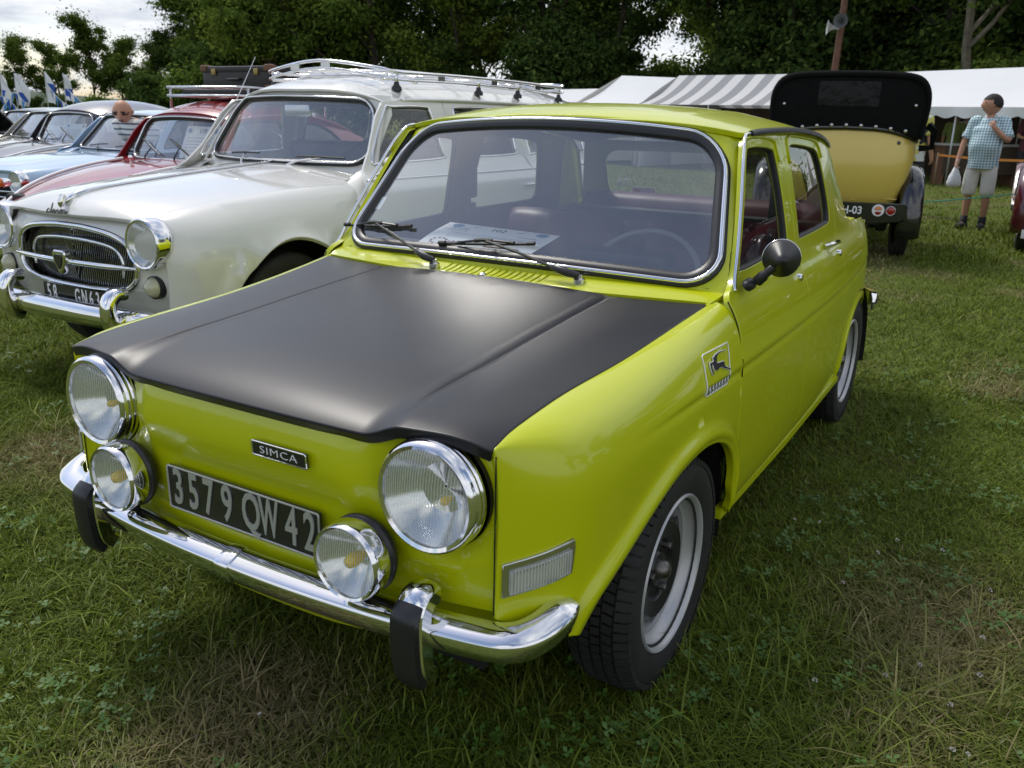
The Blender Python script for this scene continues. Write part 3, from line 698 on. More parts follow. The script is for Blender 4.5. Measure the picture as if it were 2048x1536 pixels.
ws = panel('windscreen', 'windscreen', car, wr(.020, .10), [], lambda a, v: tuple(W_(a, v)), step=.05, flange=0, ref=(0, -1, .5))
# roof
zr_f = pchip([.56, .605, .66, .74, .86, 1.0, 1.2, 1.5, 1.75, 1.9, 2.0], [1.26, 1.287, 1.306, 1.322, 1.333, 1.338, 1.338, 1.325, 1.295, 1.26, 1.22])
zd_f = pchip([.56, .62, .8, 1.1, 1.5, 1.8, 2.0], [1.238, 1.252, 1.266, 1.270, 1.254, 1.216, 1.16])
xd_f = pchip([.56, .62, .8, 1.1, 1.5, 1.8, 2.0], [.545, .560, .570, .573, .566, .545, .51])
def S_roof(x, y):
    xd = xd_f(y); b = np.clip(np.abs(x)/xd, 0, 1.0); zz = zd_f(y)+(zr_f(y)-zd_f(y))*(1-b**2.6)
    zz = zz+.0035*np.exp(-((np.abs(x)-.36)/.014)**2)*sstep(.72, .84, y)
    return x, y, zz
rf = [(x, .605+.05*(abs(x)/.52)**2) for x in np.linspace(-.55, .55, 21)]+[(float(xd_f(y)), y) for y in np.linspace(.68, 1.86, 24)]+[(x, 1.93-.07*(abs(x)/.54)**2) for x in np.linspace(.53, -.53, 15)]+[(-float(xd_f(y)), y) for y in np.linspace(1.86, .68, 24)]
roof = panel('roof', 'lime', car, rf, [], S_roof, step=.035, flange=.014, ref=(0, 0, 1))
for s in (1, -1):
    chp = [(s*(float(S_side(np.array(y+.004), np.array(z))[0])+.004), y-.010, z) for y, z in ((.392, .878), (.410, .905), (.440, .955), (.50, 1.045), (.56, 1.135), (.61, 1.205))]
    dr = [(s*(float(xd_f(y))+.007), y, float(zd_f(y))-.004) for y in np.linspace(.70, 1.84, 20)]
    pth = spline([tuple(c) for c in chp]+[(s*(float(xd_f(.655))+.010), .650, 1.250)]+[dr[0]], 5)
    mk('pillar_trim', *tube(pth, .0048, 8), 'chrome', roof, 180)
    mk('drip_rail', *sweep(dr, [(-.008, -.006), (-.008, .004), (0, .009), (.008, .004), (.008, -.006)]), 'gloss_rubber', roof, 60)
# rear screen
def W_r(a, v):
    t = v/.36; return a*(1-.1*t), 2.06-.20*t-.05*0+.05*(1-(a/.5)**2)*(1), .925+.30*t*(1-.08*t)
rs_o = rrect(.94, .29, .08, 6, (0, .165))
panel('rear_surround', 'lime', car, [(-.60, -.02), (.60, -.02), (.56, .36), (-.56, .36)], [rs_o], W_r, step=.04, ref=(0, 1, .3))
panel('rear_window', 'side_glass', car, rs_o, [], W_r, step=.06, flange=0, ref=(0, 1, .3))
# underbody, sills, inner wheel wells, cabin lining
ub = MB(); ub.add(box((0, .95, .33), (1.16, 1.36, .12), .03)); ub.add(box((0, .02, .58), (.94, .9, .28), .02)); ub.add(box((0, 2.3, .50), (.96, 1.06, .34), .02)); ub.build('floor_pan', ['underbody'], car)
for s in (1, -1):
    mk('sill', *sweep([(s*.690, .33, .288), (s*.694, 1.0, .288), (s*.684, 1.86, .288)], [(-.012, -.010), (-.012, .012), (.012, .012), (.012, -.010)]), 'lime', car)
    for yy, rr in ((0.0, .40), (2.22, .36)):
        wv_ = xf(lathe([(rr, 0), (rr, -.30), (.001, -.30)], 24, 'X', arc=(-.12, math.pi-.48)), T_(.68, yy, .24)); mk('wheel_well', *(wv_ if s > 0 else mirror(wv_)), 'dark', car)
# wheels
def simca_wheel(o, s):
    tyre_vf(.284, .184, .152).build('tyre', ['tyre'], o, 50)
    rim = MB(); rim.add(lathe([(.186, .055), (.190, .066), (.187, .071), (.182, .069), (.179, .060), (.172, .035), (.160, .028), (.158, .012), (.150, .004), (.150, -.06), (.19, -.065)], 48, 'X'))
    ro = rim.build('rim', ['wheel_silver'], o, 50)
    n = 32; pts = []
    for i in range(n):
        a = 2*math.pi*i/n; rr = .1515 if (i % 8) in (0, 1, 2, 3) else .128
        pts.append((rr*math.cos(a), rr*math.sin(a)))
    v = []; f = []
    levels = [(1.0, .022), (.80, .030), (.76, .040), (.52, .034), (.46, .022), (.30, .022), (.27, .030), (.02, .032)]
    for k, (q, h) in enumerate(levels):
        for i, p in enumerate(pts):
            r_ = math.hypot(*p); a = math.atan2(p[1], p[0]); rr = q*r_ if k == 0 else q*.15
            if k == 1: rr = min(.12, r_*.93)
            v.append((h, rr*math.cos(a), rr*math.sin(a)))
    for k in range(len(levels)-1):
        for i in range(n): j = (i+1) % n; f.append((k*n+i, k*n+j, (k+1)*n+j, (k+1)*n+i))
    d = mk('wheel_disc', v, f, 'wheel_black', ro, 40)
    mk('brake_drum', *lathe([(.001, -.03), (.13, -.03), (.13, -.08)], 24, 'X'), 'dark', o)
    for k in range(3):
        a = 2*math.pi*k/3+.9; mk('wheel_bolt', *lathe([(.001, .044), (.008, .044), (.0095, .040), (.0095, .020)], 6, 'X', (0, .060*math.cos(a), .060*math.sin(a))), 'bolt_steel', ro, 30)
    mk('hub_cap', *lathe([(.001, .058), (.014, .056), (.022, .048), (.025, .028)], 20, 'X'), 'bolt_steel', ro, 60)
for y, xo in ((0, .632), (2.22, .600)):
    for s in (1, -1):
        w = empty('wheel', (s*xo, y, .275), 0 if s > 0 else math.pi, car); simca_wheel(w, s)
# wipers
def ws_pt(x, y_guess_v, lift=.02):
    p = Vector([float(q) for q in W_(np.array(x/.6), np.array(y_guess_v))]); return p
def wiper(px, ang_top, blade_c, blade_dir, L):
    wp = MB(); base = Vector(px)
    wp.add(lathe([(.016, -.02), (.016, .004), (.010, .008), (.010, .016), (.001, .018)], 16, 'Z', tuple(base)), 1)
    tip = Vector(blade_c); d = (tip-base); n = Vector((0, -.75, .6)).normalized()
    wp.add(tube([base+Vector((0, -.004, .014)), base+d*.10+n*.024, base+d*.22+n*.026, base+d*.25+n*.024], .011, 8, scale=[.9, 1.1, 1.0, .6]))
    wp.add(tube([base+d*.22+n*.024, base+d*.6+n*.034, base+d*.92+n*.030, tip+n*.024], .0045, 6))
    bdv = Vector(blade_dir).normalized()
    wp.add(tube([tip-bdv*.03+n*.024, tip+n*.028, tip+bdv*.03+n*.024], .006, 6))
    wp.add(tube([tip-bdv*L*.30+n*.014, tip-bdv*.02+n*.026], .0035, 5)); wp.add(tube([tip+bdv*L*.30+n*.014, tip+bdv*.02+n*.026], .0035, 5))
    wp.add(tube([tip-bdv*L/2+n*.008, tip+n*.006, tip+bdv*L/2+n*.008], .005, 6))
    for q in (-.5, -.28, .28, .5): wp.add(tube([tip+bdv*(L*q-.012)+n*.011, tip+bdv*(L*q+.012)+n*.011], .0065, 6))
    return wp.build('wiper', ['gloss_rubber', 'dull_chrome'], car, 50)
wiper((-.203, .293, .868), 0, (-.507, .410, .942), (.265, -.02, .018), .27)
wiper((.262, .314, .870), 0, (-.07, .369, .929), (.292, .011, .023), .30)
# ---- cabin
lin_o = [(.40, .32), (1.80, .32), (1.80, .90), (1.70, 1.20), (1.45, 1.238), (1.03, 1.245), (.70, 1.238), (.655, 1.225), (.44, .90), (.40, .86)]
def grow(p, k):
    c = np.mean(np.array(p), 0); return [tuple(np.array(q)+(np.array(q)-c)/np.hypot(*(np.array(q)-c))*k) for q in p]
vf = panel_vf(lin_o, [grow(fwin, .006), grow(rwin, .006)], lambda y, z: (S_side(y, z)[0]-.034, y, z), step=.05, flange=0, ref=(-1, 0, 0))
mk('side_lining', *vf, 'vinyl_grey', car, 180); mk('side_lining', *mirror(vf), 'vinyl_grey', car, 180)
panel('headliner', 'headliner', car, [(x*.94, y) for x, y in rf], [], lambda x, y: (x, y, S_roof(x, y)[2]-.028), step=.08, flange=0, ref=(0, 0, -1))
panel('windscreen_lining', 'vinyl_black', car, [(a*.97, v) for a, v in sur], [wr(.012, .11)], lambda a, v: (W_(a, v)[0], W_(a, v)[1]+.022, W_(a, v)[2]-.012), step=.05, flange=0, ref=(0, 1, 0))
dash = MB()
dp = [(.372, .880), (.45, .888), (.56, .892), (.62, .880), (.64, .85), (.635, .72), (.60, .66), (.42, .62)]
n = len(dp); v = [(s*.60, y, z) for s in (-1, 1) for y, z in dp]; dash.add((v, [(i, i+1, n+i+1, n+i) for i in range(n-1)]))
dash.add(box((.26, .60, .895), (.30, .11, .05), .02))
dash.build('dashboard', ['vinyl_black'], car, 50)
st = empty('steering_wheel', (.255, .735, .80), 0, car); st.rotation_euler = (R(52), 0, 0)
mk('wheel_rim', *torus_vf(.190, .0095, 'Z', 40, 8), 'wheel_grey', st, 180)
sp = MB()
for a in (0, math.pi, -math.pi/2): sp.add(tube([(.18*math.cos(a), .18*math.sin(a), 0), (.03*math.cos(a), .03*math.sin(a), -.03)], .008, 6))
sp.add(lathe([(.001, -.012), (.03, -.014), (.034, -.03), (.02, -.06), (.018, -.35)], 16, 'Z')); sp.build('spokes', ['dull_chrome'], st)
def seat(name, x, y, w, hz_, rec, base=.30):
    o = empty(name, (x, y, base), 0, car)
    def cushion(nm, W, D, H, M, crown=.03, fluted=7):
        nx, ny_ = 24, 12; v = []; f = []
        def P(i, j, top):
            u = -1+2*i/nx; q = -1+2*j/ny_; e = (1-abs(u)**5)*(1-abs(q)**5)
            z = H/2+crown*(1-u*u*.6)*(1-q*q*.6)*e if top else -H/2
            if top: z += -.004*abs(math.cos(math.pi*fluted*u/2))*e-.0*q
            k = 1-.05*(abs(u)**6)*(abs(q)**6); z = z if e > .02 else (0.3*H if top else z)
            return (u*W/2*k, q*D/2*k, z)
        for top in (1, 0):
            b = len(v)
            for j in range(ny_+1):
                for i in range(nx+1): v.append(P(i, j, top))
            for j in range(ny_):
                for i in range(nx):
                    q = (b+j*(nx+1)+i, b+j*(nx+1)+i+1, b+(j+1)*(nx+1)+i+1, b+(j+1)*(nx+1)+i); f.append(q if top else q[::-1])
        N_ = (nx+1)*(ny_+1); ring = [i for i in range(nx+1)]+[j*(nx+1)+nx for j in range(1, ny_+1)]+[ny_*(nx+1)+i for i in range(nx-1, -1, -1)]+[j*(nx+1) for j in range(ny_-1, 0, -1)]
        for a, b2 in zip(ring, ring[1:]+ring[:1]): f.append((b2, a, N_+a, N_+b2))
        return mk(nm, [M @ Vector(p) for p in v], f, 'vinyl_reflected_maroon', o, 60)
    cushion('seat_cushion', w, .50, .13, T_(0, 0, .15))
    L = hz_-base-.15
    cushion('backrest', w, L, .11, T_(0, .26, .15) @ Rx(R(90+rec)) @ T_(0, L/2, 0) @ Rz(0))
    return o
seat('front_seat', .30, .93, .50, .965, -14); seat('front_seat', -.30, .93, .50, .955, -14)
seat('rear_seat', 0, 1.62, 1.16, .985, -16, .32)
mk('parcel_shelf', *box((0, 1.95, .90), (1.1, .22, .02), .004), 'vinyl_black', car)
mk('cabin_floor', *box((0, 1.1, .41), (1.26, 1.5, .02)), 'carpet', car)
mk('scuttle_bulkhead', *box((0, .40, .62), (1.22, .02, .46)), 'dark', car)
mk('engine_bulkhead', *box((0, 2.04, .62), (1.22, .02, .54)), 'dark', car)
for s in (1, -1):
    bx = MB(); bx.add(box((s*.575, 1.035, 1.045), (.03, .055, .11), .01)); bx.add(box((s*.578, 1.035, .93), (.03, .05, .09), .01)); bx.build('belt_reel', ['gloss_rubber'], car)
# entry sheet on the dashboard
sheet = tag(empty('entry_sheet', (-.20, .50, .89)), 'white printed entry sheet numbered 102 lying behind the lime car windscreen', 'sheet')
SC = [Vector(p) for p in ((-.375, .405, .8905), (.025, .425, .8945), (-.005, .70, .928), (-.425, .69, .940))]
def sheet_pt(u, v, lift=0.0):
    p = SC[0]*(1-u)*(1-v)+SC[1]*u*(1-v)+SC[2]*u*v+SC[3]*(1-u)*v
    return p+Vector((0, -.05, 1))*(lift+.012*math.sin(math.pi*v)*(1-u)*.5)-Vector((-.20, .50, .89))
nx, nz = 12, 10
mk('paper', [sheet_pt(i/nx, j/nz) for j in range(nz+1) for i in range(nx+1)], [(j*(nx+1)+i, j*(nx+1)+i+1, (j+1)*(nx+1)+i+1, (j+1)*(nx+1)+i) for j in range(nz) for i in range(nx)], 'paper', sheet, 180)
def on_sheet(name, vf, u, v, m, sx=1.0, turn=0.0):
    c, s_ = math.cos(turn), math.sin(turn)
    mk(name, [sheet_pt(u+(p[0]*c-p[2]*s_)*sx/.42, v+(p[0]*s_+p[2]*c)/.30, .0012) for p in vf[0]], vf[1], m, sheet)
# the sheet reads from outside, i.e. its top edge lies towards the cabin
on_sheet('print', text_vf('102', .050, 0, .0006, .8), .50, .86, 'ink_black')
on_sheet('print', text_vf('N°', .026, 0), .30, .88, 'ink_blue'); on_sheet('print', text_vf('N°', .026, 0), .70, .88, 'ink_blue')
for u in (.12, .88): on_sheet('print', lathe([(.001, 0), (.022, 0)], 12, 'Y'), u, .89, 'ink_blue')
on_sheet('print', text_vf('MARQUE', .022, 0), .16, .70, 'ink_grey'); on_sheet('print', text_vf('ANNEE', .022, 0), .80, .70, 'ink_grey')
on_sheet('print', text_vf('ANNEE', .022, 0), .18, .78, 'ink_blue')
for k in range(4): on_sheet('print', box((0, 0, 0), (.30, 0, .003)), .5, .60-.05*k, 'ink_grey')
on_sheet('print', text_vf('the', .045, 0, .0005), .30, .27, 'ink_brown')
for k in range(10):
    a = 2*math.pi*k/10; on_sheet('print', lathe([(.0005, 0), (.006, 0)], 8, 'Y', (.028*math.cos(a), 0, .028*math.sin(a))), .15, .27, 'ink_brown')
on_sheet('print', text_vf('04 73 51 16 16', .016, 0), .72, .10, 'ink_black')
on_sheet('print', text_vf('63000 AMBERT', .014, 0), .74, .17, 'ink_black')
on_sheet('print', box((0, 0, 0), (.13, 0, .010)), .72, .24, 'ink_brown')
# windscreen stickers
for (a0, v0, w, h, m_) in ((-.536, .150, .030, .045, 'paper'), (-.551, .095, .024, .028, 'ink_grey'), (-.545, .055, .030, .034, 'sticker_green')):
    if m_ == 'sticker_green': mat('sticker_green', (.45, .62, .52), .6)
    vf = panel_vf([(a0-w/2, v0-h/2), (a0+w/2, v0-h/2), (a0+w/2, v0+h/2), (a0-w/2, v0+h/2)], [], lambda a, v: (W_(a, v)[0], W_(a, v)[1]+.004, W_(a, v)[2]), step=.05, flange=0, ref=(0, -1, 0)); mk('sticker', *vf, m_, ws)
def on_rear(name, poly, m_, off=.004):
    p2 = poly if poly[0][0] < 9 else poly
    vf = panel_vf(poly, [], lambda a, v: (W_r(a, v)[0], W_r(a, v)[1]-off, W_r(a, v)[2]), step=.05, flange=0, ref=(0, -1, 0)); return mk(name, *vf, m_, car)
on_rear('sticker', rrect(.11, .05, .006, 2, (-.30, .055)), 'paper')
mat('shell_orange', (.75, .22, .03), .5)
on_rear('sticker_mark', [(-.332+.019*math.cos(t)*(1 if math.sin(t) > -.3 else .6), .055+.018*math.sin(t)) for t in np.linspace(0, 2*math.pi, 16)[:-1]], 'shell_orange', .008)
v, f = text_vf('RT', .05, .0, .001); mk('sticker_lettering', [(p[0]-.385, float(W_r(np.array(-.385), np.array(.10))[1])-.008, p[2]+.925+.085) for p in v], f, 'white', car)
# door mirror
mr_ = empty('door_mirror', (.690, .45, .898), 0, car)
m1 = MB(); m1.add(lathe([(.001, .012), (.018, .010), (.026, .004), (.027, -.008)], 20, 'Z'), 0, T_(-.004, -.012, -.006) @ Ry(R(52)) @ Matrix.Diagonal((.62, 1.3, 1, 1)))
m1.add(tube(spline([(.010, 0, 0), (.030, -.004, .022), (.050, .004, .042), (.066, .02, .050)], 4), .011, 10, scale=[1.3]*4+[1]*5+[1.2]*4)); m1.build('mirror_stalk', ['gloss_rubber'], mr_, 50)
axis = Vector((-.28, 1, -.05)).normalized()
Mm = T_(.074, -.028, .062) @ axis.to_track_quat('Z', 'Y').to_matrix().to_4x4()
m2 = MB(); m2.add(lathe([(.001, -.004), (.010, 0), (.018, .010), (.044, .058), (.0465, .062), (.0475, .066), (.0475, .078), (.045, .080)], 40, 'Z'), 0, Mm); m2.build('mirror_shell', ['gloss_rubber'], mr_, 40)
mk('mirror_rim', *xf(torus_vf(.0472, .0014, 'Z', 40, 6, (0, 0, .080)), Mm), 'chrome', mr_, 180)
mk('mirror_glass', *xf(lathe([(.001, .078), (.0455, .078)], 32, 'Z'), Mm), 'reflector', mr_, 180)
# emblem on the wing: frame, running antelope, chequered band
def solve_px(fn, px, g, n=25):
    g = np.array(g, float)
    def pr(q):
        d = Vector([float(t) for t in fn(np.array(q[0]), np.array(q[1]))])-Vector((CX, CY, CZ)); k = FPX/d.dot(fw); return np.array([1024+k*d.dot(rt2), 768-k*d.dot(up2)])
    for _ in range(n):
        r_ = pr(g)-px; J = np.stack([(pr(g+[1e-4, 0])-pr(g))/1e-4, (pr(g+[0, 1e-4])-pr(g))/1e-4], 1); g = g-np.clip(np.linalg.solve(J, r_), -.05, .05)
    return g
TLb, TRb, BLb = (solve_px(S_fender, q, g) for q, g in (((1401, 711), (.03, .76)), ((1453, 684), (.22, .76)), ((1408, 795), (.08, .68))))
def emb(u, v, lift=.0015):
    lift = lift+.0018
    q = BLb+(TLb-BLb)*v+(TRb-TLb)*u; X = S_fender(np.array(q[0]), np.array(q[1])); return Vector((float(X[0])+lift, float(X[1]), float(X[2])))
def emb_poly(poly, lift): 
    tri = geometry.delaunay_2d_cdt([Vector(p) for p in poly], [(i, (i+1) % len(poly)) for i in range(len(poly))], [], 1, 1e-7)
    return [emb(p[0], p[1], lift) for p in tri[0]], [tuple(t)[::-1] for t in tri[2]]
eo = MB(); fr_ = [(.5+p[0], .5+p[1]) for p in rrect(1, 1, .07, 5)]; eo.add(tube([emb(*p, .0005) for p in dens(fr_, .05)], .0015, 6, True)); eo.build('emblem_frame', ['white'], fl)
zx = np.array([(495,520),(440,535),(408,562),(392,590),(388,625),(385,655),(395,665),(430,650),(462,642),(472,658),(468,670),(485,692),(510,698),(545,710),(540,718),(500,712),(470,712),(440,700),(415,708),(395,735),(370,738),(352,718),(348,690),(338,675),(330,690),(336,730),(350,770),(348,786),(338,775),(322,720),(316,685),(320,662),(345,655),(360,635),(352,622),(350,605),(362,600),(372,578),(400,552),(440,528)], float)
A_ = np.array([[520-255, 290-255], [430-580, 995-580]], float); uv = (np.linalg.inv(A_) @ (zx-[255, 580]).T).T
ant = [(a, 1-b) for a, b in uv]
mk('emblem_outline', *tube([emb(*p, .0008) for p in ant], .0017, 5, True), 'white', fl, 180)
mk('emblem_antelope', *emb_poly(ant, .0026), 'ink_black', fl)
cw, cb = MB(), MB(); NC = 14
for r_ in range(2):
    for c_ in range(NC):
        q = [emb(.04+.92*(c_+a)/NC, .035+.088*(r_+b), .0035) for a, b in ((0, 0), (1, 0), (1, 1), (0, 1))]; (cw if (r_+c_) % 2 else cb).add((q, [(0, 1, 2, 3)]))
cw.build('emblem_chequers', ['white'], fl); cb.build('emblem_chequers', ['ink_black'], fl)
# ------------------------------------------------------------------ generic pontoon-bodied car (local frame: origin under the front axle, nose towards -Y, left side +X)
def simple_wheel(o, Ro, Rr, w, capm='chrome', rimm='wheel_silver', capR=.09):
    tyre_vf(Ro, Rr, w, 40, False).build('tyre', ['tyre'], o, 50); h = w/2
    r_ = mk('rim', *lathe([(Rr+.004, h*.8), (Rr+.006, h*.92), (Rr-.003, h*.9), (Rr-.014, h*.5), (Rr-.03, h*.40), (capR*1.1, h*.42), (.001, h*.42)], 32, 'X'), rimm, o, 50)
    mk('hub_cap', *lathe([(.001, h*.75), (capR*.6, h*.70), (capR*.95, h*.52), (capR, h*.40)], 28, 'X'), capm, r_, 180)
def build_car(S, root, paint):
    """S: tables that shape the car; returns the functions of its surfaces"""
    fplan = pchip(*S['plan']); xe = pchip(*S['xe']); ze = pchip(*S['ze']); zc = pchip(*S['zc']); off = pchip(*S['off']); FAr = np.array(smooth_poly(S['farch'], 4, False)); RAr = np.array(smooth_poly(S['rarch'], 4, False))
    fl_, flw = S.get('flare', (.02, .035)); cz_, cd = S.get('crease', (.80, 0)); zs = S.get('zs', .60); y0 = S['y0']; yd = S['yd']; zt = S.get('belt', .95); st_ = S.get('step', .05)
    def crs(z): return cd*(1/(1+np.exp(-np.clip((z-cz_)/.004, -30, 30)))-1)
    def flr(y, z): return fl_*np.exp(-(dpoly(FAr, y, z)/flw)**2.4)+fl_*.8*np.exp(-(dpoly(RAr, y, z)/flw)**2.4)
    def side(y, z):
        tum = S.get('tail', (9, 0)); x = fplan(y)+off(z)+crs(z)*1.0+flr(y, z)-np.where(z > zt, np.clip(y-tum[0], 0, 9)**2*tum[1]*np.clip((z-zt)/.3, 0, 1), 0); return x, y, z
    def fend(y, s):
        P = fplan(y); X = xe(y); Z = ze(y); tm = math.pi/2*.92; th = np.clip((s-zs)/(Z-zs), 0, 1.02)*tm
        zu = zs+(Z-zs)*np.sin(th)/math.sin(tm); xu = X+(P-X)*(np.cos(th)-math.cos(tm))/(1-math.cos(tm)); lo = s <= zs
        x = np.where(lo, P+off(s), xu); z = np.where(lo, s, zu); return x+crs(z)*sstep(y0, y0+.3, y)*(z < Z-.02)+flr(y, z), y, z
    def hood(x, y):
        a = np.abs(x); X = xe(y); t = np.clip(a/np.maximum(.05, X), 0, 1.05); z = zc(y)-(zc(y)-ze(y))*t**S.get('hp', 2.2)
        return x, y, z+S.get('spine', 0)*np.exp(-(a/.02)**2)
    g = .003
    ap = [tuple(p) for p in FAr[::-1] if p[1] > S['sill']]
    gap = S['gap']
    fo = [(y0, S['low'])]+ap+[(y-g, z) for y, z in gap]+[(y, float(ze(y))) for y in np.linspace(gap[-1][0]-.02, y0+.002, 20)]
    vf = panel_vf(fo, [], fend, step=st_, flange=.02, rnd=.006, ref=(1, 0, 0)); mk('front_wing', *vf, paint, root, 180); mk('front_wing', *mirror(vf), paint, root, 180)
    yh = S['hood_front']; yr = S['hood_rear']
    ho = [(x, float(yh(x))) for x in np.linspace(-S['hx'], S['hx'], 25)]+[(float(xe(y))-g, y) for y in np.linspace(float(yh(S['hx']))+.02, yr, 18)]+[(-float(xe(y))+g, y) for y in np.linspace(yr, float(yh(S['hx']))+.02, 18)]
    bon = panel('bonnet', paint, root, ho, [], hood, step=st_, flange=.02, rnd=.005, ref=(0, 0, 1))
    # windscreen
    (bx, by, bz), (tx, ty, tz) = S['wsb'], S['wst']; bb, bt = S.get('bulge', (.09, .09)); cb, ct = S.get('crown', (.01, .04)); H = math.dist((by, bz), (ty, tz)); w0 = (bx+tx)/2
    def W(a, v):
        u = a/w0; t = v/H; b = np.abs(u); x = bx*u+(tx-bx)*u*t
        y = (by-bb*(1-b**2))*(1-t)+(ty-bt*(1-b**2))*t+.4*np.clip(b-1, 0, 1)**1.3; z = (bz-cb*(1-b**2)*-1)*(1-t)+(tz+ct*(1-b**2))*t
        return x, y, z
    def wro(ins, r):
        o = []; w, h0, h1 = w0-ins, ins, H-ins
        for cx, cz, a0 in ((w-r, h1-r, 0), (-w+r, h1-r, 1), (-w+r, h0+r, 2), (w-r, h0+r, 3)):
            for i in range(7): t = math.pi/2*(a0+i/6); o.append((cx+r*math.cos(t), cz+r*math.sin(t)))
        return o
    rr = S.get('wr', .10); e0, e1 = S.get('pillar', (1.06, 1.10)); vt = S.get('vtop', .05); vb = S.get('vbot', -.05)
    so = [(-w0*e0, vb), (-w0*.5, vb), (0, vb), (w0*.5, vb), (w0*e0, vb), (w0*e0, H*.3), (w0*e1, H*.8), (w0*e1*.98, H+vt), (w0*.5, H+vt), (0, H+vt), (-w0*.5, H+vt), (-w0*e1*.98, H+vt), (-w0*e1, H*.8), (-w0*e0, H*.3)]
    panel('windscreen_surround', paint, root, so, [wro(-.005, rr)], W, step=st_, flange=.02, ref=(0, -1, .5))
    P = []
    for a, v in dens(wro(.004, rr), .04):
        P.append(Vector([float(q) for q in W(np.array(a), np.array(v))])+Vector((0, -.008, .004)))
    mk('windscreen_seal', *tube(P, .016, 6, True), 'gloss_rubber', root, 180)
    mk('windscreen_trim', *tube([p+Vector((0, -.012, .006)) for p in P], .0055, 6, True), 'chrome', root, 180)
    panel('windscreen', S.get('glass', 'windscreen'), root, wro(.012, rr*.9), [], W, step=.08, flange=0, ref=(0, -1, .5))
    # roof
    zr = pchip(*S['zr']); zd = pchip(*S['zd']); xd = pchip(*S['xd']); ya, yb = S['roof']
    def roof(x, y):
        b = np.clip(np.abs(x)/xd(y), 0, 1); return x, y, zd(y)+(zr(y)-zd(y))*(1-b**S.get('rp', 2.4))
    ff = S.get('roof_front', lambda x: ya+.05*(abs(x)/.5)**2)
    ro = [(x, ff(x)) for x in np.linspace(-float(xd(ya+.05))*.98, float(xd(ya+.05))*.98, 17)]+[(float(xd(y)), y) for y in np.linspace(ya+.10, yb, 20)]+[(-float(xd(y)), y) for y in np.linspace(yb, ya+.10, 20)]
    rf_ = panel('roof', paint, root, ro, [], roof, step=st_*1.4, flange=.015, ref=(0, 0, 1))
    for s in (1, -1):
        dr = [(s*(float(xd(y))+.004), y, float(zd(y))-.004) for y in np.linspace(ya+.12, yb, 18)]
        mk('drip_rail', *tube(dr, .009, 6), S.get('drip', paint), rf_, 180)
    # doors and quarters with windows
    for nm, out_, win in S['panels']:
        holes = [smooth_poly(win, 4)] if win else []
        vf = panel_vf(out_, holes, side, step=st_, flange=.015, ref=(1, 0, 0))
        for s in (1, -1):
            o = mk(nm, *(vf if s > 0 else mirror(vf)), paint, root, 180)
            if win:
                Wp = [Vector((s*(float(side(np.array(p[0]), np.array(p[1]))[0])-.004), p[0], p[1])) for p in holes[0]]
                mk('window_seal', *tube(Wp, .009, 6, True), S.get('seal', 'chrome'), o, 180)
                gv = panel_vf(holes[0], [], lambda y, z: (side(y, z)[0]-.012, y, z), step=.1, flange=0, ref=(1, 0, 0)); mk('window_glass', *(gv if s > 0 else mirror(gv)), 'side_glass', o, 180)
    # wheels and underside
    R_, rr_, ww, xo, yr_ = S['wheel']
    for y in (0, yr_):
        for s in (1, -1):
            w = empty('wheel', (s*xo, y, R_-.006), 0 if s > 0 else math.pi, root); simple_wheel(w, R_, rr_, ww)
            mk('wheel_well', *xf(lathe([(R_+.13, 0), (R_+.13, -.30), (.001, -.30)], 20, 'X', arc=(-.1, math.pi+.1)), T_(s*(xo+.05), y, R_-.02) @ (Rz(0) if s > 0 else Rz(math.pi))), 'dark', root)
    u = MB(); hw = S.get('hw', .62); u.add(box((0, yr_/2, .36), (hw*2, yr_-.7, .16), .03)); u.add(box((0, .0, .55), (hw*1.5, .9, .34), .03)); u.add(box((0, yr_+.05, .55), (hw*1.5, 1.0, .34), .03)); u.build('floor_pan', ['underbody'], root)
    return dict(side=side, fend=fend, hood=hood, W=W, roof=roof, bonnet=bon, roof_o=rf_, H=H, w0=w0, xd=xd, zd=zd, zr=zr)
def wipers_on(F, root, items, m='dull_chrome'):
    for (a0, v0, a1, v1, a2, v2) in items:
        P = [Vector([float(q) for q in F['W'](np.array(a), np.array(v))])+Vector((0, -.03, .012)) for a, v in ((a0, v0), (a1, v1), (a2, v2))]
        mid = (P[1]+P[2])/2
        b = MB(); b.add(tube([P[0]-Vector((0, .005, .01)), P[0]+(mid-P[0])*.3+Vector((0, -.012, .006)), mid], .007, 6, scale=[1.5, 1, .6])); b.add(tube([P[1], mid+Vector((0, -.01, .004)), P[2]], .006, 6), 1); b.build('wiper', [m, 'gloss_rubber'], root)
def bench(root, y, z, w, m='vinyl_grey'):
    b = MB(); b.add(box((0, y+.24, z+.28), (w, .14, .56), .05), 0, T_(0, 0, 0)); b.add(box((0, y, z), (w, .52, .16), .05)); b.build('seat', [m], root, 60)
def steering(root, x, y, z):
    st = empty('steering_wheel', (x, y, z), 0, root); st.rotation_euler = (R(55), 0, 0)
    mk('wheel_rim', *torus_vf(.20, .010, 'Z', 32, 8), 'lens_cream' if False else 'gloss_rubber', st, 180)
    sp = MB(); [sp.add(tube([(.19*math.cos(a), .19*math.sin(a), 0), (0, 0, -.03)], .007, 6)) for a in (0, math.pi, -math.pi/2)]; sp.add(tube([(0, 0, -.02), (0, 0, -.4)], .018, 8)); sp.build('spokes', ['gloss_rubber'], st)

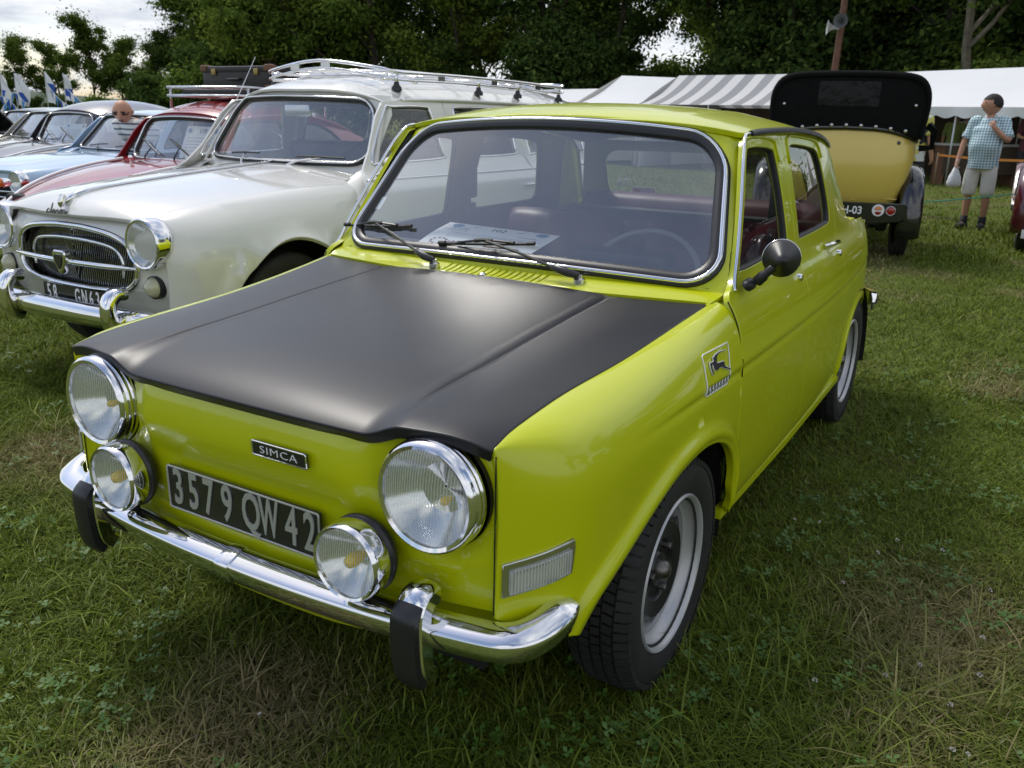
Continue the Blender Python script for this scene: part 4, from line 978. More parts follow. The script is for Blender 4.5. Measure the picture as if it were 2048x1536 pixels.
# ------------------------------------------------------------------ the white estate
est = empty('estate_car', (-2.498, 1.237, 0), .0045)
tag(est, 'rounded off-white estate car with chrome oval grille and roof rack, standing beside the lime car', 'car')
ES = dict(y0=-.61, low=.42, sill=.34, yd=.53, belt=1.0, zs=.62, step=.04, hw=.66, flare=(.035, .045), crease=(.873, .009), tail=(2.9, .10),
  plan=([-.64, -.61, -.57, -.5, -.4, -.2, 0, .5, 1.0, 2.0, 2.8, 3.3, 3.6, 3.75], [.585, .63, .685, .735, .768, .792, .80, .806, .808, .806, .79, .75, .69, .64]),
  off=([.25, .34, .42, .55, .72, .86, .90, .94, .98, 1.0, 1.03, 1.38, 1.45], [-.07, -.035, -.010, 0, .002, .003, -.010, -.040, -.080, -.104, -.120, -.225, -.26]),
  xe=([-.66, -.6, -.4, 0, .4, .80], [.50, .515, .55, .585, .61, .635]), ze=([-.66, -.6, -.4, 0, .4, .80], [.805, .835, .880, .920, .945, .968]),
  zc=([-.70, -.67, -.65, -.62, -.5, -.2, .2, .6, .80], [.805, .830, .855, .885, .920, .952, .985, 1.012, 1.022]), hp=2.3,
  farch=[(.345, .25), (.345, .45), (.30, .56), (.20, .645), (.06, .690), (-.08, .690), (-.22, .650), (-.33, .58), (-.39, .48), (-.405, .30)],
  rarch=[(3.16, .25), (3.15, .42), (3.10, .52), (2.98, .60), (2.85, .62), (2.70, .60), (2.60, .52), (2.54, .42), (2.53, .25)],
  gap=[(.53, .34), (.53, .60), (.525, .80), (.53, .90), (.54, .955)], hood_front=lambda x: -.668+.045*(abs(x)/.5)**2.4, hx=.50, hood_rear=.66,
  wsb=(.639, .745, 1.019), wst=(.531, .94, 1.361), bulge=(.10, .09), crown=(-.004, .014), wr=.11, pillar=(1.045, 1.12), vtop=.035, vbot=-.045,
  zr=([.80, .86, .95, 1.1, 1.35, 1.8, 2.6, 3.2, 3.55, 3.75], [1.395, 1.428, 1.465, 1.495, 1.515, 1.528, 1.525, 1.505, 1.475, 1.43]), zd=([.80, .9, 1.0, 1.2, 1.8, 2.6, 3.2, 3.75], [1.33, 1.345, 1.362, 1.376, 1.385, 1.382, 1.365, 1.31]),
  xd=([.8, .9, 1.0, 1.2, 1.8, 2.6, 3.2, 3.75], [.545, .560, .572, .585, .592, .59, .56, .50]), rp=2.6, roof=(.85, 3.74), roof_front=lambda x: .845+.10*(abs(x)/.55)**2,
  panels=[('front_door', [(.536, .34), (.536, .60), (.531, .80), (.536, .90), (.56, .965), (.62, 1.02), (.70, 1.10), (.82, 1.28), (.90, 1.355), (1.10, 1.372), (1.47, 1.380), (1.475, 1.20), (1.48, .98), (1.50, .80), (1.51, .34)], [(.70, 1.05), (.80, 1.035), (1.34, 1.045), (1.37, 1.09), (1.33, 1.30), (1.28, 1.335), (.98, 1.33), (.90, 1.31)]),
          ('rear_door', [(1.478, 1.38), (1.9, 1.384), (2.32, 1.382), (2.325, 1.1), (2.33, .95), (2.36, .80), (2.42, .70), (2.50, .58), (2.53, .34), (1.518, .34), (1.508, .80), (1.488, .98), (1.483, 1.20)], [(1.57, 1.06), (1.62, 1.045), (2.18, 1.05), (2.23, 1.09), (2.22, 1.30), (2.17, 1.335), (1.64, 1.34), (1.57, 1.30)]),
          ('rear_quarter', [(2.326, 1.382), (2.9, 1.375), (3.4, 1.345), (3.65, 1.30), (3.72, 1.0), (3.74, .6), (3.70, .36), (3.18, .36)]+[tuple(p) for p in smooth_poly([(3.16, .25), (3.15, .42), (3.10, .52), (2.98, .60), (2.85, .62), (2.70, .60), (2.60, .52), (2.54, .42), (2.53, .25)], 4, False) if p[1] > .36]+[(2.537, .36), (2.507, .58), (2.427, .70), (2.367, .80), (2.337, .95), (2.332, 1.1)], [(2.42, 1.06), (2.50, 1.05), (3.30, 1.05), (3.42, 1.08), (3.38, 1.25), (3.28, 1.315), (2.55, 1.335), (2.43, 1.30)])],
  wheel=(.325, .205, .165, .66, 2.85), drip='white_paint')
EF = build_car(ES, est, 'white_paint')
def e_nose(x, z): 
    a = np.abs(x); return x, -.660+.065*(a/.62)**2.4+.05*sstep(.74, .86, z)+.04*sstep(.56, .40, z), z
gr_o = [(p[0]*1.07+.03, p[1]) for p in smooth_poly([(-.40, .63), (-.37, .71), (-.28, .755), (-.12, .775), (0, .778), (.12, .775), (.28, .755), (.37, .71), (.40, .63), (.385, .56), (.31, .515), (.15, .500), (0, .497), (-.15, .500), (-.31, .515), (-.385, .56)], 4)]
e_top = [(x, float(EF['hood'](np.array(x), np.array(-.668+.045*(abs(x)/.5)**2.4))[2])-.010) for x in np.linspace(.50, -.50, 21)]
panel('nose_panel', 'white_paint', est, [(-.615, .42), (-.4, .40), (0, .395), (.4, .40), (.615, .42), (.618, .60), (.612, .74), (.56, .812)]+e_top+[(-.56, .812), (-.612, .74), (-.618, .60)], [gr_o], e_nose, step=.035, flange=.012, ref=(0, -1, 0))
grl = empty('grille', (0, 0, 0), 0, est)
def on_n(p, d=0.0): q = e_nose(np.array(p[0]), np.array(p[1])); return Vector((float(q[0]), float(q[1])+d, float(q[2])))
mk('grille_frame', *tube([on_n(p, -.004) for p in gr_o], .014, 8, True), 'chrome', grl, 180)
inn = [(p[0]*1.05+.03, p[1]) for p in smooth_poly([(-.31, .57), (-.315, .64), (-.27, .695), (-.14, .715), (0, .719), (.14, .715), (.27, .695), (.315, .64), (.31, .57)], 5, False)]
mk('grille_arch', *tube([on_n(p, .012) for p in inn], .009, 6), 'chrome', grl, 180)
panel('grille_back', 'dark', grl, [(p[0]*1.02, .637+(p[1]-.637)*1.02) for p in gr_o], [], lambda x, z: (x, e_nose(x, z)[1]+.06, z), step=.06, flange=0, ref=(0, -1, 0))
sl = MB()
for k in range(-46, 47):
    for s in (-1, 1):
        pts = [(k*.0135+s*t*.10, .50+t*.26) for t in np.linspace(0, 1, 27)]
        seg = [p for p in pts if (p[0]*s >= 0) and inside(gr_o, np.array([p]))[0]]
        if len(seg) > 1: sl.add(tube([on_n(seg[0], .035), on_n(seg[-1], .035)], .0021, 4))
tag(sl.build('grille_slats', ['dull_chrome'], grl), kind='stuff')
br = spline([on_n((x, .622), -.03-.012*(1-(x/.43)**2)) for x in (-.42, -.28, -.12, .03, .18, .34, .48)], 4)
mk('grille_bar', *tube(br, .0135, 8, scale=[.5+.5*min(1, min(i, len(br)-1-i)/4) for i in range(len(br))]), 'chrome', grl, 180)
sh = MB(); sh.add(extrude(smooth_poly([(-.045, .04), (0, .046), (.045, .04), (.04, -.01), (.0, -.062), (-.04, -.01)], 4), -.020, .01, .006)); so_ = sh.build('grille_emblem', ['chrome'], grl); so_.location = (.03, -.705, .625)
s2 = MB(); s2.add(extrude(smooth_poly([(-.026, .024), (0, .028), (.026, .024), (.022, -.008), (0, -.038), (-.022, -.008)], 4), -.003, .01)); s2o = s2.build('emblem_enamel', ['plate_black'], so_); s2o.location = (0, -.021, 0)
for s in (1, -1):
    lamp(est, (s*.537, -.655, .735), .112, 'headlight', .085, 'lamp_glass', bulb=False, ring_w=.016)
    il = mk('side_lamp', *xf(lathe([(.001, -.038), (.020, -.034), (.038, -.018), (.045, 0), (.046, .02)], 24, 'Y'), T_(s*.545, -.628, .545)), 'lens_cream', est, 180)
    mk('side_lamp_base', *xf(lathe([(.046, .0), (.051, .002), (.051, .035), (.001, .05)], 24, 'Y'), T_(s*.545, -.628, .545)), 'gloss_rubber', il)
eb = spline([(-.80, -.40, .40), (-.80, -.52, .40), (-.75, -.64, .40), (-.62, -.695, .40), (-.3, -.728, .40), (0, -.735, .40), (.3, -.728, .40), (.62, -.695, .40), (.75, -.64, .40), (.80, -.52, .40), (.80, -.40, .40)], 6)
ebo = mk('front_bumper', *sweep(eb, [(-.02, .052), (.010, .050), (.030, .030), (.036, 0), (.030, -.032), (.010, -.050), (-.02, -.05)]), 'chrome', est, 60)
for s in (1, -1):
    mb = MB(); mb.add(tubebox(spline([(s*.39+.045, -.70, .52), (s*.39+.045, -.745, .518), (s*.39+.045, -.775, .48), (s*.39+.045, -.778, .42), (s*.39+.045, -.760, .355), (s*.39+.045, -.72, .33)], 5), .075, .055)); mb.build('overrider', ['chrome'], ebo, 60)
ep = MB(); ep.add(extrude(rrect(.445, .092, .004, 2), -.004, .004)); epo = ep.build('number_plate', ['plate_black'], est); epo.location = (.05, -.688, .458)
for t_, x0, sx in (('5', -.178, .56), ('8', -.132, .56), ('G', .04, .54), ('N', .092, .52), ('6', .142, .56), ('3', .190, .56)):
    v, f = text_vf(t_, .105, .001, .0012, sx); mk('plate_character', [(p[0]+x0, p[1]-.006, p[2]) for p in v], f, 'white', epo)
scr = spline([(x_-.02, -.672+.9*(z_-.84)**1.0*.55+abs(x_)*.03, z_) for x_, z_ in ((-.045, .835), (-.075, .828), (-.068, .846), (-.045, .840), (-.050, .872), (-.040, .830), (-.022, .846), (-.012, .830), (.004, .846), (.016, .832), (.030, .848), (.040, .832), (.022, .836), (.050, .846), (.062, .832), (.076, .842))], 4)
mk('badge_script', *tube(scr, .0035, 5), 'bolt_steel', est, 180)
sp_ = [(0, y, float(EF['hood'](np.array(0.), np.array(y))[2])+.006) for y in np.linspace(-.64, .64, 22)]
mk('bonnet_spear', *tube(sp_, .008, 6, scale=[2.0, 2.2, 1.6, 1.2]+[.8]*18), 'chrome', EF['bonnet'], 180)
mk('bonnet_spear_tip', *xf(lathe([(.001, -.03), (.012, -.02), (.018, 0), (.014, .03)], 12, 'Z'), T_(0, -.655, .882) @ Rx(R(-20))), 'chrome', EF['bonnet'], 180)
wipers_on(EF, est, [(-.20, -.03, -.33, .03, -.10, .04), (.12, -.02, .17, .03, .46, .028)])
# cowl, belt mouldings, gutters, cabin
panel('scuttle_panel', 'white_paint', est, [(x, .655) for x in np.linspace(-.64, .64, 9)]+[(.66, .74), (.62, .80), (0, .72), (-.62, .80), (-.66, .74)], [], lambda x, y: (x, y, EF['hood'](x, y)[2]+.002), step=.05, flange=.01, ref=(0, 0, 1))
for s in (1, -1):
    gv_ = [(s*x, y, z) for y, row_ in ((.50, ((.60, .925), (.68, .900), (.74, .855), (.78, .79))), (.60, ((.60, .960), (.68, .955), (.73, .92), (.775, .87))), (.72, ((.60, 1.008), (.655, 1.01), (.70, .985), (.74, .93)))) for x, z in row_]
    mk('scuttle_corner', gv_, [(k*4+i_, k*4+i_+1, k*4+i_+5, k*4+i_+4) for k in range(2) for i_ in range(3)], 'white_paint', est, 180)
    mk('belt_moulding', *tube([(s*(float(EF['side'](np.array(y), np.array(.955))[0])+.003), y, .955) for y in np.linspace(.56, 3.6, 30)], .006, 6), 'chrome', est, 180)
    gut = [(s*.678, .72, .99), (s*.668, .75, 1.04), (s*.635, .82, 1.16), (s*.59, .91, 1.29), (s*.572, .97, 1.345), (s*.582, 1.08, 1.372)]
    mk('gutter', *tube(spline(gut, 5), .010, 6), 'white_paint', est, 180)
    for y in (1.33, 2.20):
        x = float(EF['side'](np.array(y), np.array(.858))[0]); h = MB(); h.add(tube(spline([(s*(x+.002), y-.07, .858), (s*(x+.035), y-.06, .862), (s*(x+.04), y+.02, .862), (s*(x+.02), y+.07, .862), (s*(x+.0), y+.075, .860)], 4), .010, 8)); h.build('door_handle', ['chrome'], est, 180)
    if s < 0: continue
    m_ = MB(); m_.add(tube([(s*.79, .60, .98), (s*.84, .62, 1.01)], .008, 6)); m_.add(lathe([(.001, 0), (.05, .004), (.055, .02), (.03, .05), (.001, .06)], 20, 'Y', (s*.875, .60, 1.03))); m_.build('door_mirror', ['chrome'], est)
for y, z in ((1.22, .56), (2.05, .56), (2.75, .60)): bench(est, y, z, 1.25)
steering(est, .34, 1.02, .98)
mk('dashboard', *box((0, .82, .93), (1.3, .18, .14), .04), 'vinyl_grey', est, 60)
mk('cabin_floor', *box((0, 1.9, .46), (1.4, 2.6, .02)), 'carpet', est)
mk('bulkhead', *box((0, .66, .72), (1.2, .02, .5)), 'dark', est)
mk('interior_mirror', *box((.0, .86, 1.30), (.20, .03, .07), .015), 'dull_chrome', est)
panel('headliner', 'headliner', est, [(-.52, .98), (.52, .98), (.55, 3.4), (-.55, 3.4)], [], lambda x, y: (x, y, EF['roof'](x, y)[2]-.04), step=.15, flange=0, ref=(0, 0, -1))
panel('tailgate', 'white_paint', est, [(-.60, .36), (.60, .36), (.64, .9), (.52, 1.42), (-.52, 1.42), (-.64, .9)], [rrect(.95, .34, .08, 5, (0, 1.17))], lambda x, z: (x, 3.74-.04*(x/.6)**2-.10*np.clip((z-.95)/.4, 0, 1)**1.5, z), step=.06, ref=(0, 1, 0))
# roof rack: a thing that sits on the roof
rack = tag(empty('roof_rack', (-2.498, 1.237, 0), .0045), 'chrome tube roof rack bolted on the white estate car', 'roof rack')
def rz_(x, y, up_=0.0): return float(EF['roof'](np.array(float(x)), np.array(float(y)))[2])+up_
ry0, ry1 = 1.10, 3.20
def hoop(z, nm, r):
    P = [(-.50, ry0+.08, rz_(-.45, ry0)+z), (-.40, ry0, rz_(-.40, ry0)+z+.006), (0, ry0-.05, rz_(0, ry0)+z), (.40, ry0, rz_(.40, ry0)+z+.006), (.50, ry0+.08, rz_(.45, ry0)+z), (.535, 1.7, rz_(.5, 1.7)+z), (.535, 2.5, rz_(.5, 2.5)+z), (.50, ry1-.06, rz_(.45, ry1)+z), (.40, ry1, rz_(.40, ry1)+z), (-.40, ry1, rz_(.40, ry1)+z), (-.50, ry1-.06, rz_(.45, ry1)+z), (-.535, 2.5, rz_(.5, 2.5)+z), (-.535, 1.7, rz_(.5, 1.7)+z)]
    return mk(nm, *tube(spline(P, 4, True), r, 8, True), 'chrome', rack, 180), P
hoop(.092, 'top_rail', .0095); hoop(.050, 'lower_rail', .0075)
for x in np.linspace(-.42, .42, 9): mk('slat', *tube([(x, ry0+.0, rz_(x, ry0)+.040), (x, 1.6, rz_(x, 1.6)+.038), (x, 2.5, rz_(x, 2.5)+.038), (x, ry1, rz_(x, ry1)+.040)], .007, 6), 'chrome', rack, 180)
for y in (1.30, 1.85, 2.35, 2.9): mk('cross_bar', *tube([(-.53, y, rz_(.5, y)+.045), (-.3, y, rz_(.3, y)+.030), (.3, y, rz_(.3, y)+.030), (.53, y, rz_(.5, y)+.045)], .009, 6), 'chrome', rack, 180)
for (x, y) in ((-.49, ry0+.06), (.49, ry0+.06), (.54, 1.95), (-.54, 1.95), (.54, 2.45), (-.54, 2.45), (.49, ry1-.05), (-.49, ry1-.05)):
    z0 = rz_(x*.93, y); mk('post', *tube([(x, y, z0+.02), (x, y, z0+.07), (x*.97, y+(.03 if y < 2 else -.03)*(abs(x) < .5), z0+.095)], .012, 8), 'chrome', rack, 180)
    mk('rubber_foot', *lathe([(.001, .032), (.014, .03), (.017, .014), (.030, .0), (.030, -.02)], 16, 'Z', (x, y, z0+.006)), 'gloss_rubber', rack, 60)
for (x, y, a) in ((-.2, ry0-.045, 0), (.05, ry0-.05, 0), (.53, 1.55, 1), (.535, 2.15, 1), (.53, 2.75, 1)):
    z0 = rz_(min(x, .5), y)+.071; mk('rail_plate', *box((x, y, z0), (.07, .004, .036) if not a else (.004, .07, .036)), 'dull_chrome', rack)
# ------------------------------------------------------------------ the row of cars beyond the estate
BE = dict(y0=-.50, low=.40, sill=.34, yd=.55, belt=.92, zs=.50, step=.07, hw=.50, flare=(.05, .06), crease=(.2, 0), tail=(1.2, .07), hp=1.9,
  plan=([-.56, -.50, -.42, -.3, 0, .3, .55, .8, 1.4, 1.9, 2.4, 2.8], [.50, .62, .68, .72, .735, .725, .69, .68, .68, .68, .70, .60]),
  off=([.25, .34, .45, .60, .75, .85, .90, .94, 1.30, 1.40], [-.05, -.02, 0, .0, -.01, -.03, -.055, -.07, -.20, -.26]),
  xe=([-.62, -.5, -.3, 0, .3, .62], [.20, .26, .33, .39, .43, .47]), ze=([-.62, -.5, -.3, 0, .3, .62], [.56, .645, .745, .835, .888, .922]),
  zc=([-.66, -.60, -.5, -.3, 0, .3, .62], [.50, .60, .69, .79, .875, .925, .945]),
  farch=[(.36, .25), (.36, .42), (.29, .54), (.15, .61), (0, .63), (-.15, .61), (-.29, .54), (-.36, .42), (-.37, .25)],
  rarch=[(2.76, .25), (2.76, .42), (2.69, .54), (2.55, .61), (2.40, .63), (2.25, .61), (2.11, .54), (2.04, .42), (2.03, .25)],
  gap=[(.50, .34), (.50, .60), (.50, .80), (.53, .86)], hood_front=lambda x: -.63+.35*(abs(x)/.26)**2*.3, hx=.22, hood_rear=.55,
  wsb=(.475, .66, .935), wst=(.435, .82, 1.245), bulge=(.05, .04), crown=(-.004, .022), wr=.10, pillar=(1.08, 1.12), vtop=.03, vbot=-.05,
  zr=([.76, .84, .95, 1.15, 1.45, 1.8, 2.2, 2.6, 2.9], [1.295, 1.335, 1.375, 1.415, 1.430, 1.40, 1.28, 1.05, .72]), zd=([.76, .9, 1.1, 1.5, 1.9, 2.3, 2.6, 2.9], [1.22, 1.265, 1.30, 1.305, 1.25, 1.10, .90, .60]),
  xd=([.76, .9, 1.1, 1.5, 1.9, 2.3, 2.6, 2.9], [.47, .51, .53, .53, .50, .46, .44, .40]), rp=2.3, roof=(.79, 2.88), roof_front=lambda x: .785+.05*(abs(x)/.47)**2,
  panels=[('front_door', [(.506, .34), (.506, .80), (.54, .885), (.62, .95), (.74, 1.16), (.82, 1.255), (.95, 1.29), (1.38, 1.31), (1.40, .9), (1.42, .34)], [(.70, .97), (.80, .955), (1.30, .96), (1.33, 1.0), (1.31, 1.20), (1.26, 1.25), (.92, 1.235), (.84, 1.19)]),
          ('rear_quarter', [(1.386, 1.31), (1.7, 1.285), (2.0, 1.215), (2.25, 1.12), (2.45, .98), (2.6, .85), (2.78, .60), (2.78, .40), (2.765, .34)]+[tuple(p) for p in smooth_poly([(2.76, .25), (2.76, .42), (2.69, .54), (2.55, .61), (2.40, .63), (2.25, .61), (2.11, .54), (2.04, .42), (2.03, .25)], 4, False) if p[1] > .34]+[(1.426, .34), (1.406, .9)], [(1.50, .99), (1.60, .98), (1.95, 1.0), (2.0, 1.03), (1.93, 1.13), (1.80, 1.21), (1.60, 1.245), (1.51, 1.22)])],
  wheel=(.315, .195, .145, .60, 2.40), seal='gloss_rubber')
def beetle(loc, paint, label):
    o = empty('rounded_saloon_car', loc); o.scale = (1.03, 1.03, .975); tag(o, label, 'car', None); F = build_car(BE, o, paint)
    for s in (1, -1):
        lamp(o, (s*.555, -.50, .66), .095, 'headlight', .06, 'lamp_glass', bulb=False)
        il = mk('indicator', *xf(lathe([(.001, -.07), (.022, -.06), (.032, -.03), (.034, 0), (.028, .05), (.001, .07)], 16, 'Y'), T_(s*.60, -.34, .775)), ['amber'], o, 180); mk('indicator_base', *xf(lathe([(.036, .0), (.032, .05), (.001, .085)], 16, 'Y'), T_(s*.60, -.335, .772)), 'chrome', il, 180)
        bead = [(s*(float(pchip(*BE['xe'])(y))+.004), y, float(pchip(*BE['ze'])(y))+.006) for y in np.linspace(-.55, .56, 20)]
        mk('bonnet_bead', *tube([(p[0], p[1], p[2]+.012) for p in bead], .012, 6), 'white', o, 180)
        mk('scuttle_corner', [(s*.42, .52, .86), (s*.60, .50, .80), (s*.66, .56, .86), (s*.60, .66, .945), (s*.48, .70, .945), (s*.42, .62, .93)], [(0, 1, 2, 5), (5, 2, 3, 4)], paint, o, 180)
    panel('scuttle_panel', paint, o, [(-.46, .545), (.46, .545), (.50, .66), (.0, .64), (-.50, .66)], [], lambda x, y: (x, y, F['hood'](x, np.minimum(y, .62))[2]+.004+.02*np.clip(y-.56, 0, 1)), step=.06, flange=.01, ref=(0, 0, 1))
    panel('nose_panel', paint, o, [(-.50, .36), (.50, .36), (.55, .55), (.30, .62), (0, .60), (-.30, .62), (-.55, .55)], [], lambda x, z: (x, -.60+.12*(np.abs(x)/.5)**2, z), step=.08, ref=(0, -1, 0))
    b_ = spline([(-.70, -.45, .38), (-.66, -.62, .38), (-.5, -.70, .38), (0, -.74, .38), (.5, -.70, .38), (.66, -.62, .38), (.70, -.45, .38)], 5); mk('front_bumper', *sweep(b_, [(-.01, .045), (.018, .02), (.018, -.02), (-.01, -.045)]), 'chrome', o)
    wipers_on(F, o, [(-.22, -.02, -.36, .16, -.06, .03), (.12, -.02, -.02, .17, .26, .03)], 'gloss_rubber')
    mk('washer_jet', *xf(lathe([(.001, .03), (.014, .028), (.018, .012), (.010, 0), (.010, -.05)], 12, 'Z'), T_(.0, .30, .955)), 'chrome', o)
    bench(o, 1.15, .48, 1.0); bench(o, 1.85, .50, 1.0); steering(o, .28, .95, .85); mk('dashboard', *box((0, .74, .86), (.95, .12, .12), .04), 'vinyl_black', o); mk('cabin_floor', *box((0, 1.4, .40), (1.1, 1.6, .02)), 'carpet', o); mk('bulkhead', *box((0, .60, .66), (.9, .02, .44)), 'dark', o)
    return o, F
red, RF = beetle((-4.62, 2.16, 0), 'red_paint', 'dark red beetle-shaped car carrying a suitcase on its roof rack')
pur, PF = beetle((-8.55, 3.72, 0), 'purple_paint', 'dusky purple beetle-shaped car parked between light blue and cream cars')
# rack and suitcase on the red car
rk = tag(empty('luggage_rack', (-4.62, 2.19, 0)), 'low grey tube luggage rack on the red car roof', 'roof rack')
def rrz(x, y): return float(RF['roof'](np.array(float(x)), np.array(float(y)))[2])
for z, nm in ((.005, 'lower_rail'), (.07, 'top_rail')):
    P = [(-.46, 1.02, 1.40+z), (-.40, .97, 1.40+z), (.40, .97, 1.40+z), (.46, 1.02, 1.40+z), (.46, 1.92, 1.40+z), (.40, 1.97, 1.40+z), (-.40, 1.97, 1.40+z), (-.46, 1.92, 1.40+z)]
    mk(nm, *tube(P, .011, 6, True), 'dull_chrome', rk, 180)
for x in (-.3, -.1, .1, .3): mk('slat', *tube([(x, .97, 1.405), (x, 1.97, 1.405)], .010, 6), 'dull_chrome', rk, 180)
for x in (-.46, .46):
    for y in (1.05, 1.45, 1.9): mk('post', *tube([(x*1.02, y, rrz(x, y)-.02), (x, y, 1.475)], .010, 6), 'dull_chrome', rk, 180)
sc = tag(empty('suitcase', (-4.55, 3.72, 1.416)), 'old black leather suitcase with worn corners lying on the luggage rack', 'suitcase')
mat('old_leather', (.02, .017, .015), .5, noise=(9, .4), bump=(30, .3, .004)); mat('worn_tan', (.16, .075, .035), .6); mat('old_brass', (.35, .25, .1), .4, 1)
mk('case_body', *box((0, 0, .115), (.80, .50, .15), .02), 'old_leather', sc, 50); mk('case_lid', *box((0, 0, .205), (.81, .51, .05), .018), 'old_leather', sc, 50)
for x in (-.25, .25): mk('clasp', *box((x, -.257, .185), (.05, .012, .05), .004), 'old_brass', sc)
mk('handle', *tube([(-.07, -.255, .13), (-.06, -.285, .125), (.06, -.285, .125), (.07, -.255, .13)], .010, 6), 'old_leather', sc, 180)
for sx in (-1, 1):
    for sy in (-1, 1):
        for z in (.06, .215): mk('corner_guard', *box((sx*.375, sy*.225, z), (.075, .075, .05), .012), 'worn_tan', sc, 50)
pad = tag(mk('folded_blanket', *box((-4.55, 3.66, 1.434), (.84, .80, .05), .02), 'rubber'), 'dark folded blanket lying under the old black suitcase', 'blanket')
# aerial on the estate
tag(mk('whip_aerial', *tube([(-3.18, 1.97, .95), (-3.10, 2.35, 1.62)], .0035, 5, scale=[1.4, .6]), 'dull_chrome'), 'thin slanting whip aerial fixed to the wing of the white estate car', 'aerial')
# light blue saloon, cream saloon, dark car with raised bonnet
BS = dict(y0=-.60, low=.42, sill=.34, yd=.50, belt=.90, zs=.60, step=.07, hw=.58, flare=(.01, .05), crease=(.74, .006), tail=(2.1, .10), hp=3.0,
  plan=([-.64, -.60, -.55, -.45, -.2, 0, .5, 1.5, 2.5, 3.1, 3.3], [.62, .66, .69, .72, .74, .75, .755, .755, .74, .70, .66]),
  off=([.25, .34, .42, .6, .75, .82, .86, .90, .92, 1.22, 1.30], [-.06, -.03, 0, 0, -.003, -.015, -.035, -.065, -.075, -.19, -.23]),
  xe=([-.66, -.5, 0, .4, .80], [.58, .59, .60, .61, .62]), ze=([-.66, -.5, 0, .4, .80], [.76, .785, .825, .85, .868]), zc=([-.70, -.66, -.6, -.4, 0, .4, .80], [.74, .775, .80, .83, .865, .885, .895]),
  farch=[(.36, .25), (.35, .45), (.28, .56), (.15, .62), (0, .635), (-.15, .62), (-.28, .56), (-.35, .45), (-.36, .25)], rarch=[(2.81, .25), (2.80, .42), (2.73, .52), (2.60, .58), (2.45, .59), (2.30, .58), (2.17, .52), (2.10, .42), (2.09, .25)],
  gap=[(.50, .34), (.50, .70), (.50, .84)], hood_front=lambda x: -.68+.05*(abs(x)/.58)**2, hx=.575, hood_rear=.62,
  wsb=(.585, .70, .90), wst=(.52, 1.00, 1.215), bulge=(.08, .06), crown=(.0, .018), wr=.07, pillar=(1.04, 1.10), vtop=.03, vbot=-.05,
  zr=([.90, 1.0, 1.15, 1.5, 2.0, 2.4, 2.6], [1.235, 1.262, 1.283, 1.300, 1.285, 1.24, 1.19]), zd=([.90, 1.1, 1.5, 2.0, 2.6], [1.195, 1.225, 1.24, 1.225, 1.13]), xd=([.90, 1.1, 1.5, 2.0, 2.6], [.53, .56, .57, .56, .50]), rp=2.6, roof=(.945, 2.58),
  panels=[('front_door', [(.506, .34), (.506, .84), (.55, .895), (.66, .92), (.80, 1.08), (.95, 1.21), (1.10, 1.232), (1.38, 1.238), (1.40, .9), (1.42, .34)], [(.77, .945), (.85, .935), (1.30, .94), (1.33, .98), (1.31, 1.16), (1.26, 1.195), (1.04, 1.19), (.97, 1.15)]),
          ('rear_door', [(1.386, 1.238), (1.7, 1.236), (2.0, 1.222), (2.10, 1.10), (2.16, .90), (2.15, .70), (2.08, .50), (2.07, .34), (1.426, .34), (1.406, .9)], [(1.50, .95), (1.57, .94), (1.98, .945), (2.03, .98), (1.97, 1.14), (1.90, 1.185), (1.58, 1.197), (1.51, 1.16)]),
          ('rear_quarter', [(2.006, 1.222), (2.3, 1.19), (2.5, 1.12), (2.65, .95), (2.8, .88), (3.2, .85), (3.28, .70), (3.26, .45), (3.2, .36), (2.82, .36)]+[tuple(p) for p in smooth_poly([(2.81, .25), (2.80, .42), (2.73, .52), (2.60, .58), (2.45, .59), (2.30, .58), (2.17, .52), (2.10, .42), (2.09, .25)], 4, False) if p[1] > .36]+[(2.09, .36), (2.09, .50), (2.157, .70), (2.167, .90), (2.107, 1.10)], None)],
  wheel=(.30, .19, .15, .62, 2.45), seal='gloss_rubber', drip='dull_chrome')
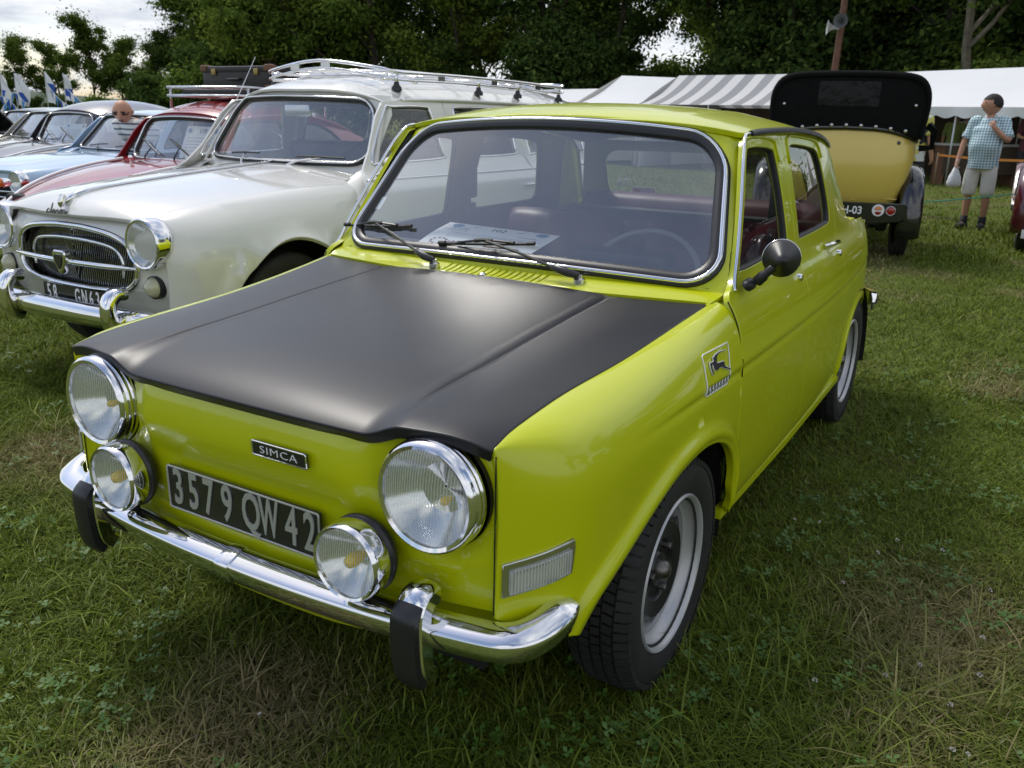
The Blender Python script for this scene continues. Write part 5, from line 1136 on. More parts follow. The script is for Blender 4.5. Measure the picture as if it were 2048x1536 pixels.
def low_saloon(loc, paint, label, lamps=True):
    o = empty('small_saloon_car', loc); tag(o, label, 'car'); F = build_car(BS, o, paint)
    def nz(x, z): return x, -.66+.06*(np.abs(x)/.6)**2+.03*sstep(.60, .80, z), z
    hole = smooth_poly([(-.50, .56), (-.48, .64), (-.3, .675), (0, .68), (.3, .675), (.48, .64), (.50, .56), (.44, .50), (0, .485), (-.44, .50)], 4)
    panel('nose_panel', paint, o, [(-.64, .42), (.64, .42), (.645, .70), (.58, .755), (0, .745), (-.58, .755), (-.645, .70)], [hole], nz, step=.06, flange=.02, ref=(0, -1, 0))
    panel('grille_back', 'dark', o, [(-.52, .47), (.52, .47), (.52, .70), (-.52, .70)], [], lambda x, z: (x, nz(x, z)[1]+.05, z), step=.2, flange=0, ref=(0, -1, 0))
    for z in (.535, .585, .635):
        mk('grille_bar', *tube([(x, float(nz(np.array(x), np.array(z))[1])+.02, z) for x in np.linspace(-.47, .47, 9)], .008, 6), 'chrome', o, 180)
    mk('grille_emblem', *sweep([(p[0], -.675, p[1]) for p in smooth_poly([(-.05, .63), (.05, .63), (.04, .56), (0, .52), (-.04, .56)], 4)], circ(.006, 6), True, up=(0, 1, 0)), 'old_brass', o)
    for s in (1, -1): lamp(o, (s*.56, -.665, .675), .095, 'headlight', .08, 'lamp_glass', bulb=False)
    b_ = spline([(-.76, -.42, .40), (-.74, -.6, .40), (-.6, -.72, .40), (0, -.76, .40), (.6, -.72, .40), (.74, -.6, .40), (.76, -.42, .40)], 5); mk('front_bumper', *sweep(b_, [(-.01, .05), (.02, .02), (.02, -.02), (-.01, -.05)]), 'chrome', o)
    panel('scuttle_panel', paint, o, [(-.62, .615), (.62, .615), (.66, .70), (.55, .74), (0, .64), (-.55, .74), (-.66, .70)], [], lambda x, y: (x, y, F['hood'](x, y)[2]+.003), step=.08, flange=.01, ref=(0, 0, 1))
    for s in (1, -1): mk('scuttle_corner', [(s*.56, .48, .855), (s*.68, .48, .82), (s*.70, .55, .87), (s*.64, .70, .91), (s*.58, .70, .90), (s*.56, .6, .875)], [(0, 1, 2, 5), (5, 2, 3, 4)], paint, o, 180)
    wipers_on(F, o, [(-.10, -.01, -.30, .03, -.02, .06), (.30, -.01, .12, .03, .42, .06)], 'gloss_rubber')
    bench(o, 1.15, .45, 1.15); bench(o, 1.95, .46, 1.15); steering(o, .32, 1.0, .80); mk('dashboard', *box((0, .80, .80), (1.2, .14, .12), .04), 'vinyl_black', o); mk('cabin_floor', *box((0, 1.5, .40), (1.2, 1.7, .02)), 'carpet', o); mk('bulkhead', *box((0, .62, .62), (1.1, .02, .4)), 'dark', o)
    return o, F
blu, BF = low_saloon((-6.72, 3.10, 0), 'blue_paint', 'light blue saloon car parked beside the red car')
mk('badge_script', *tube(spline([(x_, -.668+.5*(z_-.80), z_) for x_, z_ in ((-.09, .805), (-.06, .815), (-.045, .800), (-.02, .815), (0, .802), (.03, .814), (.06, .803))], 4), .004, 5), 'bolt_steel', blu, 180)
crm, CF = low_saloon((-10.45, 4.50, 0), 'cream_paint', 'pale cream saloon car parked past the purple car')
mat('black_paint', (.010, .010, .011), .25, coat=1)
blk, KF = low_saloon((-12.6, 5.4, 0), 'black_paint', 'black car at the end of the row with its bonnet raised')
KF['bonnet'].matrix_basis = T_(0, .62, .88) @ Rx(R(-48)) @ T_(0, -.62, -.88)
mk('bonnet_edge', *tube([(x, .62-.02, .885) for x in (-.6, .6)], .01, 6), 'dull_chrome', KF['bonnet'])
# entry sheets behind the other windscreens
def wind_sheet(car_o, x, y, z, lean, label, w=.40, h=.28, rz=0.0, text=None):
    lx, ly, lz = car_o.location; s_ = tag(empty('entry_sheet', (lx+x, ly+y, lz+z), rz), label, 'sheet')
    M = Rx(R(lean)); mb = MB(); nx = 6
    mb.add(([M @ Vector((-w/2+w*i/nx, .010*math.sin(math.pi*i/nx), h*j)) for j in (0, 1) for i in range(nx+1)], [(i, i+1, nx+2+i, nx+1+i) for i in range(nx)])); mb.build('paper', ['paper'], s_, 180)
    def pr(vf, u, vv, m): mk('print', [M @ Vector((p[0]+u*w, -.004+p[1], p[2]+vv*h)) for p in vf[0]], vf[1], m, s_)
    if text: pr(text_vf(text, .055, 0, .0005), 0, .83, 'ink_black')
    for u in (-.38, .38): pr(lathe([(.001, 0), (.02, 0)], 10, 'Y'), u, .84, 'ink_blue')
    for k in range(5): pr(box((0, 0, 0), (w*.8, 0, .004)), 0, .62-.1*k, 'ink_grey')
wind_sheet(red, .20, .74, .93, -25, 'white sheet numbered 119 propped behind the red car windscreen', .40, .27, 0, '119')
wind_sheet(pur, .05, .74, .93, -30, 'white sheet propped behind the purple car windscreen', .38, .22)
wind_sheet(crm, .0, .86, .89, -45, 'white sheet propped behind the cream car windscreen', .40, .25)
mat('parchment', (.55, .40, .25), .8)
rl_ = red.location; tag(mk('parchment_card', *xf(box((0, 0, .06), (.12, .004, .12)), T_(rl_.x+.34, rl_.y+.70, .925) @ Rx(R(-20)) @ Ry(R(8))), 'parchment'), 'brown parchment card leaning beside the sheet numbered 119', 'card')
# ------------------------------------------------------------------ 1920s open tourers (local frame: origin on the ground under the tail, forward +Y, right +X)
mat('yellow_paint', (.68, .51, .105), .35, coat=.7, coat_rough=.08, noise=(2, .03)); mat('black_gloss', (.010, .010, .011), .18, coat=1, coat_rough=.05, noise=(3, .1))
mat('hood_cloth', (.006, .006, .006), .85, spec=.12, noise=(14, .2), bump=(90, .2, .002)); mat('maroon_paint', (.085, .008, .016), .25, coat=1, coat_rough=.05)
mat('dark_glass', (.006, .006, .007), .3, coat=.05, spec=.15, bump=(7, .9, .03)); mat('stud', (.7, .7, .68), .3, 1)
def tourer(loc, yaw, paint, label, top=True, plate=None):
    o = empty('vintage_tourer', loc, yaw); tag(o, label, 'car')
    zs = [(.56, .585, .05), (.62, .61, .02), (.78, .655, -.025), (.95, .685, -.03), (1.10, .695, -.01), (1.22, .69, .02), (1.27, .685, .035)]
    v = []; f = []; n = 41
    for z, w, yo in zs:
        for i in range(n):
            t = math.pi*i/(n-1); c, s_ = math.cos(t), math.sin(t); e = .38
            x = -w*math.copysign(abs(c)**e, c); y = .55-.55*abs(s_)**e+yo*s_ if i not in (0, n-1) else 1.9
            zz = z-(.12*(abs(x)/w)**3*((z-.56)/.71)**3)
            v.append((x, y, zz))
    for k in range(len(zs)-1):
        for i in range(n-1): f.append((k*n+i, k*n+i+1, (k+1)*n+i+1, (k+1)*n+i))
    tub = mk('body_tub', v, f, paint, o, 60)
    tp = [Vector(p) for p in v[-n:]]; mk('body_rail', *tube([p+Vector((0, -.008, .0)) for p in tp], .028, 8), 'black_gloss' if top else paint, o, 180)
    mk('tail_moulding', *box((.02, .058, .60), (1.08, .012, .010), .002), paint, o); mk('tail_catch', *box((.155, .05, .60), (.055, .03, .045), .006), paint, o)
    bar = MB(); bar.add(extrude([(-.62, .10), (.64, .10), (.66, .08), (.66, -.03), (.60, -.075), (.30, -.11), (-.30, -.11), (-.58, -.075), (-.62, -.03)], -.02, .02, .006)); bo = bar.build('tail_board', ['black_gloss'], o); bo.location = (0, -.03, .465)
    if plate:
        vt, ft = text_vf(plate, .105, .001, .002, .9); mk('plate_lettering', [(p[0]+.125, p[1]-.023, p[2]+.02) for p in vt], ft, 'white', bo)
    for s in (1, -1):
        l1 = mk('tail_lamp', *lathe([(.054, .0), (.059, -.012), (.055, -.026), (.030, -.027), (.001, -.027)], 24, 'Y', (s*.395, -.02, .03)), 'white', bo, 60)
        mk('amber_lens', *xf(lathe([(.001, -.036), (.026, -.034), (.042, -.024)], 24, 'Y', arc=(.1, math.pi-.1)), T_(s*.395, -.02, .034)), 'amber', l1, 180); mk('red_lens', *xf(lathe([(.001, -.036), (.02, -.034), (.034, -.024)], 24, 'Y', arc=(math.pi, 2*math.pi)), T_(s*.395, -.02, .018)), 'red_lens', l1, 180)
        l2 = mk('reflector_disc', *lathe([(.001, -.014), (.038, -.014), (.044, -.008), (.044, 0)], 24, 'Y', (s*.510, -.02, .03)), 'red_lens', bo, 60); mk('reflector_rim', *torus_vf(.042, .004, 'Y', 24, 6, (s*.510, -.034, .03)), 'dull_chrome', l2, 180)
        # wing over the rear wheel
        wv = []; wf = []; prof = [(-.11, -.05), (-.105, -.01), (-.06, .018), (0, .028), (.06, .018), (.105, -.01), (.115, -.06)]; m = 18
        for i in range(m):
            a = R(-18)+R(175)*i/(m-1); rr = .43+.05*(i/(m-1))
            for px_, pz in prof: r2 = rr+pz; wv.append((s*(.70+px_), .42-r2*math.cos(a), .38+r2*math.sin(a)*1.12))
        for i in range(m-1):
            for k in range(len(prof)-1): wf.append((i*7+k, i*7+k+1, (i+1)*7+k+1, (i+1)*7+k))
        wg = mk('rear_wing', wv, wf, 'black_gloss' if top else paint, o, 180); sm = wg.modifiers.new('thickness', 'SOLIDIFY'); sm.thickness = .006
        for y, nm in ((.42, 0), (3.1, 0)):
            w = empty('wheel', (s*.67, y, .374), 0 if s > 0 else math.pi, o); simple_wheel(w, .38, .26, .13, 'dull_chrome', paint if y else paint, .07)
        fv = MB(); fv.add(sweep(spline([(s*.72, 2.45, .42), (s*.72, 2.62, .60), (s*.72, 2.85, .80), (s*.72, 3.1, .86), (s*.72, 3.4, .80), (s*.72, 3.6, .62)], 5), [(-.11, -.02), (-.06, .012), (0, .02), (.06, .012), (.11, -.02), (0, .008)])); fv.build('front_wing', ['black_gloss' if top else paint], o)
        mk('running_board', *box((s*.72, 1.75, .40), (.22, 1.6, .03), .008), 'black_gloss', o)
    ch = MB(); ch.add(box((0, 1.7, .45), (1.0, 3.2, .16), .02)); ch.add(tube([(-.66, .42, .374), (.66, .42, .374)], .05, 10)); ch.add(lathe([(.001, -.14), (.11, -.08), (.14, 0), (.11, .08), (.001, .14)], 14, 'X', (.12, .42, .374))); ch.add(box((0, .15, .40), (.9, .3, .12), .02))
    for s in (1, -1): ch.add(sweep(spline([(s*.48, -.02, .40), (s*.48, .2, .30), (s*.48, .5, .27), (s*.48, .9, .36)], 4), [(-.03, -.02), (-.03, .02), (.03, .02), (.03, -.02)]))
    ch.build('chassis', ['underbody'], o)
    bn = MB(); bn.add(box((0, 2.75, .85), (.72, 1.15, .55), .12)); bn.build('bonnet', [paint], o, 60); mk('radiator', *box((0, 3.36, .85), (.62, .10, .66), .05), 'dull_chrome', o, 60)
    mk('windscreen_frame', *tube([(-.55, 2.1, 1.05), (-.55, 2.02, 1.62), (.55, 2.02, 1.62), (.55, 2.1, 1.05)], .015, 6), 'dull_chrome', o, 180)
    bench(o, 1.0, .70, 1.2, 'vinyl_black')
    if top:
        arch = [(-.70, 1.17), (-.725, 1.34), (-.735, 1.50), (-.715, 1.63), (-.645, 1.73), (-.52, 1.775), (-.3, 1.79), (0, 1.795), (.3, 1.79), (.52, 1.775), (.645, 1.73), (.715, 1.63), (.735, 1.50), (.725, 1.34), (.70, 1.17)]
        A = smooth_poly(arch, 3, False); n = len(A); v = []; f = []
        for (y, k, dz) in ((.00, .955, -.055), (.005, .985, -.02), (.03, 1.0, 0), (.12, 1.0, .0), (.9, 1.0, .01), (1.9, .97, -.03), (2.08, .96, -.05)):
            for p in A: v.append((p[0]*k, y-.02, 1.21+(p[1]-1.21)*(1+(dz/.6))))
        for k in range(6):
            for i in range(n-1): f.append((k*n+i, k*n+i+1, (k+1)*n+i+1, (k+1)*n+i))
        so = mk('soft_top', v, f, 'hood_cloth', o, 180); sm = so.modifiers.new('thickness', 'SOLIDIFY'); sm.thickness = .02
        Ai = [(p[0]*.95, 1.21+(p[1]-1.21)*.92) for p in A]
        rw = rrect(.56, .23, .02, 4, (-.01, 1.58))
        bp_ = panel('rear_curtain', 'hood_cloth', o, Ai+[(.5, 1.235), (.25, 1.262), (0, 1.27), (-.25, 1.262), (-.5, 1.235)], [rw], lambda x, z: (x, .015-.03*np.sin(np.clip((z-1.2)/.6, 0, 1)*math.pi)*np.cos(x*1.6), z), step=.06, flange=.01, ref=(0, -1, 0))
        panel('rear_light', 'dark_glass', bp_, rw, [], lambda x, z: (x, .002-.02*np.sin(np.clip((z-1.2)/.6, 0, 1)*math.pi)*np.cos(x*1.6), z), step=.05, flange=0, ref=(0, -1, 0))
        for k, x in enumerate(np.linspace(-.54, .54, 9)): mk('stud', *lathe([(.001, -.014), (.014, -.010), (.018, 0)], 12, 'Y', (x, -.022-.0*x, 1.292-.045*abs(x/.54)**2)), 'stud', bp_, 180)
        for x in (-.60, .60): mk('stud', *lathe([(.001, -.012), (.012, -.010), (.016, 0)], 12, 'Y', (x, -.012, 1.48)), 'stud', bp_, 180)
        mk('body_stud', *lathe([(.001, -.016), (.014, -.012), (.02, 0)], 12, 'Y', (.50, .028, 1.135)), 'bolt_steel', o, 180)
        for s in (1, -1): mk('hood_strap', *sweep([(s*.74, .10, 1.30), (s*.80, .06, 1.26), (s*.80, .06, 1.10), (s*.70, .12, 1.09)], [(-.012, -.03), (-.012, .03), (.012, .03), (.012, -.03)]), 'hood_cloth', o)
    return o
yc = gp(1690, 520, 0); yel = tourer((-.46, 7.42, 0), R(14), 'yellow_paint', 'pale yellow vintage tourer with black folding hood seen from behind', True, 'RH-03')
mar = tourer((1.87, 9.05, 0), R(2), 'maroon_paint', 'maroon vintage tourer with rounded wings beside the standing man', False)
mar2 = tourer((3.75, 8.3, 0), R(4), 'maroon_paint', 'added unseen maroon tourer with black hood up next to the open one', True)  # out-of-view second car, added to put maroon into the window reflections
mk('number_board', *box((-.60, -.05, .22), (.20, .02, .09), .004), 'white', mar)
# ------------------------------------------------------------------ people
for n_, c_ in (('skin', (.50, .27, .18)), ('skin_tan', (.52, .27, .17)), ('hair_dark', (.018, .013, .010)), ('hair_grey', (.12, .11, .10)), ('shorts_beige', (.78, .75, .68)), ('sock_black', (.015, .015, .016)), ('shoe_grey', (.03, .028, .027)), ('trousers_dark', (.018, .02, .028)), ('trousers_grey', (.16, .155, .14)), ('shirt_grey', (.36, .35, .32)), ('cloth_green', (.20, .25, .07)), ('cloth_dark', (.05, .05, .055)), ('cloth_maroon', (.09, .02, .03)), ('cap_yellow', (.6, .33, .03)), ('skirt_brown', (.13, .09, .08)), ('plastic_white', (.78, .79, .80))):
    mat(n_, c_, .75 if 'skin' not in n_ else .5, noise=(6, .08), bump=(12, .5, .012) if n_ in ('shorts_beige', 'shirt_grey', 'cloth_green') else None)
def pattern_mat(name, kind):
    m = bpy.data.materials.new(name); m.use_nodes = True; nt = m.node_tree; b = nt.nodes['Principled BSDF']; b.inputs['Roughness'].default_value = .8; N = nt.nodes.new; L = nt.links.new
    tc = N('ShaderNodeTexCoord'); 
    def wave(axis, sc):
        w = N('ShaderNodeTexWave'); w.bands_direction = axis; w.inputs['Scale'].default_value = sc; w.inputs['Distortion'].default_value = .6; w.inputs['Detail'].default_value = 1; L(tc.outputs['Object'], w.inputs[0]); return w.outputs[1]
    if kind == 'check':
        mr = N('ShaderNodeMath'); mr.operation = 'ADD'; L(wave('X', 9), mr.inputs[0]); L(wave('Z', 9), mr.inputs[1])
        cr = N('ShaderNodeValToRGB'); e = cr.color_ramp.elements; e[0].position = .18; e[0].color = (.10, .27, .33, 1); e[1].position = .62; e[1].color = (.66, .78, .80, 1); hf = N('ShaderNodeMath'); hf.operation = 'MULTIPLY'; hf.inputs[1].default_value = .5; L(mr.outputs[0], hf.inputs[0]); L(hf.outputs[0], cr.inputs[0])
    elif kind == 'stripe':
        cr = N('ShaderNodeValToRGB'); e = cr.color_ramp.elements; e[0].position = .18; e[0].color = (.12, .13, .17, 1); e[1].position = .3; e[1].color = (.75, .74, .70, 1); L(wave('Z', 5.5), cr.inputs[0])
    else:
        v = N('ShaderNodeTexVoronoi'); v.inputs['Scale'].default_value = 14; L(tc.outputs['Object'], v.inputs[0]); sp = N('ShaderNodeSeparateColor'); L(v.outputs['Color'], sp.inputs[0])
        cr = N('ShaderNodeValToRGB'); cr.color_ramp.interpolation = 'CONSTANT'; e = cr.color_ramp.elements; e[0].color = (.02, .025, .03, 1); e[1].position = .35; e[1].color = (.60, .55, .12, 1); q = e.new(.7); q.color = (.66, .68, .62, 1); L(sp.outputs[0], cr.inputs[0])
    L(cr.outputs[0], b.inputs['Base Color']); MATS[name] = m
pattern_mat('shirt_check', 'check'); pattern_mat('shirt_stripe', 'stripe'); pattern_mat('shirt_flower', 'flower')
def skin_mesh(name, chains, m, parent, sub=2):
    """chains of (x, y, z, r) sharing points grown into one skin; radius may be (rx, ry)"""
    me = bpy.data.meshes.new(name); pts = []; idx = {}; ed = []; rad = []
    for ch in chains:
        pv = None
        for p in ch:
            k = tuple(round(c, 4) for c in p[:3])
            if k not in idx: idx[k] = len(pts); pts.append(p[:3]); rad.append(p[3:] if len(p) > 4 else (p[3], p[3]))
            if pv is not None and pv != idx[k]: ed.append((pv, idx[k]))
            pv = idx[k]
    me.from_pydata(pts, ed, []); o = bpy.data.objects.new(name, me); COL.objects.link(o)
    md = o.modifiers.new('skin', 'SKIN'); md.use_smooth_shade = True
    for i, v in enumerate(o.data.skin_vertices[0].data): v.radius = rad[i]; v.use_root = (i == 0)
    sb = o.modifiers.new('sub', 'SUBSURF'); sb.levels = sub; sb.render_levels = sub
    dg = bpy.context.evaluated_depsgraph_get(); ev = o.evaluated_get(dg); nm = bpy.data.meshes.new_from_object(ev); bpy.data.objects.remove(o)
    nm.materials.clear(); nm.materials.append(MATS[m]); nm.name = name
    for p in nm.polygons: p.use_smooth = True
    r_ = bpy.data.objects.new(name, nm); COL.objects.link(r_); r_.parent = parent; return r_
def head_vf(h=.23):
    """head looking towards -Y, origin at the chin-neck junction; ellipsoid sculpted with brow, nose, chin and ears"""
    n, m = 28, 22; v = []; f = []
    for j in range(m+1):
        ph = math.pi*j/m; z = math.cos(ph)
        for i in range(n):
            a = 2*math.pi*i/n; x, y = math.sin(ph)*math.sin(a), -math.sin(ph)*math.cos(a)
            X, Y, Z = x*.40, y*.47, z*.5
            jaw = max(0, -z); X *= 1-.28*jaw; Y *= 1-.12*jaw
            fr = max(0, -y)*math.exp(-(x/.22)**2)
            Y -= .10*fr*math.exp(-((z+.12)/.16)**2)*math.exp(-(x/.12)**2)          # nose
            Y -= .025*fr*math.exp(-((z-.18)/.10)**2)                                # brow
            Y += .035*max(0, -y)*math.exp(-((abs(x)-.36)/.13)**2)*math.exp(-((z-.02)/.09)**2)   # eye sockets
            Y -= .03*fr*math.exp(-((z+.78)/.15)**2)                                 # chin
            Y -= .02*fr*math.exp(-((z+.45)/.06)**2)                                 # lips
            X += math.copysign(.05, x)*math.exp(-((abs(x)-1)/.2)**2)*math.exp(-((y-.05)/.18)**2)*math.exp(-((z+.05)/.25)**2)   # ears
            v.append((X*h, Y*h, Z*h+h*.5))
    for j in range(m):
        for i in range(n): k = (i+1) % n; f.append((j*n+i, (j+1)*n+i, (j+1)*n+k, j*n+k))
    return v, f
def hair_vf(h=.23, line=.42, back=-.30, puff=1.035):
    hv, hf = head_vf(h); keep = []
    c = Vector((0, 0, h*.5)); v = []
    for p in hv:
        q = Vector(p)-c; rr = q.length/(h*.5); k = puff+.012*math.sin(q.x*190)*math.cos(q.y*170+q.z*150); v.append(tuple(c+q*k))
    for q in hf:
        ce = sum((Vector(hv[i]) for i in q), Vector())/len(q)-c; zz = ce.z/(h*.5); yy = -ce.y/(h*.45)
        lim = line if yy > .35 else (back if yy < -.1 else back+(line-back)*(yy+.1)/.45)
        if zz > lim: keep.append(q)
    return v, keep
def hand(chains, w, d, s, curl=.4, size=1.0):
    """five finger chains from a wrist point w along direction d (unit), palm normal side s"""
    d = Vector(d).normalized(); sd = Vector(s).normalized(); nn = d.cross(sd); w = Vector(w)
    pal = w+d*.05*size; chains.append([(*w, .024), (*pal, .030, .018)])
    for k, (o_, L) in enumerate(((-.027, .062), (-.009, .072), (.009, .068), (.026, .055))):
        b = pal+sd*o_*size+d*.030*size; m1 = b+(d*math.cos(curl)+nn*math.sin(curl))*L*.5*size; e = m1+(d*math.cos(curl*2.2)+nn*math.sin(curl*2.2))*L*.5*size
        chains.append([(*pal, .030, .018), (*b, .0095), (*m1, .0088), (*e, .007)])
    t0 = w+d*.025*size-sd*.028*size; t1 = t0+(d*.7-sd*.55+nn*.4).normalized()*.035*size; t2 = t1+(d*.95+nn*.3).normalized()*.03*size
    chains.append([(*w, .024), (*t0, .011), (*t1, .010), (*t2, .008)])
def person(loc, rz, label, top, bottom, skin='skin', hair='hair_dark', H=1.74, arms='down', shorts=False, belly=0.0, head_rz=0.0, head_rx=0.0, bald=False, cap=None, skirt=False, shoes='shoe_grey', lean=0.0, group=None, hs=.268):
    k = H/1.74; o = empty('person', loc, rz); o.scale = (k, k, k); tag(o, label, 'person', group)
    hipz, kz, az = .92, .50, .09
    Lg = [[(s*.095, 0, hipz, .088), (s*.105, -.01, .70, .078), (s*.11, -.012, kz, .055), (s*.112, .005, .34, .056), (s*.115, .015, az+.03, .036), (s*.118, -.02, .045, .036), (s*.125, -.13, .030, .030)] for s in (1, -1)]
    sh = 1.44; hl = math.sin(lean); hc = math.cos(lean)
    def T(x, y, z): return (x, y*hc-(z-hipz)*hl if z > hipz else y, hipz+(z-hipz)*hc+y*hl if z > hipz else z)
    spine = [(*T(0, 0, hipz+.02), .135, .105), (*T(0, -.01-belly*.3, 1.10), .135+belly*.6, .11+belly), (*T(0, .0, 1.26), .15+belly*.3, .11+belly*.4), (*T(0, .015, 1.38), .105, .070), (*T(0, .015, 1.47), .062), (*T(0, -.005, 1.54), .064)]
    body = [spine]+[[spine[0]]+l for l in Lg]
    def arm(s, el, wr): return [spine[3], (*T(s*.165, .012, 1.415), .060), (*T(*el), .045), (*T(*wr), .031)]
    if arms == 'chin': A = {1: arm(1, (.285, -.10, 1.16), (.085, -.21, 1.345)), -1: arm(-1, (-.27, .0, 1.14), (-.30, -.06, .90))}
    elif arms == 'front': A = {s: arm(s, (s*.25, -.02, 1.14), (s*.17, -.24, 1.10)) for s in (1, -1)}
    else: A = {s: arm(s, (s*.255, .02, 1.13), (s*.27, -.05, .89)) for s in (1, -1)}
    for s in (1, -1):
        body.append(A[s]); w = A[s][-1][:3]; e = A[s][-2][:3]; d = Vector(w)-Vector(e)
        hand(body, w, d if not (arms == 'chin' and s == 1) else (-.15, .35, .9), (0, 1, 0) if arms != 'chin' or s < 0 else (1, 0, 0), 1.0 if arms == 'chin' else .45)
    bo = skin_mesh('body', body, skin, o, 1)
    hd = T(0, -.025, 1.500); M = T_(*hd) @ Rz(head_rz) @ Rx(head_rx)
    ho = mk('head', *xf(head_vf(hs), M), skin, o, 180)
    for s in (1, -1):
        mk('eye', *xf(lathe([(.001, -.013), (.011, -.010), (.015, 0)], 10, 'Y', (s*.040, -.098, .142)), M), 'ink_black' if False else 'hair_dark', ho, 180)
    mk('nose', *xf(lathe([(.001, -.02), (.010, -.012), (.016, .008)], 10, 'Y', (0, -.115, .098)), M), skin, ho, 180); [mk('ear', *xf(lathe([(.001, -.012), (.016, -.008), (.022, .004), (.012, .012)], 12, 'X', (s*.098, .012, .115)), M), skin, ho, 180) for s in (1, -1)]
    for s in (1, -1): mk('brow', *xf(box((s*.040, -.104, .164), (.046, .016, .011), .004), M), hair, ho)
    mk('mouth', *xf(box((0, -.104, .064), (.045, .012, .008), .003), M), 'cloth_maroon', ho)
    if not bald: mk('hair', *xf(hair_vf(.268), M), hair, o, 180)
    else:
        hv_, hf_ = head_vf(hs); fr_h = [q_ for q_ in hf_ if -.62 < (sum(hv_[i][2] for i in q_)/4-hs*.5)/(hs*.5) < -.02 and sum(hv_[i][1] for i in q_)/4 > -.01]
        mk('hair_fringe', *xf(([(p_[0]*1.025, p_[1]*1.03, p_[2]) for p_ in hv_], fr_h), M), 'hair_grey', o, 180)
        mk('spectacles', *xf(tube([(-.085, .0, .135), (-.075, -.09, .135), (0, -.108, .135), (.075, -.09, .135), (.085, 0, .135)], .006, 6), M), 'hair_dark', ho, 180)
    if cap: mk('cap', *xf(hair_vf(.268, .15, -.05, 1.09), M), cap, o, 180)
    # shirt: a lofted tube of ellipses with folds, plus sleeves
    sp = [Vector(p[:3]) for p in spine[:4]]; rads = [(p[3], p[4] if len(p) > 4 else p[3]) for p in spine[:4]]
    st = [(Vector((sp[0].x, sp[0].y, sp[0].z-.13)), rads[0][0]+.058, rads[0][1]+.052), (sp[0], rads[0][0]+.050, rads[0][1]+.045+belly*.5), (sp[1], rads[1][0]+.042, rads[1][1]+.038), (sp[2], rads[2][0]+.040, rads[2][1]+.036), (sp[2].lerp(sp[3], .55), rads[2][0]+.045, rads[2][1]+.028), (sp[3], .178, .112), (sp[3]+(sp[3]-sp[2]).normalized()*.045, .150, .104), (sp[3]+(sp[3]-sp[2]).normalized()*.085, .092, .084), (sp[3]+(sp[3]-sp[2]).normalized()*.125, .066, .068)]
    n = 28; v = []; f = []; fine = []
    for k in range(len(st)-1):
        for t in (0, .25, .5, .75): fine.append((st[k][0].lerp(st[k+1][0], t), st[k][1]+(st[k+1][1]-st[k][1])*t, st[k][2]+(st[k+1][2]-st[k][2])*t))
    fine.append(st[-1])
    for q, (c, rx, ry) in enumerate(fine):
        for i in range(n):
            a = 2*math.pi*i/n; w = 1+(.028*math.sin(3*a+q*.55)+.02*math.sin(5*a-q*.8))*(q < 20); v.append((c.x+rx*w*math.cos(a), c.y+ry*w*math.sin(a), c.z))
    for q in range(len(fine)-1):
        for i in range(n): j = (i+1) % n; f.append((q*n+i, q*n+j, (q+1)*n+j, (q+1)*n+i))
    sm_ = MB(); sm_.add((v, f))
    for s in (1, -1):
        a_ = A[s]; p0 = Vector(a_[1][:3])-Vector((s*.05, 0, .01)); p1 = Vector(a_[1][:3])+Vector((s*.012, 0, 0)); e = Vector(a_[1][:3]).lerp(Vector(a_[2][:3]), .35); e2 = Vector(a_[1][:3]).lerp(Vector(a_[2][:3]), .80); sm_.add(tube(spline([p0, p1, e, e2], 4), .076, 14, scale=[.9, 1.0, 1.03, 1.05, 1.04, 1.0, .98, .98, .97, .96, .98, .98, .99]))
    sm_.build('shirt', [top], o, 180)
    if skirt: mk('skirt', *lathe([(.15, .98), (.17, .88), (.21, .65), (.24, .42), (.23, .42)], 20, 'Z'), bottom, o, 180)
    else:
        zz = .43 if shorts else .07
        pants = [[(0, 0, hipz+.06, .150, .118), (0, 0, hipz-.02, .150, .12)]]
        for s in (1, -1):
            L_ = [(0, 0, hipz-.02, .150, .12), (s*.10, 0, hipz-.10, .108), (s*.108, -.01, .70, .108 if shorts else .095), (s*.112, -.01, kz+.02, .100 if shorts else .074)]
            L_ += [(s*.113, -.005, zz, .100)] if shorts else [(s*.114, .008, .28, .070), (s*.116, .010, zz, .066)]
            pants.append(L_)
        skin_mesh('shorts' if shorts else 'trousers', pants, bottom, o, 2)
    for s in (1, -1):
        mk('shoe', *xf(box((0, 0, 0), (.098, .27, .075), .03), T_(s*.122, -.06, .040) @ Rz(s*.12)), shoes, o, 60)
        if shorts: mk('sock', *lathe([(.050, .06), (.048, .17), (.044, .17)], 14, 'Z', (s*.115, .012, 0)), 'sock_black', o, 180)
    return o
mp_ = gp(1942, 457)
man = person(mp_, R(-6), 'man in pale blue checked shirt and beige shorts with hand at his collar', 'shirt_check', 'shorts_beige', 'skin_tan', H=1.69, arms='chin', shorts=True, belly=.045, head_rz=R(-62))
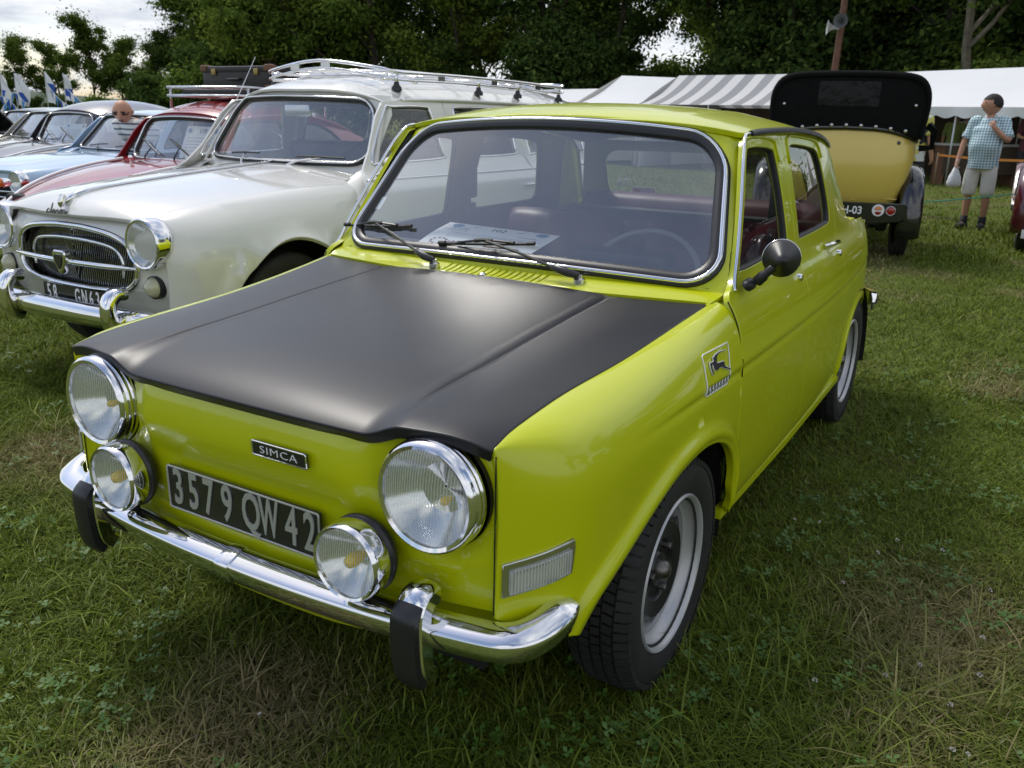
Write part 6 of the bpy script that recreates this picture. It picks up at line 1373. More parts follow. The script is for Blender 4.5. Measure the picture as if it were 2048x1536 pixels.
# carrier bag in his right hand
bgp = tag(empty('carrier_bag', mp_+Vector((-.30, -.06, .83))), 'full white plastic carrier bag held by the man in shorts', 'bag')
pf = [(r_*.78, z_*.80) for r_, z_ in ((.006, .02), (.02, -.03), (.045, -.10), (.085, -.20), (.105, -.29), (.095, -.35), (.05, -.375), (.002, -.378))]
v, f = lathe(pf, 20, 'Z'); v = [(p[0]*(1+.18*math.sin(7*math.atan2(p[1], p[0])+p[2]*25)), p[1]*.7*(1+.15*math.cos(5*math.atan2(p[1], p[0])+p[2]*31)), p[2]) for p in v]; mk('bag_sack', v, f, 'plastic_white', bgp, 180)
mk('bag_handle', *tube([(0, -.02, .0), (0, -.03, .06), (0, .02, .06), (0, .02, 0)], .006, 6), 'plastic_white', bgp, 180)
hp_ = gd(1806, 13.2); person(hp_, R(160), 'man in yellow and dark patterned shirt walking beside the yellow tourer', 'shirt_flower', 'trousers_dark', 'skin_tan', H=1.72, head_rz=R(-50))
bp2 = gd(285, 8.6); person((bp2.x-.12, bp2.y+.42, 0), R(8), 'bald man with glasses and striped shirt bending behind the light blue car', 'shirt_stripe', 'trousers_dark', 'skin_tan', H=1.60, bald=True, lean=.88, hs=.235, arms='front', head_rz=R(28), head_rx=R(26))
for px_, dp_, rz_a, lab, tp_, bt_, kw in ((1893, 21.6, 170, 'person in long green top standing by the tent counter', 'cloth_green', 'skirt_brown', dict(skirt=True, H=1.66)),
    (1914, 22.2, 150, 'dark haired person in grey shirt standing just behind the green top', 'shirt_grey', 'trousers_grey', dict(H=1.70)),
    (1938, 20.6, 185, 'man in light grey shirt and pale trousers with his back turned under the tent', 'shirt_grey', 'trousers_grey', dict(H=1.72, hair='hair_grey')),
    (1928, 22.6, 200, 'person wearing an orange cap inside the tent', 'cloth_dark', 'trousers_dark', dict(H=1.70, cap='cap_yellow')),
    (2040, 19.6, 20, 'person in maroon top with white print behind the counter', 'cloth_maroon', 'trousers_dark', dict(H=1.74, arms='front'))):
    q = gd(px_, dp_); person((q.x, q.y, 0), R(rz_a), lab, tp_, bt_, **kw)
# ------------------------------------------------------------------ tents
def cloth_mat(name, base, stripes=None, trans=.25):
    m = bpy.data.materials.new(name); m.use_nodes = True; nt = m.node_tree; nt.nodes.clear(); N = nt.nodes.new; L = nt.links.new
    out = N('ShaderNodeOutputMaterial'); d = N('ShaderNodeBsdfDiffuse'); t = N('ShaderNodeBsdfTranslucent'); mx = N('ShaderNodeMixShader'); mx.inputs[0].default_value = trans
    tc = N('ShaderNodeTexCoord'); n = N('ShaderNodeTexNoise'); n.inputs['Scale'].default_value = 1.2; n.inputs['Detail'].default_value = 6; L(tc.outputs['Object'], n.inputs[0])
    bp = N('ShaderNodeBump'); bp.inputs['Strength'].default_value = .5; bp.inputs['Distance'].default_value = .08; L(n.outputs[0], bp.inputs['Height']); L(bp.outputs[0], d.inputs['Normal'])
    if stripes:
        sx = N('ShaderNodeSeparateXYZ'); L(tc.outputs['Object'], sx.inputs[0]); mm = N('ShaderNodeMath'); mm.operation = 'MULTIPLY'; mm.inputs[1].default_value = 1/stripes[0]; L(sx.outputs[0], mm.inputs[0])
        fr = N('ShaderNodeMath'); fr.operation = 'FRACT'; L(mm.outputs[0], fr.inputs[0]); gt = N('ShaderNodeMath'); gt.operation = 'GREATER_THAN'; gt.inputs[1].default_value = .5; L(fr.outputs[0], gt.inputs[0])
        mc = N('ShaderNodeMix'); mc.data_type = 'RGBA'; mc.inputs[6].default_value = (*base, 1); mc.inputs[7].default_value = (*stripes[1], 1); L(gt.outputs[0], mc.inputs[0]); L(mc.outputs[2], d.inputs[0]); L(mc.outputs[2], t.inputs[0])
    else: d.inputs[0].default_value = (*base, 1); t.inputs[0].default_value = (*base, 1)
    L(d.outputs[0], mx.inputs[1]); L(t.outputs[0], mx.inputs[2]); L(mx.outputs[0], out.inputs[0]); MATS[name] = m
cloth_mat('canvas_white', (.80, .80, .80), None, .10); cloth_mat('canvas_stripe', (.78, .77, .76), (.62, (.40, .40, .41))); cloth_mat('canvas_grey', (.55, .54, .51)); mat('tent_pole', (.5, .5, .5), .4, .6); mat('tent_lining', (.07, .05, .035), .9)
def tent(name, label, A, B, depth, ze_, zr_, m, wall_back='tent_lining', gable=True, scallop=True, tail=2.6, zr2=None, group=None):
    """ridge tent: front eave from A to B (ground points), ridge half way back"""
    A = Vector((A.x, A.y, 0)); B = Vector((B.x, B.y, 0)); d = B-A; W = d.length; rz = math.atan2(d.y, d.x); o = empty(name, A, rz); tag(o, label, 'tent', group)
    zr2 = zr_ if zr2 is None else zr2; nx, ny_ = max(8, int(W/.5)), 8
    def slope(y0, z0, y1, sgn):
        v = []; f = []
        for j in range(ny_+1):
            t = j/ny_
            for i in range(nx+1):
                u = i/nx; zr_i = zr_+(zr2-zr_)*u; sag = -.10*math.sin(math.pi*t)*(1+.35*math.cos(u*W*2*math.pi/2.6))*1.0
                v.append((u*W, y0+(y1-y0)*t, z0+(zr_i-z0)*t+sag))
        for j in range(ny_):
            for i in range(nx): f.append((j*(nx+1)+i, j*(nx+1)+i+1, (j+1)*(nx+1)+i+1, (j+1)*(nx+1)+i))
        return v, f
    mk('roof_front', *slope(0, ze_, depth/2, 1), m, o, 180); mk('roof_back', *slope(depth, ze_, depth/2, 1), m, o, 180)
    if scallop:
        v = []; f = []; n = int(W/.05)
        for i in range(n+1):
            x = W*i/n; v += [(x, -.01+.012*math.sin(x*9), ze_+.01), (x, -.015+.02*math.sin(x*7), ze_-.17-.07*abs(math.sin(math.pi*x/.42)))]
        for i in range(n): f.append((2*i, 2*i+1, 2*i+3, 2*i+2))
        mk('valance', v, f, m if m != 'canvas_stripe' else m, o, 180)
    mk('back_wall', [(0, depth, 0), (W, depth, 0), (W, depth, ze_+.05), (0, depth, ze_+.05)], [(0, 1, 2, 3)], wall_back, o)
    if gable:
        for x, zr_i in ((0, zr_), (W, zr2)):
            v = []; f = []
            for j in range(9):
                t = j/8; w_ = 1-t
                for i in range(9): u = -1+2*i/8; v.append((x+(-.12 if x == 0 else .12)*math.sin(math.pi*t)*.5, depth/2+u*depth/2*w_, ze_+(zr_i-ze_)*t))
            for j in range(8):
                for i in range(8): f.append((j*9+i, j*9+i+1, (j+1)*9+i+1, (j+1)*9+i))
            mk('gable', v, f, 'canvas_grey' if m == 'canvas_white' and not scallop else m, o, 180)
            mk('side_wall', [(x, 0, 0), (x, depth, 0), (x, depth, ze_), (x, 0, ze_)], [(0, 1, 2, 3)], m, o)
    k = max(2, int(W/3))
    for i in range(k+1):
        for y in (0.03, depth-.03): mk('pole', *tube([(W*i/k*.998+.01, y, 0), (W*i/k*.998+.01, y, ze_)], .022, 8), 'tent_pole', o, 180)
    return o
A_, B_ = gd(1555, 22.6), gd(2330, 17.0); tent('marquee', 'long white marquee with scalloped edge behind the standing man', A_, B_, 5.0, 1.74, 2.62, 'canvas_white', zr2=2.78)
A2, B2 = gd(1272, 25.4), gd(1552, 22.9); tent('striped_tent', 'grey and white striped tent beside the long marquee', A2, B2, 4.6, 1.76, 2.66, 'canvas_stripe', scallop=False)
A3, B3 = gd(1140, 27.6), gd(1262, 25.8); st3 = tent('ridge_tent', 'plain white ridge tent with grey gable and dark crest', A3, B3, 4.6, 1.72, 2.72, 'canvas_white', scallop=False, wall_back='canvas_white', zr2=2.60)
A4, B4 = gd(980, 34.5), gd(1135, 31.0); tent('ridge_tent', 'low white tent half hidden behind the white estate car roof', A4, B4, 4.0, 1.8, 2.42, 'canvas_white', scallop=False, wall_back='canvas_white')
cm = MB(); cm.add(extrude(smooth_poly([(-.30, .0), (-.22, .14), (-.12, .12), (-.07, .24), (0, .16), (.07, .24), (.12, .12), (.22, .14), (.30, 0), (.18, -.12), (0, -.18), (-.18, -.12)], 3), -.004, .004)); co = cm.build('crest', ['worn_tan'], st3); co.location = (-.10, 1.9, 1.72); co.rotation_euler = (0, 0, R(-90))
# counter in the tent
cq = gd(2010, 20.4); ctr = tag(empty('counter', (cq.x, cq.y, 0), R(26)), 'cloth covered serving counter under the marquee', 'table'); mk('counter_top', *box((0, 0, .92), (3.4, .7, .05), .01), 'canvas_grey', ctr)
for x in (-1.6, 0, 1.6): mk('trestle', *box((x, 0, .45), (.06, .6, .90)), 'worn_tan', ctr)
mk('counter_cloth', *box((0, -.37, .58), (3.3, .01, .62)), 'tent_lining', ctr)
# barrier tape and rope with their stakes
mat('orange_tape', (.62, .22, .03), .5); mat('green_rope', (.03, .30, .22), .6); mat('stake_wood', (.20, .13, .08), .8)
tp = [gd(1866, 19.6), gd(2120, 17.6)]; tz = (hz(1866, 309, 19.6), hz(2120, 320, 17.6))
tape = tag(empty('barrier_tape', (0, 0, 0)), 'orange barrier tape strung in front of the marquee', 'tape'); pts = [Vector((tp[0].x+(tp[1].x-tp[0].x)*t, tp[0].y+(tp[1].y-tp[0].y)*t, tz[0]+(tz[1]-tz[0])*t-.05*math.sin(math.pi*t))) for t in np.linspace(0, 1, 12)]
mk('tape_band', *sweep(pts, [(-.002, -.025), (-.002, .025), (.002, .025), (.002, -.025)]), 'orange_tape', tape)
for p, z in zip(tp, tz): mk('stake', *tube([(p.x, p.y, -.02), (p.x, p.y, z+.05)], .02, 8), 'stake_wood', tape, 180)
gp_ = [gd(1600, 10.6), gd(2075, 9.9)]; gz = (hz(1600, 412, 10.6), hz(2075, 378, 9.9))
rope = tag(empty('rope_barrier', (0, 0, 0)), 'thin green rope stretched across in front of the man', 'rope'); pts = [Vector((gp_[0].x+(gp_[1].x-gp_[0].x)*t, gp_[0].y+(gp_[1].y-gp_[0].y)*t, gz[0]+(gz[1]-gz[0])*t-.04*math.sin(math.pi*t))) for t in np.linspace(0, 1, 14)]
mk('rope_line', *tube(pts, .007, 6), 'green_rope', rope, 180)
for p, z in zip(gp_, gz): mk('stake', *tube([(p.x, p.y, -.02), (p.x, p.y, z+.04)], .018, 8), 'stake_wood', rope, 180)
# pole with loudspeakers and wires
pq = gd(1642, 27.5); mat('pole_wood', (.13, .065, .04), .85, noise=(6, .3)); mat('horn_grey', (.5, .52, .5), .4, .2); mat('horn_dark', (.08, .085, .08), .5)
pole = tag(empty('utility_pole', pq), 'brown wooden pole carrying overhead wires above the tents', 'pole')
mk('pole_shaft', *tube([(0, 0, -.05), (.05, 0, 3), (.14, 0, 7.0), (.16, 0, 8.2)], .105, 12, scale=[1.1, 1, .85, .8]), 'pole_wood', pole, 180); mk('cross_arm', *box((.15, 0, 7.6), (.9, .09, .1), .01), 'pole_wood', pole)
for k, dz in enumerate((-.15, .15)):
    far = gd(1180, 30)-pq; mk('wire', *tube([Vector((.15, 0, 7.6+dz)).lerp(Vector((far.x*1.3, far.y*1.3, 6.3+dz)), t)-Vector((0, 0, .5*math.sin(math.pi*t))) for t in np.linspace(0, 1, 14)], .012, 5), 'dark', pole, 180)
z0 = hz(1640, 55, 27.4)
for (dx, dy, dz, tgt, m_, lab) in ((-.30, -.12, -.12, (-1, -.35, .05), 'horn_grey', 'pale grey horn loudspeaker turned sideways on the wooden pole'), (.02, -.24, .05, (.05, -1, -.02), 'horn_dark', 'dark horn loudspeaker facing the field on the wooden pole')):
    c = Vector((pq.x+.08+dx, pq.y+dy, z0+dz)); so = tag(empty('loudspeaker', c), lab, 'loudspeaker', 'loudspeakers on the pole'); M = Vector(tgt).normalized().to_track_quat('Z', 'Y').to_matrix().to_4x4()
    mk('horn', *xf(lathe([(.03, -.22), (.05, -.12), (.09, -.03), (.15, .04), (.21, .08), (.215, .085), (.20, .075), (.14, .03), (.06, -.06), (.02, -.12)], 24, 'Z'), M), m_, so, 180); mk('driver', *xf(lathe([(.001, -.34), (.06, -.33), (.07, -.22), (.03, -.20)], 16, 'Z'), M), m_, so, 180)
    mk('bracket', *tube([(0, 0, -.0), (-dx*.8, -dy*.8, -dz*.2)], .02, 6), 'bolt_steel', so, 180)
# feather flags and bunting
mat('flag_white', (.78, .79, .82), .8); mat('flag_blue', (.03, .10, .45), .8); mat('flag_sky', (.05, .28, .62), .8)
FD = 24.0
for k, (px_, yt, yb, lab) in enumerate(((22, 148, 205, 'tall white feather flag with blue ring, furthest from the bald man'), (50, 148, 210, 'white feather flag standing close beside its twin'), (58, 150, 212, 'second white feather flag of the close pair'), (110, 145, 205, 'white feather flag with long blue stroke in front of a bushy tree'), (146, 148, 200, 'white feather flag with blue disc nearest the bald man'))):
    q = gd(px_, FD); zt_, zb_ = hz(px_, yt, FD), hz(px_, yb, FD); fo = tag(empty('feather_flag', q), lab, 'flag', 'feather flags')
    mk('flag_pole', *tube([(0, 0, 0), (0, 0, zt_*.7), (.03, 0, zt_)], .014, 6, scale=[1.3, 1, .4]), 'tent_pole', fo, 180)
    dx = Vector((rt2.x, rt2.y, 0)).normalized(); Hh = zt_-zb_; v = []; f = []; n = 14
    for i in range(n+1):
        t = i/n; w_ = .05+.20*math.sin(min(1, t*1.25)*math.pi/2)*(1 if t < .8 else 1-(t-.8)*1.2); p = Vector((.03, 0, zt_-Hh*t)); sw = .08*math.sin(t*6+k)
        v += [p, p+dx*w_*.55+Vector((0, sw, -.02)), p+dx*w_+Vector((0, -sw*.5, -.05))]
    for i in range(n):
        for j in range(2): f.append((3*i+j, 3*i+j+1, 3*i+j+4, 3*i+j+3))
    mk('flag_cloth', v, f, ['flag_white', 'flag_blue'], fo, 180, [1 if (8 <= i < 12 and j == (1 if k % 2 else 0)) or (k == 3 and 4 < i < 11 and j == 1) else 0 for i in range(n) for j in range(2)])
def bunting(lab, pts, n, depth):
    o = tag(empty('bunting', (0, 0, 0)), lab, 'bunting', 'bunting strings'); P = []
    W3 = [(lambda g: Vector((g.x, g.y, hz(px_, py, depth))))(gd(px_, depth)) for px_, py in pts]
    Sp = spline(W3, 12); mk('string', *tube(Sp, .008, 4), 'flag_white', o, 180); L_ = len(Sp)-1
    for i in range(n):
        p = Sp[int(L_*(i+.1)/n)]; q = Sp[min(L_, int(L_*(i+.85)/n)+1)]; dn = Vector((0, 0, -.30)); c = (p+q)/2+dn+Vector((.05*math.sin(i), .05*math.cos(i*2), 0))
        mk('pennant', [p, q, c, (p+q+c)/3+Vector((.015, -.02, 0))], [(0, 1, 3), (1, 2, 3), (2, 0, 3)], ('flag_blue', 'flag_white', 'flag_sky')[i % 3], o)
bunting('blue and white bunting falling from the flag by the bushy tree', [(118, 178), (135, 200), (160, 218)], 7, 23.0)
bunting('blue and white bunting hanging from the blue disc flag', [(150, 178), (170, 198), (186, 216)], 6, 23.0)
bunting('blue and white bunting crossing behind the raised black bonnet', [(-30, 215), (5, 198), (30, 196), (60, 232)], 12, 22.5)
bunting('blue and white bunting between the close pair of flags', [(8, 232), (30, 205), (48, 186), (66, 205)], 9, 22.0)
# ------------------------------------------------------------------ trees
def leaf_mat(name, c1, c2, c3):
    m = bpy.data.materials.new(name); m.use_nodes = True; nt = m.node_tree; nt.nodes.clear(); N = nt.nodes.new; L = nt.links.new
    out = N('ShaderNodeOutputMaterial'); g = N('ShaderNodeNewGeometry'); cr = N('ShaderNodeValToRGB'); e = cr.color_ramp.elements; e[0].color = (*c1, 1); e[1].color = (*c3, 1); q = e.new(.55); q.color = (*c2, 1); L(g.outputs['Random Per Island'], cr.inputs[0])
    ob = N('ShaderNodeObjectInfo'); hs = N('ShaderNodeHueSaturation'); mr = N('ShaderNodeMapRange'); mr.inputs[3].default_value = .85; mr.inputs[4].default_value = 1.45; L(ob.outputs['Random'], mr.inputs[0]); L(mr.outputs[0], hs.inputs['Value']); L(cr.outputs[0], hs.inputs['Color'])
    d = N('ShaderNodeBsdfDiffuse'); t = N('ShaderNodeBsdfTranslucent'); mx = N('ShaderNodeMixShader'); mx.inputs[0].default_value = .42; L(hs.outputs[0], d.inputs[0]); L(hs.outputs[0], t.inputs[0]); L(d.outputs[0], mx.inputs[1]); L(t.outputs[0], mx.inputs[2]); L(mx.outputs[0], out.inputs[0]); MATS[name] = m
leaf_mat('leaf_mid', (.06, .10, .02), (.105, .16, .03), (.18, .235, .045)); leaf_mat('leaf_light', (.09, .135, .022), (.155, .21, .035), (.24, .28, .055)); leaf_mat('leaf_dark', (.032, .058, .016), (.056, .095, .023), (.10, .14, .035))
mat('bark', (.055, .042, .032), .9, noise=(5, .3), bump=(14, .6, .03)); mat('bark_pale', (.17, .15, .11), .9, noise=(5, .3), bump=(14, .6, .03))
def tree_mesh(seed, H, spread, trunk_r, n_leaf, leaf, base=.22, clump=.7, bushy=False):
    """limbs as a list of tubes; leaves as small folded faces gathered in clumps round the twig ends"""
    rg = np.random.default_rng(seed); mb = MB(); tips = []
    def limb(p, d, L, r, lev):
        n = 5; P = [p.copy()]; q = p.copy(); dd = d.copy()
        for i in range(n):
            dd = (dd+Vector(rg.normal(0, .16, 3))+Vector((0, 0, .05 if lev else .02))).normalized(); q = q+dd*L/n; P.append(q.copy())
        mb.add(tube(P, r, 6 if lev < 2 else 4, scale=[1-.55*i/n for i in range(n+1)]))
        if lev >= 2: tips.append(P[-1]); tips.append(P[3]); return
        k = 7 if lev == 0 else 4
        for j in range(k):
            t = base+(1-base)*(j+rg.random())/k if lev == 0 else .35+.65*(j+rg.random())/k
            i = min(n-1, int(t*n)); b = P[i].lerp(P[i+1], t*n-i); a = rg.random()*2*math.pi; out = Vector((math.cos(a), math.sin(a), .35+.5*rg.random())).normalized()
            LL = (spread*(1.15-.55*t) if lev == 0 else L*.6)*(.75+.5*rg.random()); limb(b, (out+dd*.25).normalized(), LL, r*(.45 if lev == 0 else .5), lev+1)
        tips.append(P[-1])
    limb(Vector((0, 0, -.1)), Vector((rg.normal(0, .04), rg.normal(0, .04), 1)).normalized(), H*.86, trunk_r, 0)
    T0 = np.array([tuple(t) for t in tips]); T0 = T0[T0[:, 2] > H*base*.6]
    w = rg.random(len(T0))*.8+.2; ci = rg.choice(len(T0), n_leaf, p=w/w.sum()); rad = clump*(.6+.8*rg.random(len(T0)))
    dirs = rg.normal(0, 1, (n_leaf, 3)); dirs /= np.linalg.norm(dirs, axis=1)[:, None]; rr = np.abs(rg.normal(0, .62, n_leaf))
    C = T0[ci]+dirs*(rr*rad[ci])[:, None]*np.array([1.15, 1.15, .72]); C[:, 2] = np.maximum(C[:, 2], .15 if bushy else H*base*.5)
    nrm = dirs+rg.normal(0, .6, (n_leaf, 3))+[0, 0, .5]; nrm /= np.linalg.norm(nrm, axis=1)[:, None]
    tg = np.cross(nrm, rg.normal(0, 1, (n_leaf, 3))); tg /= np.linalg.norm(tg, axis=1)[:, None]; bt = np.cross(nrm, tg); s = leaf*(.6+.9*rg.random(n_leaf))[:, None]
    V = np.stack([C-tg*s, C+bt*s*.5-nrm*s*.12, C+tg*s, C-bt*s*.5-nrm*s*.12], 1).reshape(-1, 3)
    return mb, V
def leaf_me(name, V, m):
    n = len(V)//4; me = bpy.data.meshes.new(name); me.vertices.add(len(V)); me.vertices.foreach_set('co', V.ravel().astype(np.float32)); me.loops.add(n*4); me.loops.foreach_set('vertex_index', np.arange(n*4, dtype=np.int32)); me.polygons.add(n); me.polygons.foreach_set('loop_start', np.arange(n, dtype=np.int32)*4); me.polygons.foreach_set('loop_total', np.full(n, 4, np.int32)); me.materials.append(MATS[m]); me.update(); return me
KIND = {}
for nm, args, lm, bm_ in (('oak', (11, 11, 3.6, .24, 30000, .115, .20, 1.0), 'leaf_mid', 'bark'), ('oakb', (12, 12, 3.2, .22, 30000, .115, .16, 1.05), 'leaf_light', 'bark'), ('oakd', (13, 12, 3.8, .26, 34000, .115, .14, 1.1), 'leaf_dark', 'bark'), ('tall', (14, 13, 3.0, .20, 20000, .115, .34, .95), 'leaf_dark', 'bark_pale'), ('ash', (15, 9, 3.2, .13, 26000, .115, .16, .75), 'leaf_mid', 'bark'), ('shrub', (16, 4.2, 1.7, .07, 9000, .12, .04, .75, True), 'leaf_dark', 'bark'), ('shrubb', (17, 3.6, 1.5, .06, 8000, .12, .04, .7, True), 'leaf_mid', 'bark')):
    mb, V = tree_mesh(*args); t_ = mb.build('trunk', [bm_]); KIND[nm] = (t_.data, leaf_me('crown', V, lm), args[1]); bpy.data.objects.remove(t_)
def tree(kind, px_, depth, sc, label, rz, name='broadleaf_tree', group=None, z=0.0, sz=1.0):
    q = gd(px_, depth) if not isinstance(px_, Vector) else px_; o = empty(name, (q.x, q.y, z), rz); o.scale = (sc, sc, sc*sz); tag(o, label, 'tree' if 'tree' in name else 'shrub', group)
    for nm, me in (('trunk', KIND[kind][0]), ('crown', KIND[kind][1])):
        c = bpy.data.objects.new(nm, me); COL.objects.link(c); c.parent = o
    return o
def where(px_):
    for lim, t in ((300, 'at the open end of the wood by the ash trees'), (400, 'rising behind the luggage rack of the red car'), (520, 'behind the old black suitcase'), (640, 'behind the front end of the chrome roof rack'), (780, 'behind the middle of the chrome roof rack'), (900, 'behind the rear half of the chrome roof rack'), (1060, 'by the bright gap between the trunks'), (1180, 'above the low white tent'), (1290, 'above the ridge tent with the crest'), (1420, 'above the start of the striped tent'), (1540, 'above the striped tent'), (1640, 'just beside the wooden pole and loudspeakers'), (1760, 'above the black hood of the yellow tourer'), (1860, 'between the yellow tourer and the marquee'), (1960, 'above the scalloped marquee'), (9999, 'over the far end of the marquee')):
        if px_ < lim: return t
KD = {'oak': 'mid green broadleaf tree', 'oakb': 'pale green broadleaf tree', 'oakd': 'dark green broadleaf tree', 'tall': 'slender pale trunked tree', 'shrub': 'dark leafy shrub', 'shrubb': 'bright leafy shrub'}
for i, (kd, px_, dp_, sc_) in enumerate((('oak', 318, 62, .52), ('oakd', 372, 58, .66), ('oak', 425, 54, .86), ('oakb', 490, 50, .95), ('oak', 555, 48, .95), ('oakb', 620, 46, .98), ('oakd', 690, 47, .98), ('oak', 750, 45, .95), ('oakd', 830, 45, 1.0), ('oakb', 925, 42, .80), ('tall', 975, 46, .85), ('tall', 1012, 47, .80), ('oakd', 1085, 40, .92), ('oak', 1150, 41, .9), ('oakd', 1205, 40, .78), ('oakb', 1452, 38, .84), ('oakd', 1475, 36, .92), ('oakd', 1590, 35, .90), ('oak', 1690, 36, .92), ('oakd', 1740, 34, 1.0), ('oakd', 1830, 35, 1.0), ('oak', 1890, 33, 1.0), ('tall', 1965, 29, .95), ('oakd', 2035, 32, 1.0), ('tall', 2095, 28, .9), ('oakd', 2150, 31, 1.0), ('oak', 2270, 33, 1.0))):
    tree(kd, px_, dp_, sc_, KD[kd]+' '+where(px_), i*1.7, group='%s %s' % (KD[kd], where(px_)))
for i, (kd, px_, dp_, sc_) in enumerate((('oakd', 455, 66, .82), ('oakd', 535, 62, .95), ('oak', 600, 60, 1.05), ('oakd', 720, 58, 1.1), ('oakd', 1120, 52, 1.05), ('oak', 1525, 47, 1.0), ('oakd', 1620, 45, 1.1), ('oakd', 1780, 44, 1.2), ('oak', 1950, 42, 1.2), ('oakd', 2080, 42, 1.2))):
    tree(kd, px_, dp_, sc_, 'tall '+KD[kd].replace('broadleaf ', '')+' further back '+where(px_), i*2.3+.5, group='deeper %s %s' % (KD[kd], where(px_)))
for i, (px_, dp_, sc_, lab) in enumerate(((-20, 70, .62, 'small bushy ash tree at the end of the far hedge'), (42, 66, .64, 'rounded ash tree behind the close pair of flags'), (118, 68, .62, 'ragged ash tree behind the bunting'), (198, 60, .72, 'open crowned ash tree with thin leaning trunks beyond the bald man'), (262, 62, .60, 'short ash tree beside the edge of the wood'))): tree('ash', px_, dp_, sc_, lab, i*1.3)
for i in range(46):
    px_ = 235+i*43+15*math.sin(i*3.1); dp_ = 52-(px_-235)*.0125+2.5*math.sin(i*1.9); kd = 'shrub' if i % 3 else 'shrubb'; sc_ = .8+.35*abs(math.sin(i*2.7))
    if 935 < px_ < 1040 or 1290 < px_ < 1390: sc_ *= .55
    if px_ < 330: sc_ *= .7
    big = 'tall ' if sc_ > 1.0 else 'low '
    tree(kd, px_, dp_, sc_, big+KD[kd]+' '+where(px_), i*.9, 'hedge_shrub', '%s%s %s' % (big, KD[kd], where(px_)))
for i in range(9): tree('shrub', -60+i*33, 58+3*math.sin(i*2), .36+.12*abs(math.sin(i*1.3)), 'low dark shrub of the far hedge behind the flags', i*1.1, 'hedge_shrub', 'far hedge shrubs')
for i, (x, y, kd, sc_, lab) in enumerate(((11.5, 33.0, 'oakd', 1.0, 'unseen dark tree added past the end of the marquee'), (17.0, 30.0, 'oak', 1.0, 'unseen green tree added well past the end of the marquee'), (23.0, 26.0, 'oakd', 1.0, 'unseen dark tree added at the corner of the field'), (28.0, 18.0, 'oak', 1.0, 'unseen green tree added beside the field'), (29.0, 8.0, 'oakd', 1.0, 'unseen dark tree added beside the field'), (15.0, 36.0, 'oakd', 1.0, 'unseen dark tree added in the far corner behind the marquee'))): tree(kd, Vector((x, y, 0)), 0, sc_, lab, i*1.9)  # out-of-view trees added to darken the sky mirrored in the side windows
for i in range(12): tree('shrub' if i % 2 else 'shrubb', Vector((7.5+2.0*i, 31.0-.9*i+1.2*math.sin(i*2.1), 0)), 0, .9+.3*abs(math.sin(i*1.7)), ('dark' if i % 2 else 'bright')+' leafy shrub added unseen past the marquee', i*1.1, 'hedge_shrub', 'added unseen shrubs %d' % (i % 2))  # shrub row out of view, added as dark backing for window reflections
# ------------------------------------------------------------------ ground and grass
def ground_mat():
    m = bpy.data.materials.new('turf'); m.use_nodes = True; nt = m.node_tree; b = nt.nodes['Principled BSDF']; b.inputs['Roughness'].default_value = .95; b.inputs['Specular IOR Level'].default_value = .1; N = nt.nodes.new; L = nt.links.new
    tc = N('ShaderNodeTexCoord')
    def noise(sc, det=6, ro=.6):
        n = N('ShaderNodeTexNoise'); n.inputs['Scale'].default_value = sc; n.inputs['Detail'].default_value = det; n.inputs['Roughness'].default_value = ro; L(tc.outputs['Object'], n.inputs[0]); return n.outputs[0]
    a = noise(.55); c = noise(24, 8, .7); d = noise(1.7, 5)
    r1 = N('ShaderNodeValToRGB'); e = r1.color_ramp.elements; e[0].position = .3; e[0].color = (.05, .07, .014, 1); e[1].position = .75; e[1].color = (.15, .18, .04, 1); L(c, r1.inputs[0])
    r2 = N('ShaderNodeValToRGB'); e = r2.color_ramp.elements; e[0].position = .3; e[0].color = (.045, .04, .018, 1); e[1].position = .75; e[1].color = (.16, .125, .055, 1); L(c, r2.inputs[0])
    mr = N('ShaderNodeMapRange'); mr.inputs[1].default_value = .52; mr.inputs[2].default_value = .68; L(d, mr.inputs[0])
    mx = N('ShaderNodeMix'); mx.data_type = 'RGBA'; L(mr.outputs[0], mx.inputs[0]); L(r1.outputs[0], mx.inputs[6]); L(r2.outputs[0], mx.inputs[7]); L(mx.outputs[2], b.inputs['Base Color'])
    bp = N('ShaderNodeBump'); bp.inputs['Strength'].default_value = .7; bp.inputs['Distance'].default_value = .03; L(c, bp.inputs['Height']); L(bp.outputs[0], b.inputs['Normal']); MATS['turf'] = m
ground_mat()
g_ = mk('ground', [(-900, -300, 0), (500, -300, 0), (500, 1100, 0), (-900, 1100, 0)], [(0, 1, 2, 3)], 'turf'); tag(g_, kind='structure')
mat('hill_green', (.06, .085, .045), .95, noise=(.02, .3))
hv = []; hn = 60
for i in range(hn+1):
    a = R(-30)+R(130)*i/hn; h = 6+4*math.sin(i*.35)+2*math.sin(i*.9+1)
    for r_, k in ((330, 0), (420, .75), (520, 1), (640, .5)): hv.append((-math.sin(a)*r_, math.cos(a)*r_, -1+h*k))
hl = mk('hills', hv, [(i*4+j, (i+1)*4+j, (i+1)*4+j+1, i*4+j+1) for i in range(hn) for j in range(3)], 'hill_green', None, 180); tag(hl, kind='structure')
def vnoise(x, y, seed=0):
    """cheap smooth value noise"""
    rg = np.random.default_rng(seed); g = rg.random((64, 64)); xi = np.floor(x).astype(int); yi = np.floor(y).astype(int); u = x-xi; v = y-yi; u = u*u*(3-2*u); v = v*v*(3-2*v)
    G = lambda a, b: g[a % 64, b % 64]
    return (G(xi, yi)*(1-u)+G(xi+1, yi)*u)*(1-v)+(G(xi, yi+1)*(1-u)+G(xi+1, yi+1)*u)*v
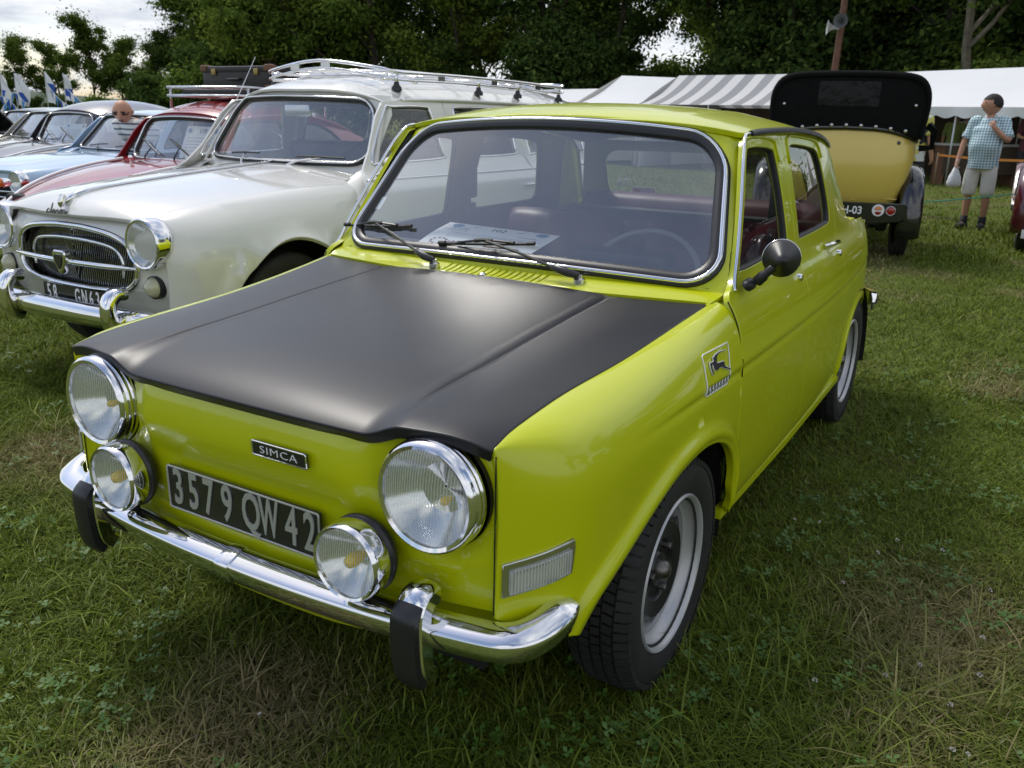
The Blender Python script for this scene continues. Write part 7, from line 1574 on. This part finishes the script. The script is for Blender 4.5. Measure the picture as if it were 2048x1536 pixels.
def blades(n, dmin, dmax, hgt, wid, seed, pw=1.0):
    """blade roots sampled in view depth bands"""
    rg = np.random.default_rng(seed); u = rg.random(n); dep = (dmin**(-pw)+(dmax**(-pw)-dmin**(-pw))*u)**(-1/pw) if pw else dmin+(dmax-dmin)*u
    f2 = np.array([fw.x, fw.y]); f2 = f2/np.hypot(*f2); r2 = np.array([f2[1], -f2[0]]); lat = (rg.random(n)*2-1)*(.66*dep+.5)
    P = np.array([CX, CY])+dep[:, None]*f2+lat[:, None]*r2; return P, rg
def grass_mesh(name, sets, label=None):
    VV = []; CC = []; nb = 0
    for P, hgt, wid, lay, rg in sets:
        n = len(P); patch = vnoise(P[:, 0]*1.6+20, P[:, 1]*1.6+20, 3); fine = vnoise(P[:, 0]*5+9, P[:, 1]*5+9, 5); lush = vnoise(P[:, 0]*.8+40, P[:, 1]*.8+11, 8)
        h = hgt*(.45+.9*rg.random(n))*(.55+.9*lush)*(.75+.5*fine); a = rg.random(n)*2*math.pi; ln = (.35+1.1*rg.random(n))*lay
        d = np.stack([np.cos(a), np.sin(a)], 1); sd = np.stack([-d[:, 1], d[:, 0]], 1); w = wid*(.6+.8*rg.random(n))
        ts = (0, .4, .75, 1.0); ws = (1, .85, .55, .05); ring = []
        for t, q in zip(ts, ws):
            hor = h*ln*t**1.6; z = h*t*np.sqrt(np.clip(1-(np.minimum(ln, 1.4)*.6*t)**2, .08, 1)); c = np.column_stack([P+d*hor[:, None], z]); s3 = np.column_stack([sd*(w*q)[:, None], np.zeros(n)]); ring += [c-s3, c+s3]
        V = np.stack(ring, 1); VV.append(V.reshape(-1, 3))
        dry = np.clip((patch-.66)*3.0+(rg.random(n)-.62)*.8+(rg.random(n) > .95)*.8, 0, 1); br = .65+.7*rg.random(n)
        g1 = np.array([.084, .128, .012]); g2 = np.array([.185, .232, .032]); dr = np.array([.30, .245, .125]); m_ = rg.random(n)[:, None]; col = (g1*(1-m_)+g2*m_)*(1-dry[:, None])+dr*dry[:, None]; col = np.clip(col*br[:, None], 0, 1)
        CC.append(np.repeat(np.column_stack([col, np.ones(n)]), 8, 0)); nb += n
    V = np.concatenate(VV).astype(np.float32); C = np.concatenate(CC).astype(np.float32); me = bpy.data.meshes.new(name); me.vertices.add(len(V)); me.vertices.foreach_set('co', V.ravel())
    base = (np.arange(nb, dtype=np.int32)*8)[:, None]; q = np.array([[0, 1, 3, 2], [2, 3, 5, 4], [4, 5, 7, 6]], np.int32).ravel()[None]; li = (base+q).ravel(); nf = nb*3
    me.loops.add(nf*4); me.loops.foreach_set('vertex_index', li); me.polygons.add(nf); me.polygons.foreach_set('loop_start', np.arange(nf, dtype=np.int32)*4); me.polygons.foreach_set('loop_total', np.full(nf, 4, np.int32))
    at = me.color_attributes.new('tint', 'FLOAT_COLOR', 'POINT'); at.data.foreach_set('color', C.ravel()); me.update()
    m = bpy.data.materials.new('grass_blade'); m.use_nodes = True; nt = m.node_tree; nt.nodes.clear(); N = nt.nodes.new; L = nt.links.new; out = N('ShaderNodeOutputMaterial'); an = N('ShaderNodeVertexColor'); an.layer_name = 'tint'; d_ = N('ShaderNodeBsdfDiffuse'); t_ = N('ShaderNodeBsdfTranslucent'); gl = N('ShaderNodeBsdfGlossy'); gl.inputs['Roughness'].default_value = .45; gl.inputs[0].default_value = (.6, .62, .6, 1); mx = N('ShaderNodeMixShader'); mx.inputs[0].default_value = .3; m2 = N('ShaderNodeMixShader'); m2.inputs[0].default_value = .02
    L(an.outputs[0], d_.inputs[0]); L(an.outputs[0], t_.inputs[0]); L(d_.outputs[0], mx.inputs[1]); L(t_.outputs[0], mx.inputs[2]); L(mx.outputs[0], m2.inputs[1]); L(gl.outputs[0], m2.inputs[2]); L(m2.outputs[0], out.inputs[0]); me.materials.append(m); MATS['grass_blade'] = m
    o = bpy.data.objects.new(name, me); COL.objects.link(o); return o
def keep_out(P):
    k = np.ones(len(P), bool)
    for y in (0, 2.22):
        for s in (1, -1): k &= ~((np.abs(P[:, 0]-s*.62) < .09) & (np.abs(P[:, 1]-y) < .11))
    return k
sets = []
for n, d0, d1, hg, wd, ly, sd_, pw in ((190000, 1.2, 4.2, .029, .0019, 1.35, 1, 0), (90000, 4.0, 9.0, .037, .0036, 1.3, 2, 0), (60000, 8.5, 26, .05, .008, 1.0, 3, .5), (5000, 1.3, 5.0, .07, .0024, 1.3, 4, 0)):
    P, rg = blades(n, d0, d1, hg, wd, sd_, pw); k = keep_out(P); P = P[k]; sets.append((P, hg, wd, ly, rg))
# tufts
rg = np.random.default_rng(9); Pc, _ = blades(300, 1.4, 6.5, 0, 0, 19, 0); Pt = np.repeat(Pc, 24, 0)+rg.normal(0, .028, (300*24, 2)); sets.append((Pt, .075, .0024, 1.15, rg))
gr = grass_mesh('grass', sets); tag(gr, 'short rough meadow grass with dry patches under the cars', 'grass', kind='stuff')
# clover leaves and flower heads
rg = np.random.default_rng(21); Pc, _ = blades(260, 1.3, 4.5, 0, 0, 23, 0); Pl = np.repeat(Pc, 9, 0)+rg.normal(0, .045, (260*9, 2)); v = []; f = []
for (x, y) in Pl:
    z = .025+.03*rg.random(); a0 = rg.random()*6.28; s = .007+.005*rg.random(); tilt = rg.normal(0, .3, 2)
    for k in range(3):
        a = a0+k*2.094; c, q = math.cos(a), math.sin(a); i = len(v)
        for (u, w) in ((0, 0), (.9, -.6), (1.5, 0), (.9, .6)):
            dx, dy = s*(u*c-w*q), s*(u*q+w*c); v.append((x+dx, y+dy, z+dx*tilt[0]+dy*tilt[1]+.002*u))
        f.append((i, i+1, i+2, i+3))
mat('clover_leaf', (.055, .125, .012), .6, noise=(3, .3)); co = mk('clover', v, f, 'clover_leaf'); tag(co, 'patches of small clover leaves in the grass', 'clover', kind='stuff')
fl_pts = [(1980, 1180), (1770, 1350), (1840, 1330), (1960, 1350), (1900, 1410), (1905, 1500), (1935, 1510), (1640, 1045), (1590, 1040), (1755, 1105), (1685, 1165), (1630, 1360), (1965, 1275), (1795, 1080), (1885, 1100), (520, 1430)]
fv, ff_ = [], []
mbf = MB()
for (px_, py) in fl_pts:
    q = gp(px_, py, .06); r0 = .0065
    for k in range(14):
        a = rg.random()*6.28; e_ = rg.random()*1.9-.4; d = Vector((math.cos(a)*math.cos(e_), math.sin(a)*math.cos(e_), math.sin(e_))); s_ = d.orthogonal().normalized()*.0022; i = len(mbf.v)
        mbf.add(([q+d*.003-s_, q+d*.003+s_, q+d*r0+s_*.8, q+d*r0-s_*.8], [(0, 1, 2, 3)]))
    mbf.add(tube([q, Vector((q.x+.01, q.y, 0))], .0009, 4), 1)
mat('clover_flower', (.5, .45, .43), .7); fo = mbf.build('clover_flowers', ['clover_flower', 'clover_leaf'], None, 0); tag(fo, 'small white clover flower heads dotted in the grass', 'flowers', kind='stuff')
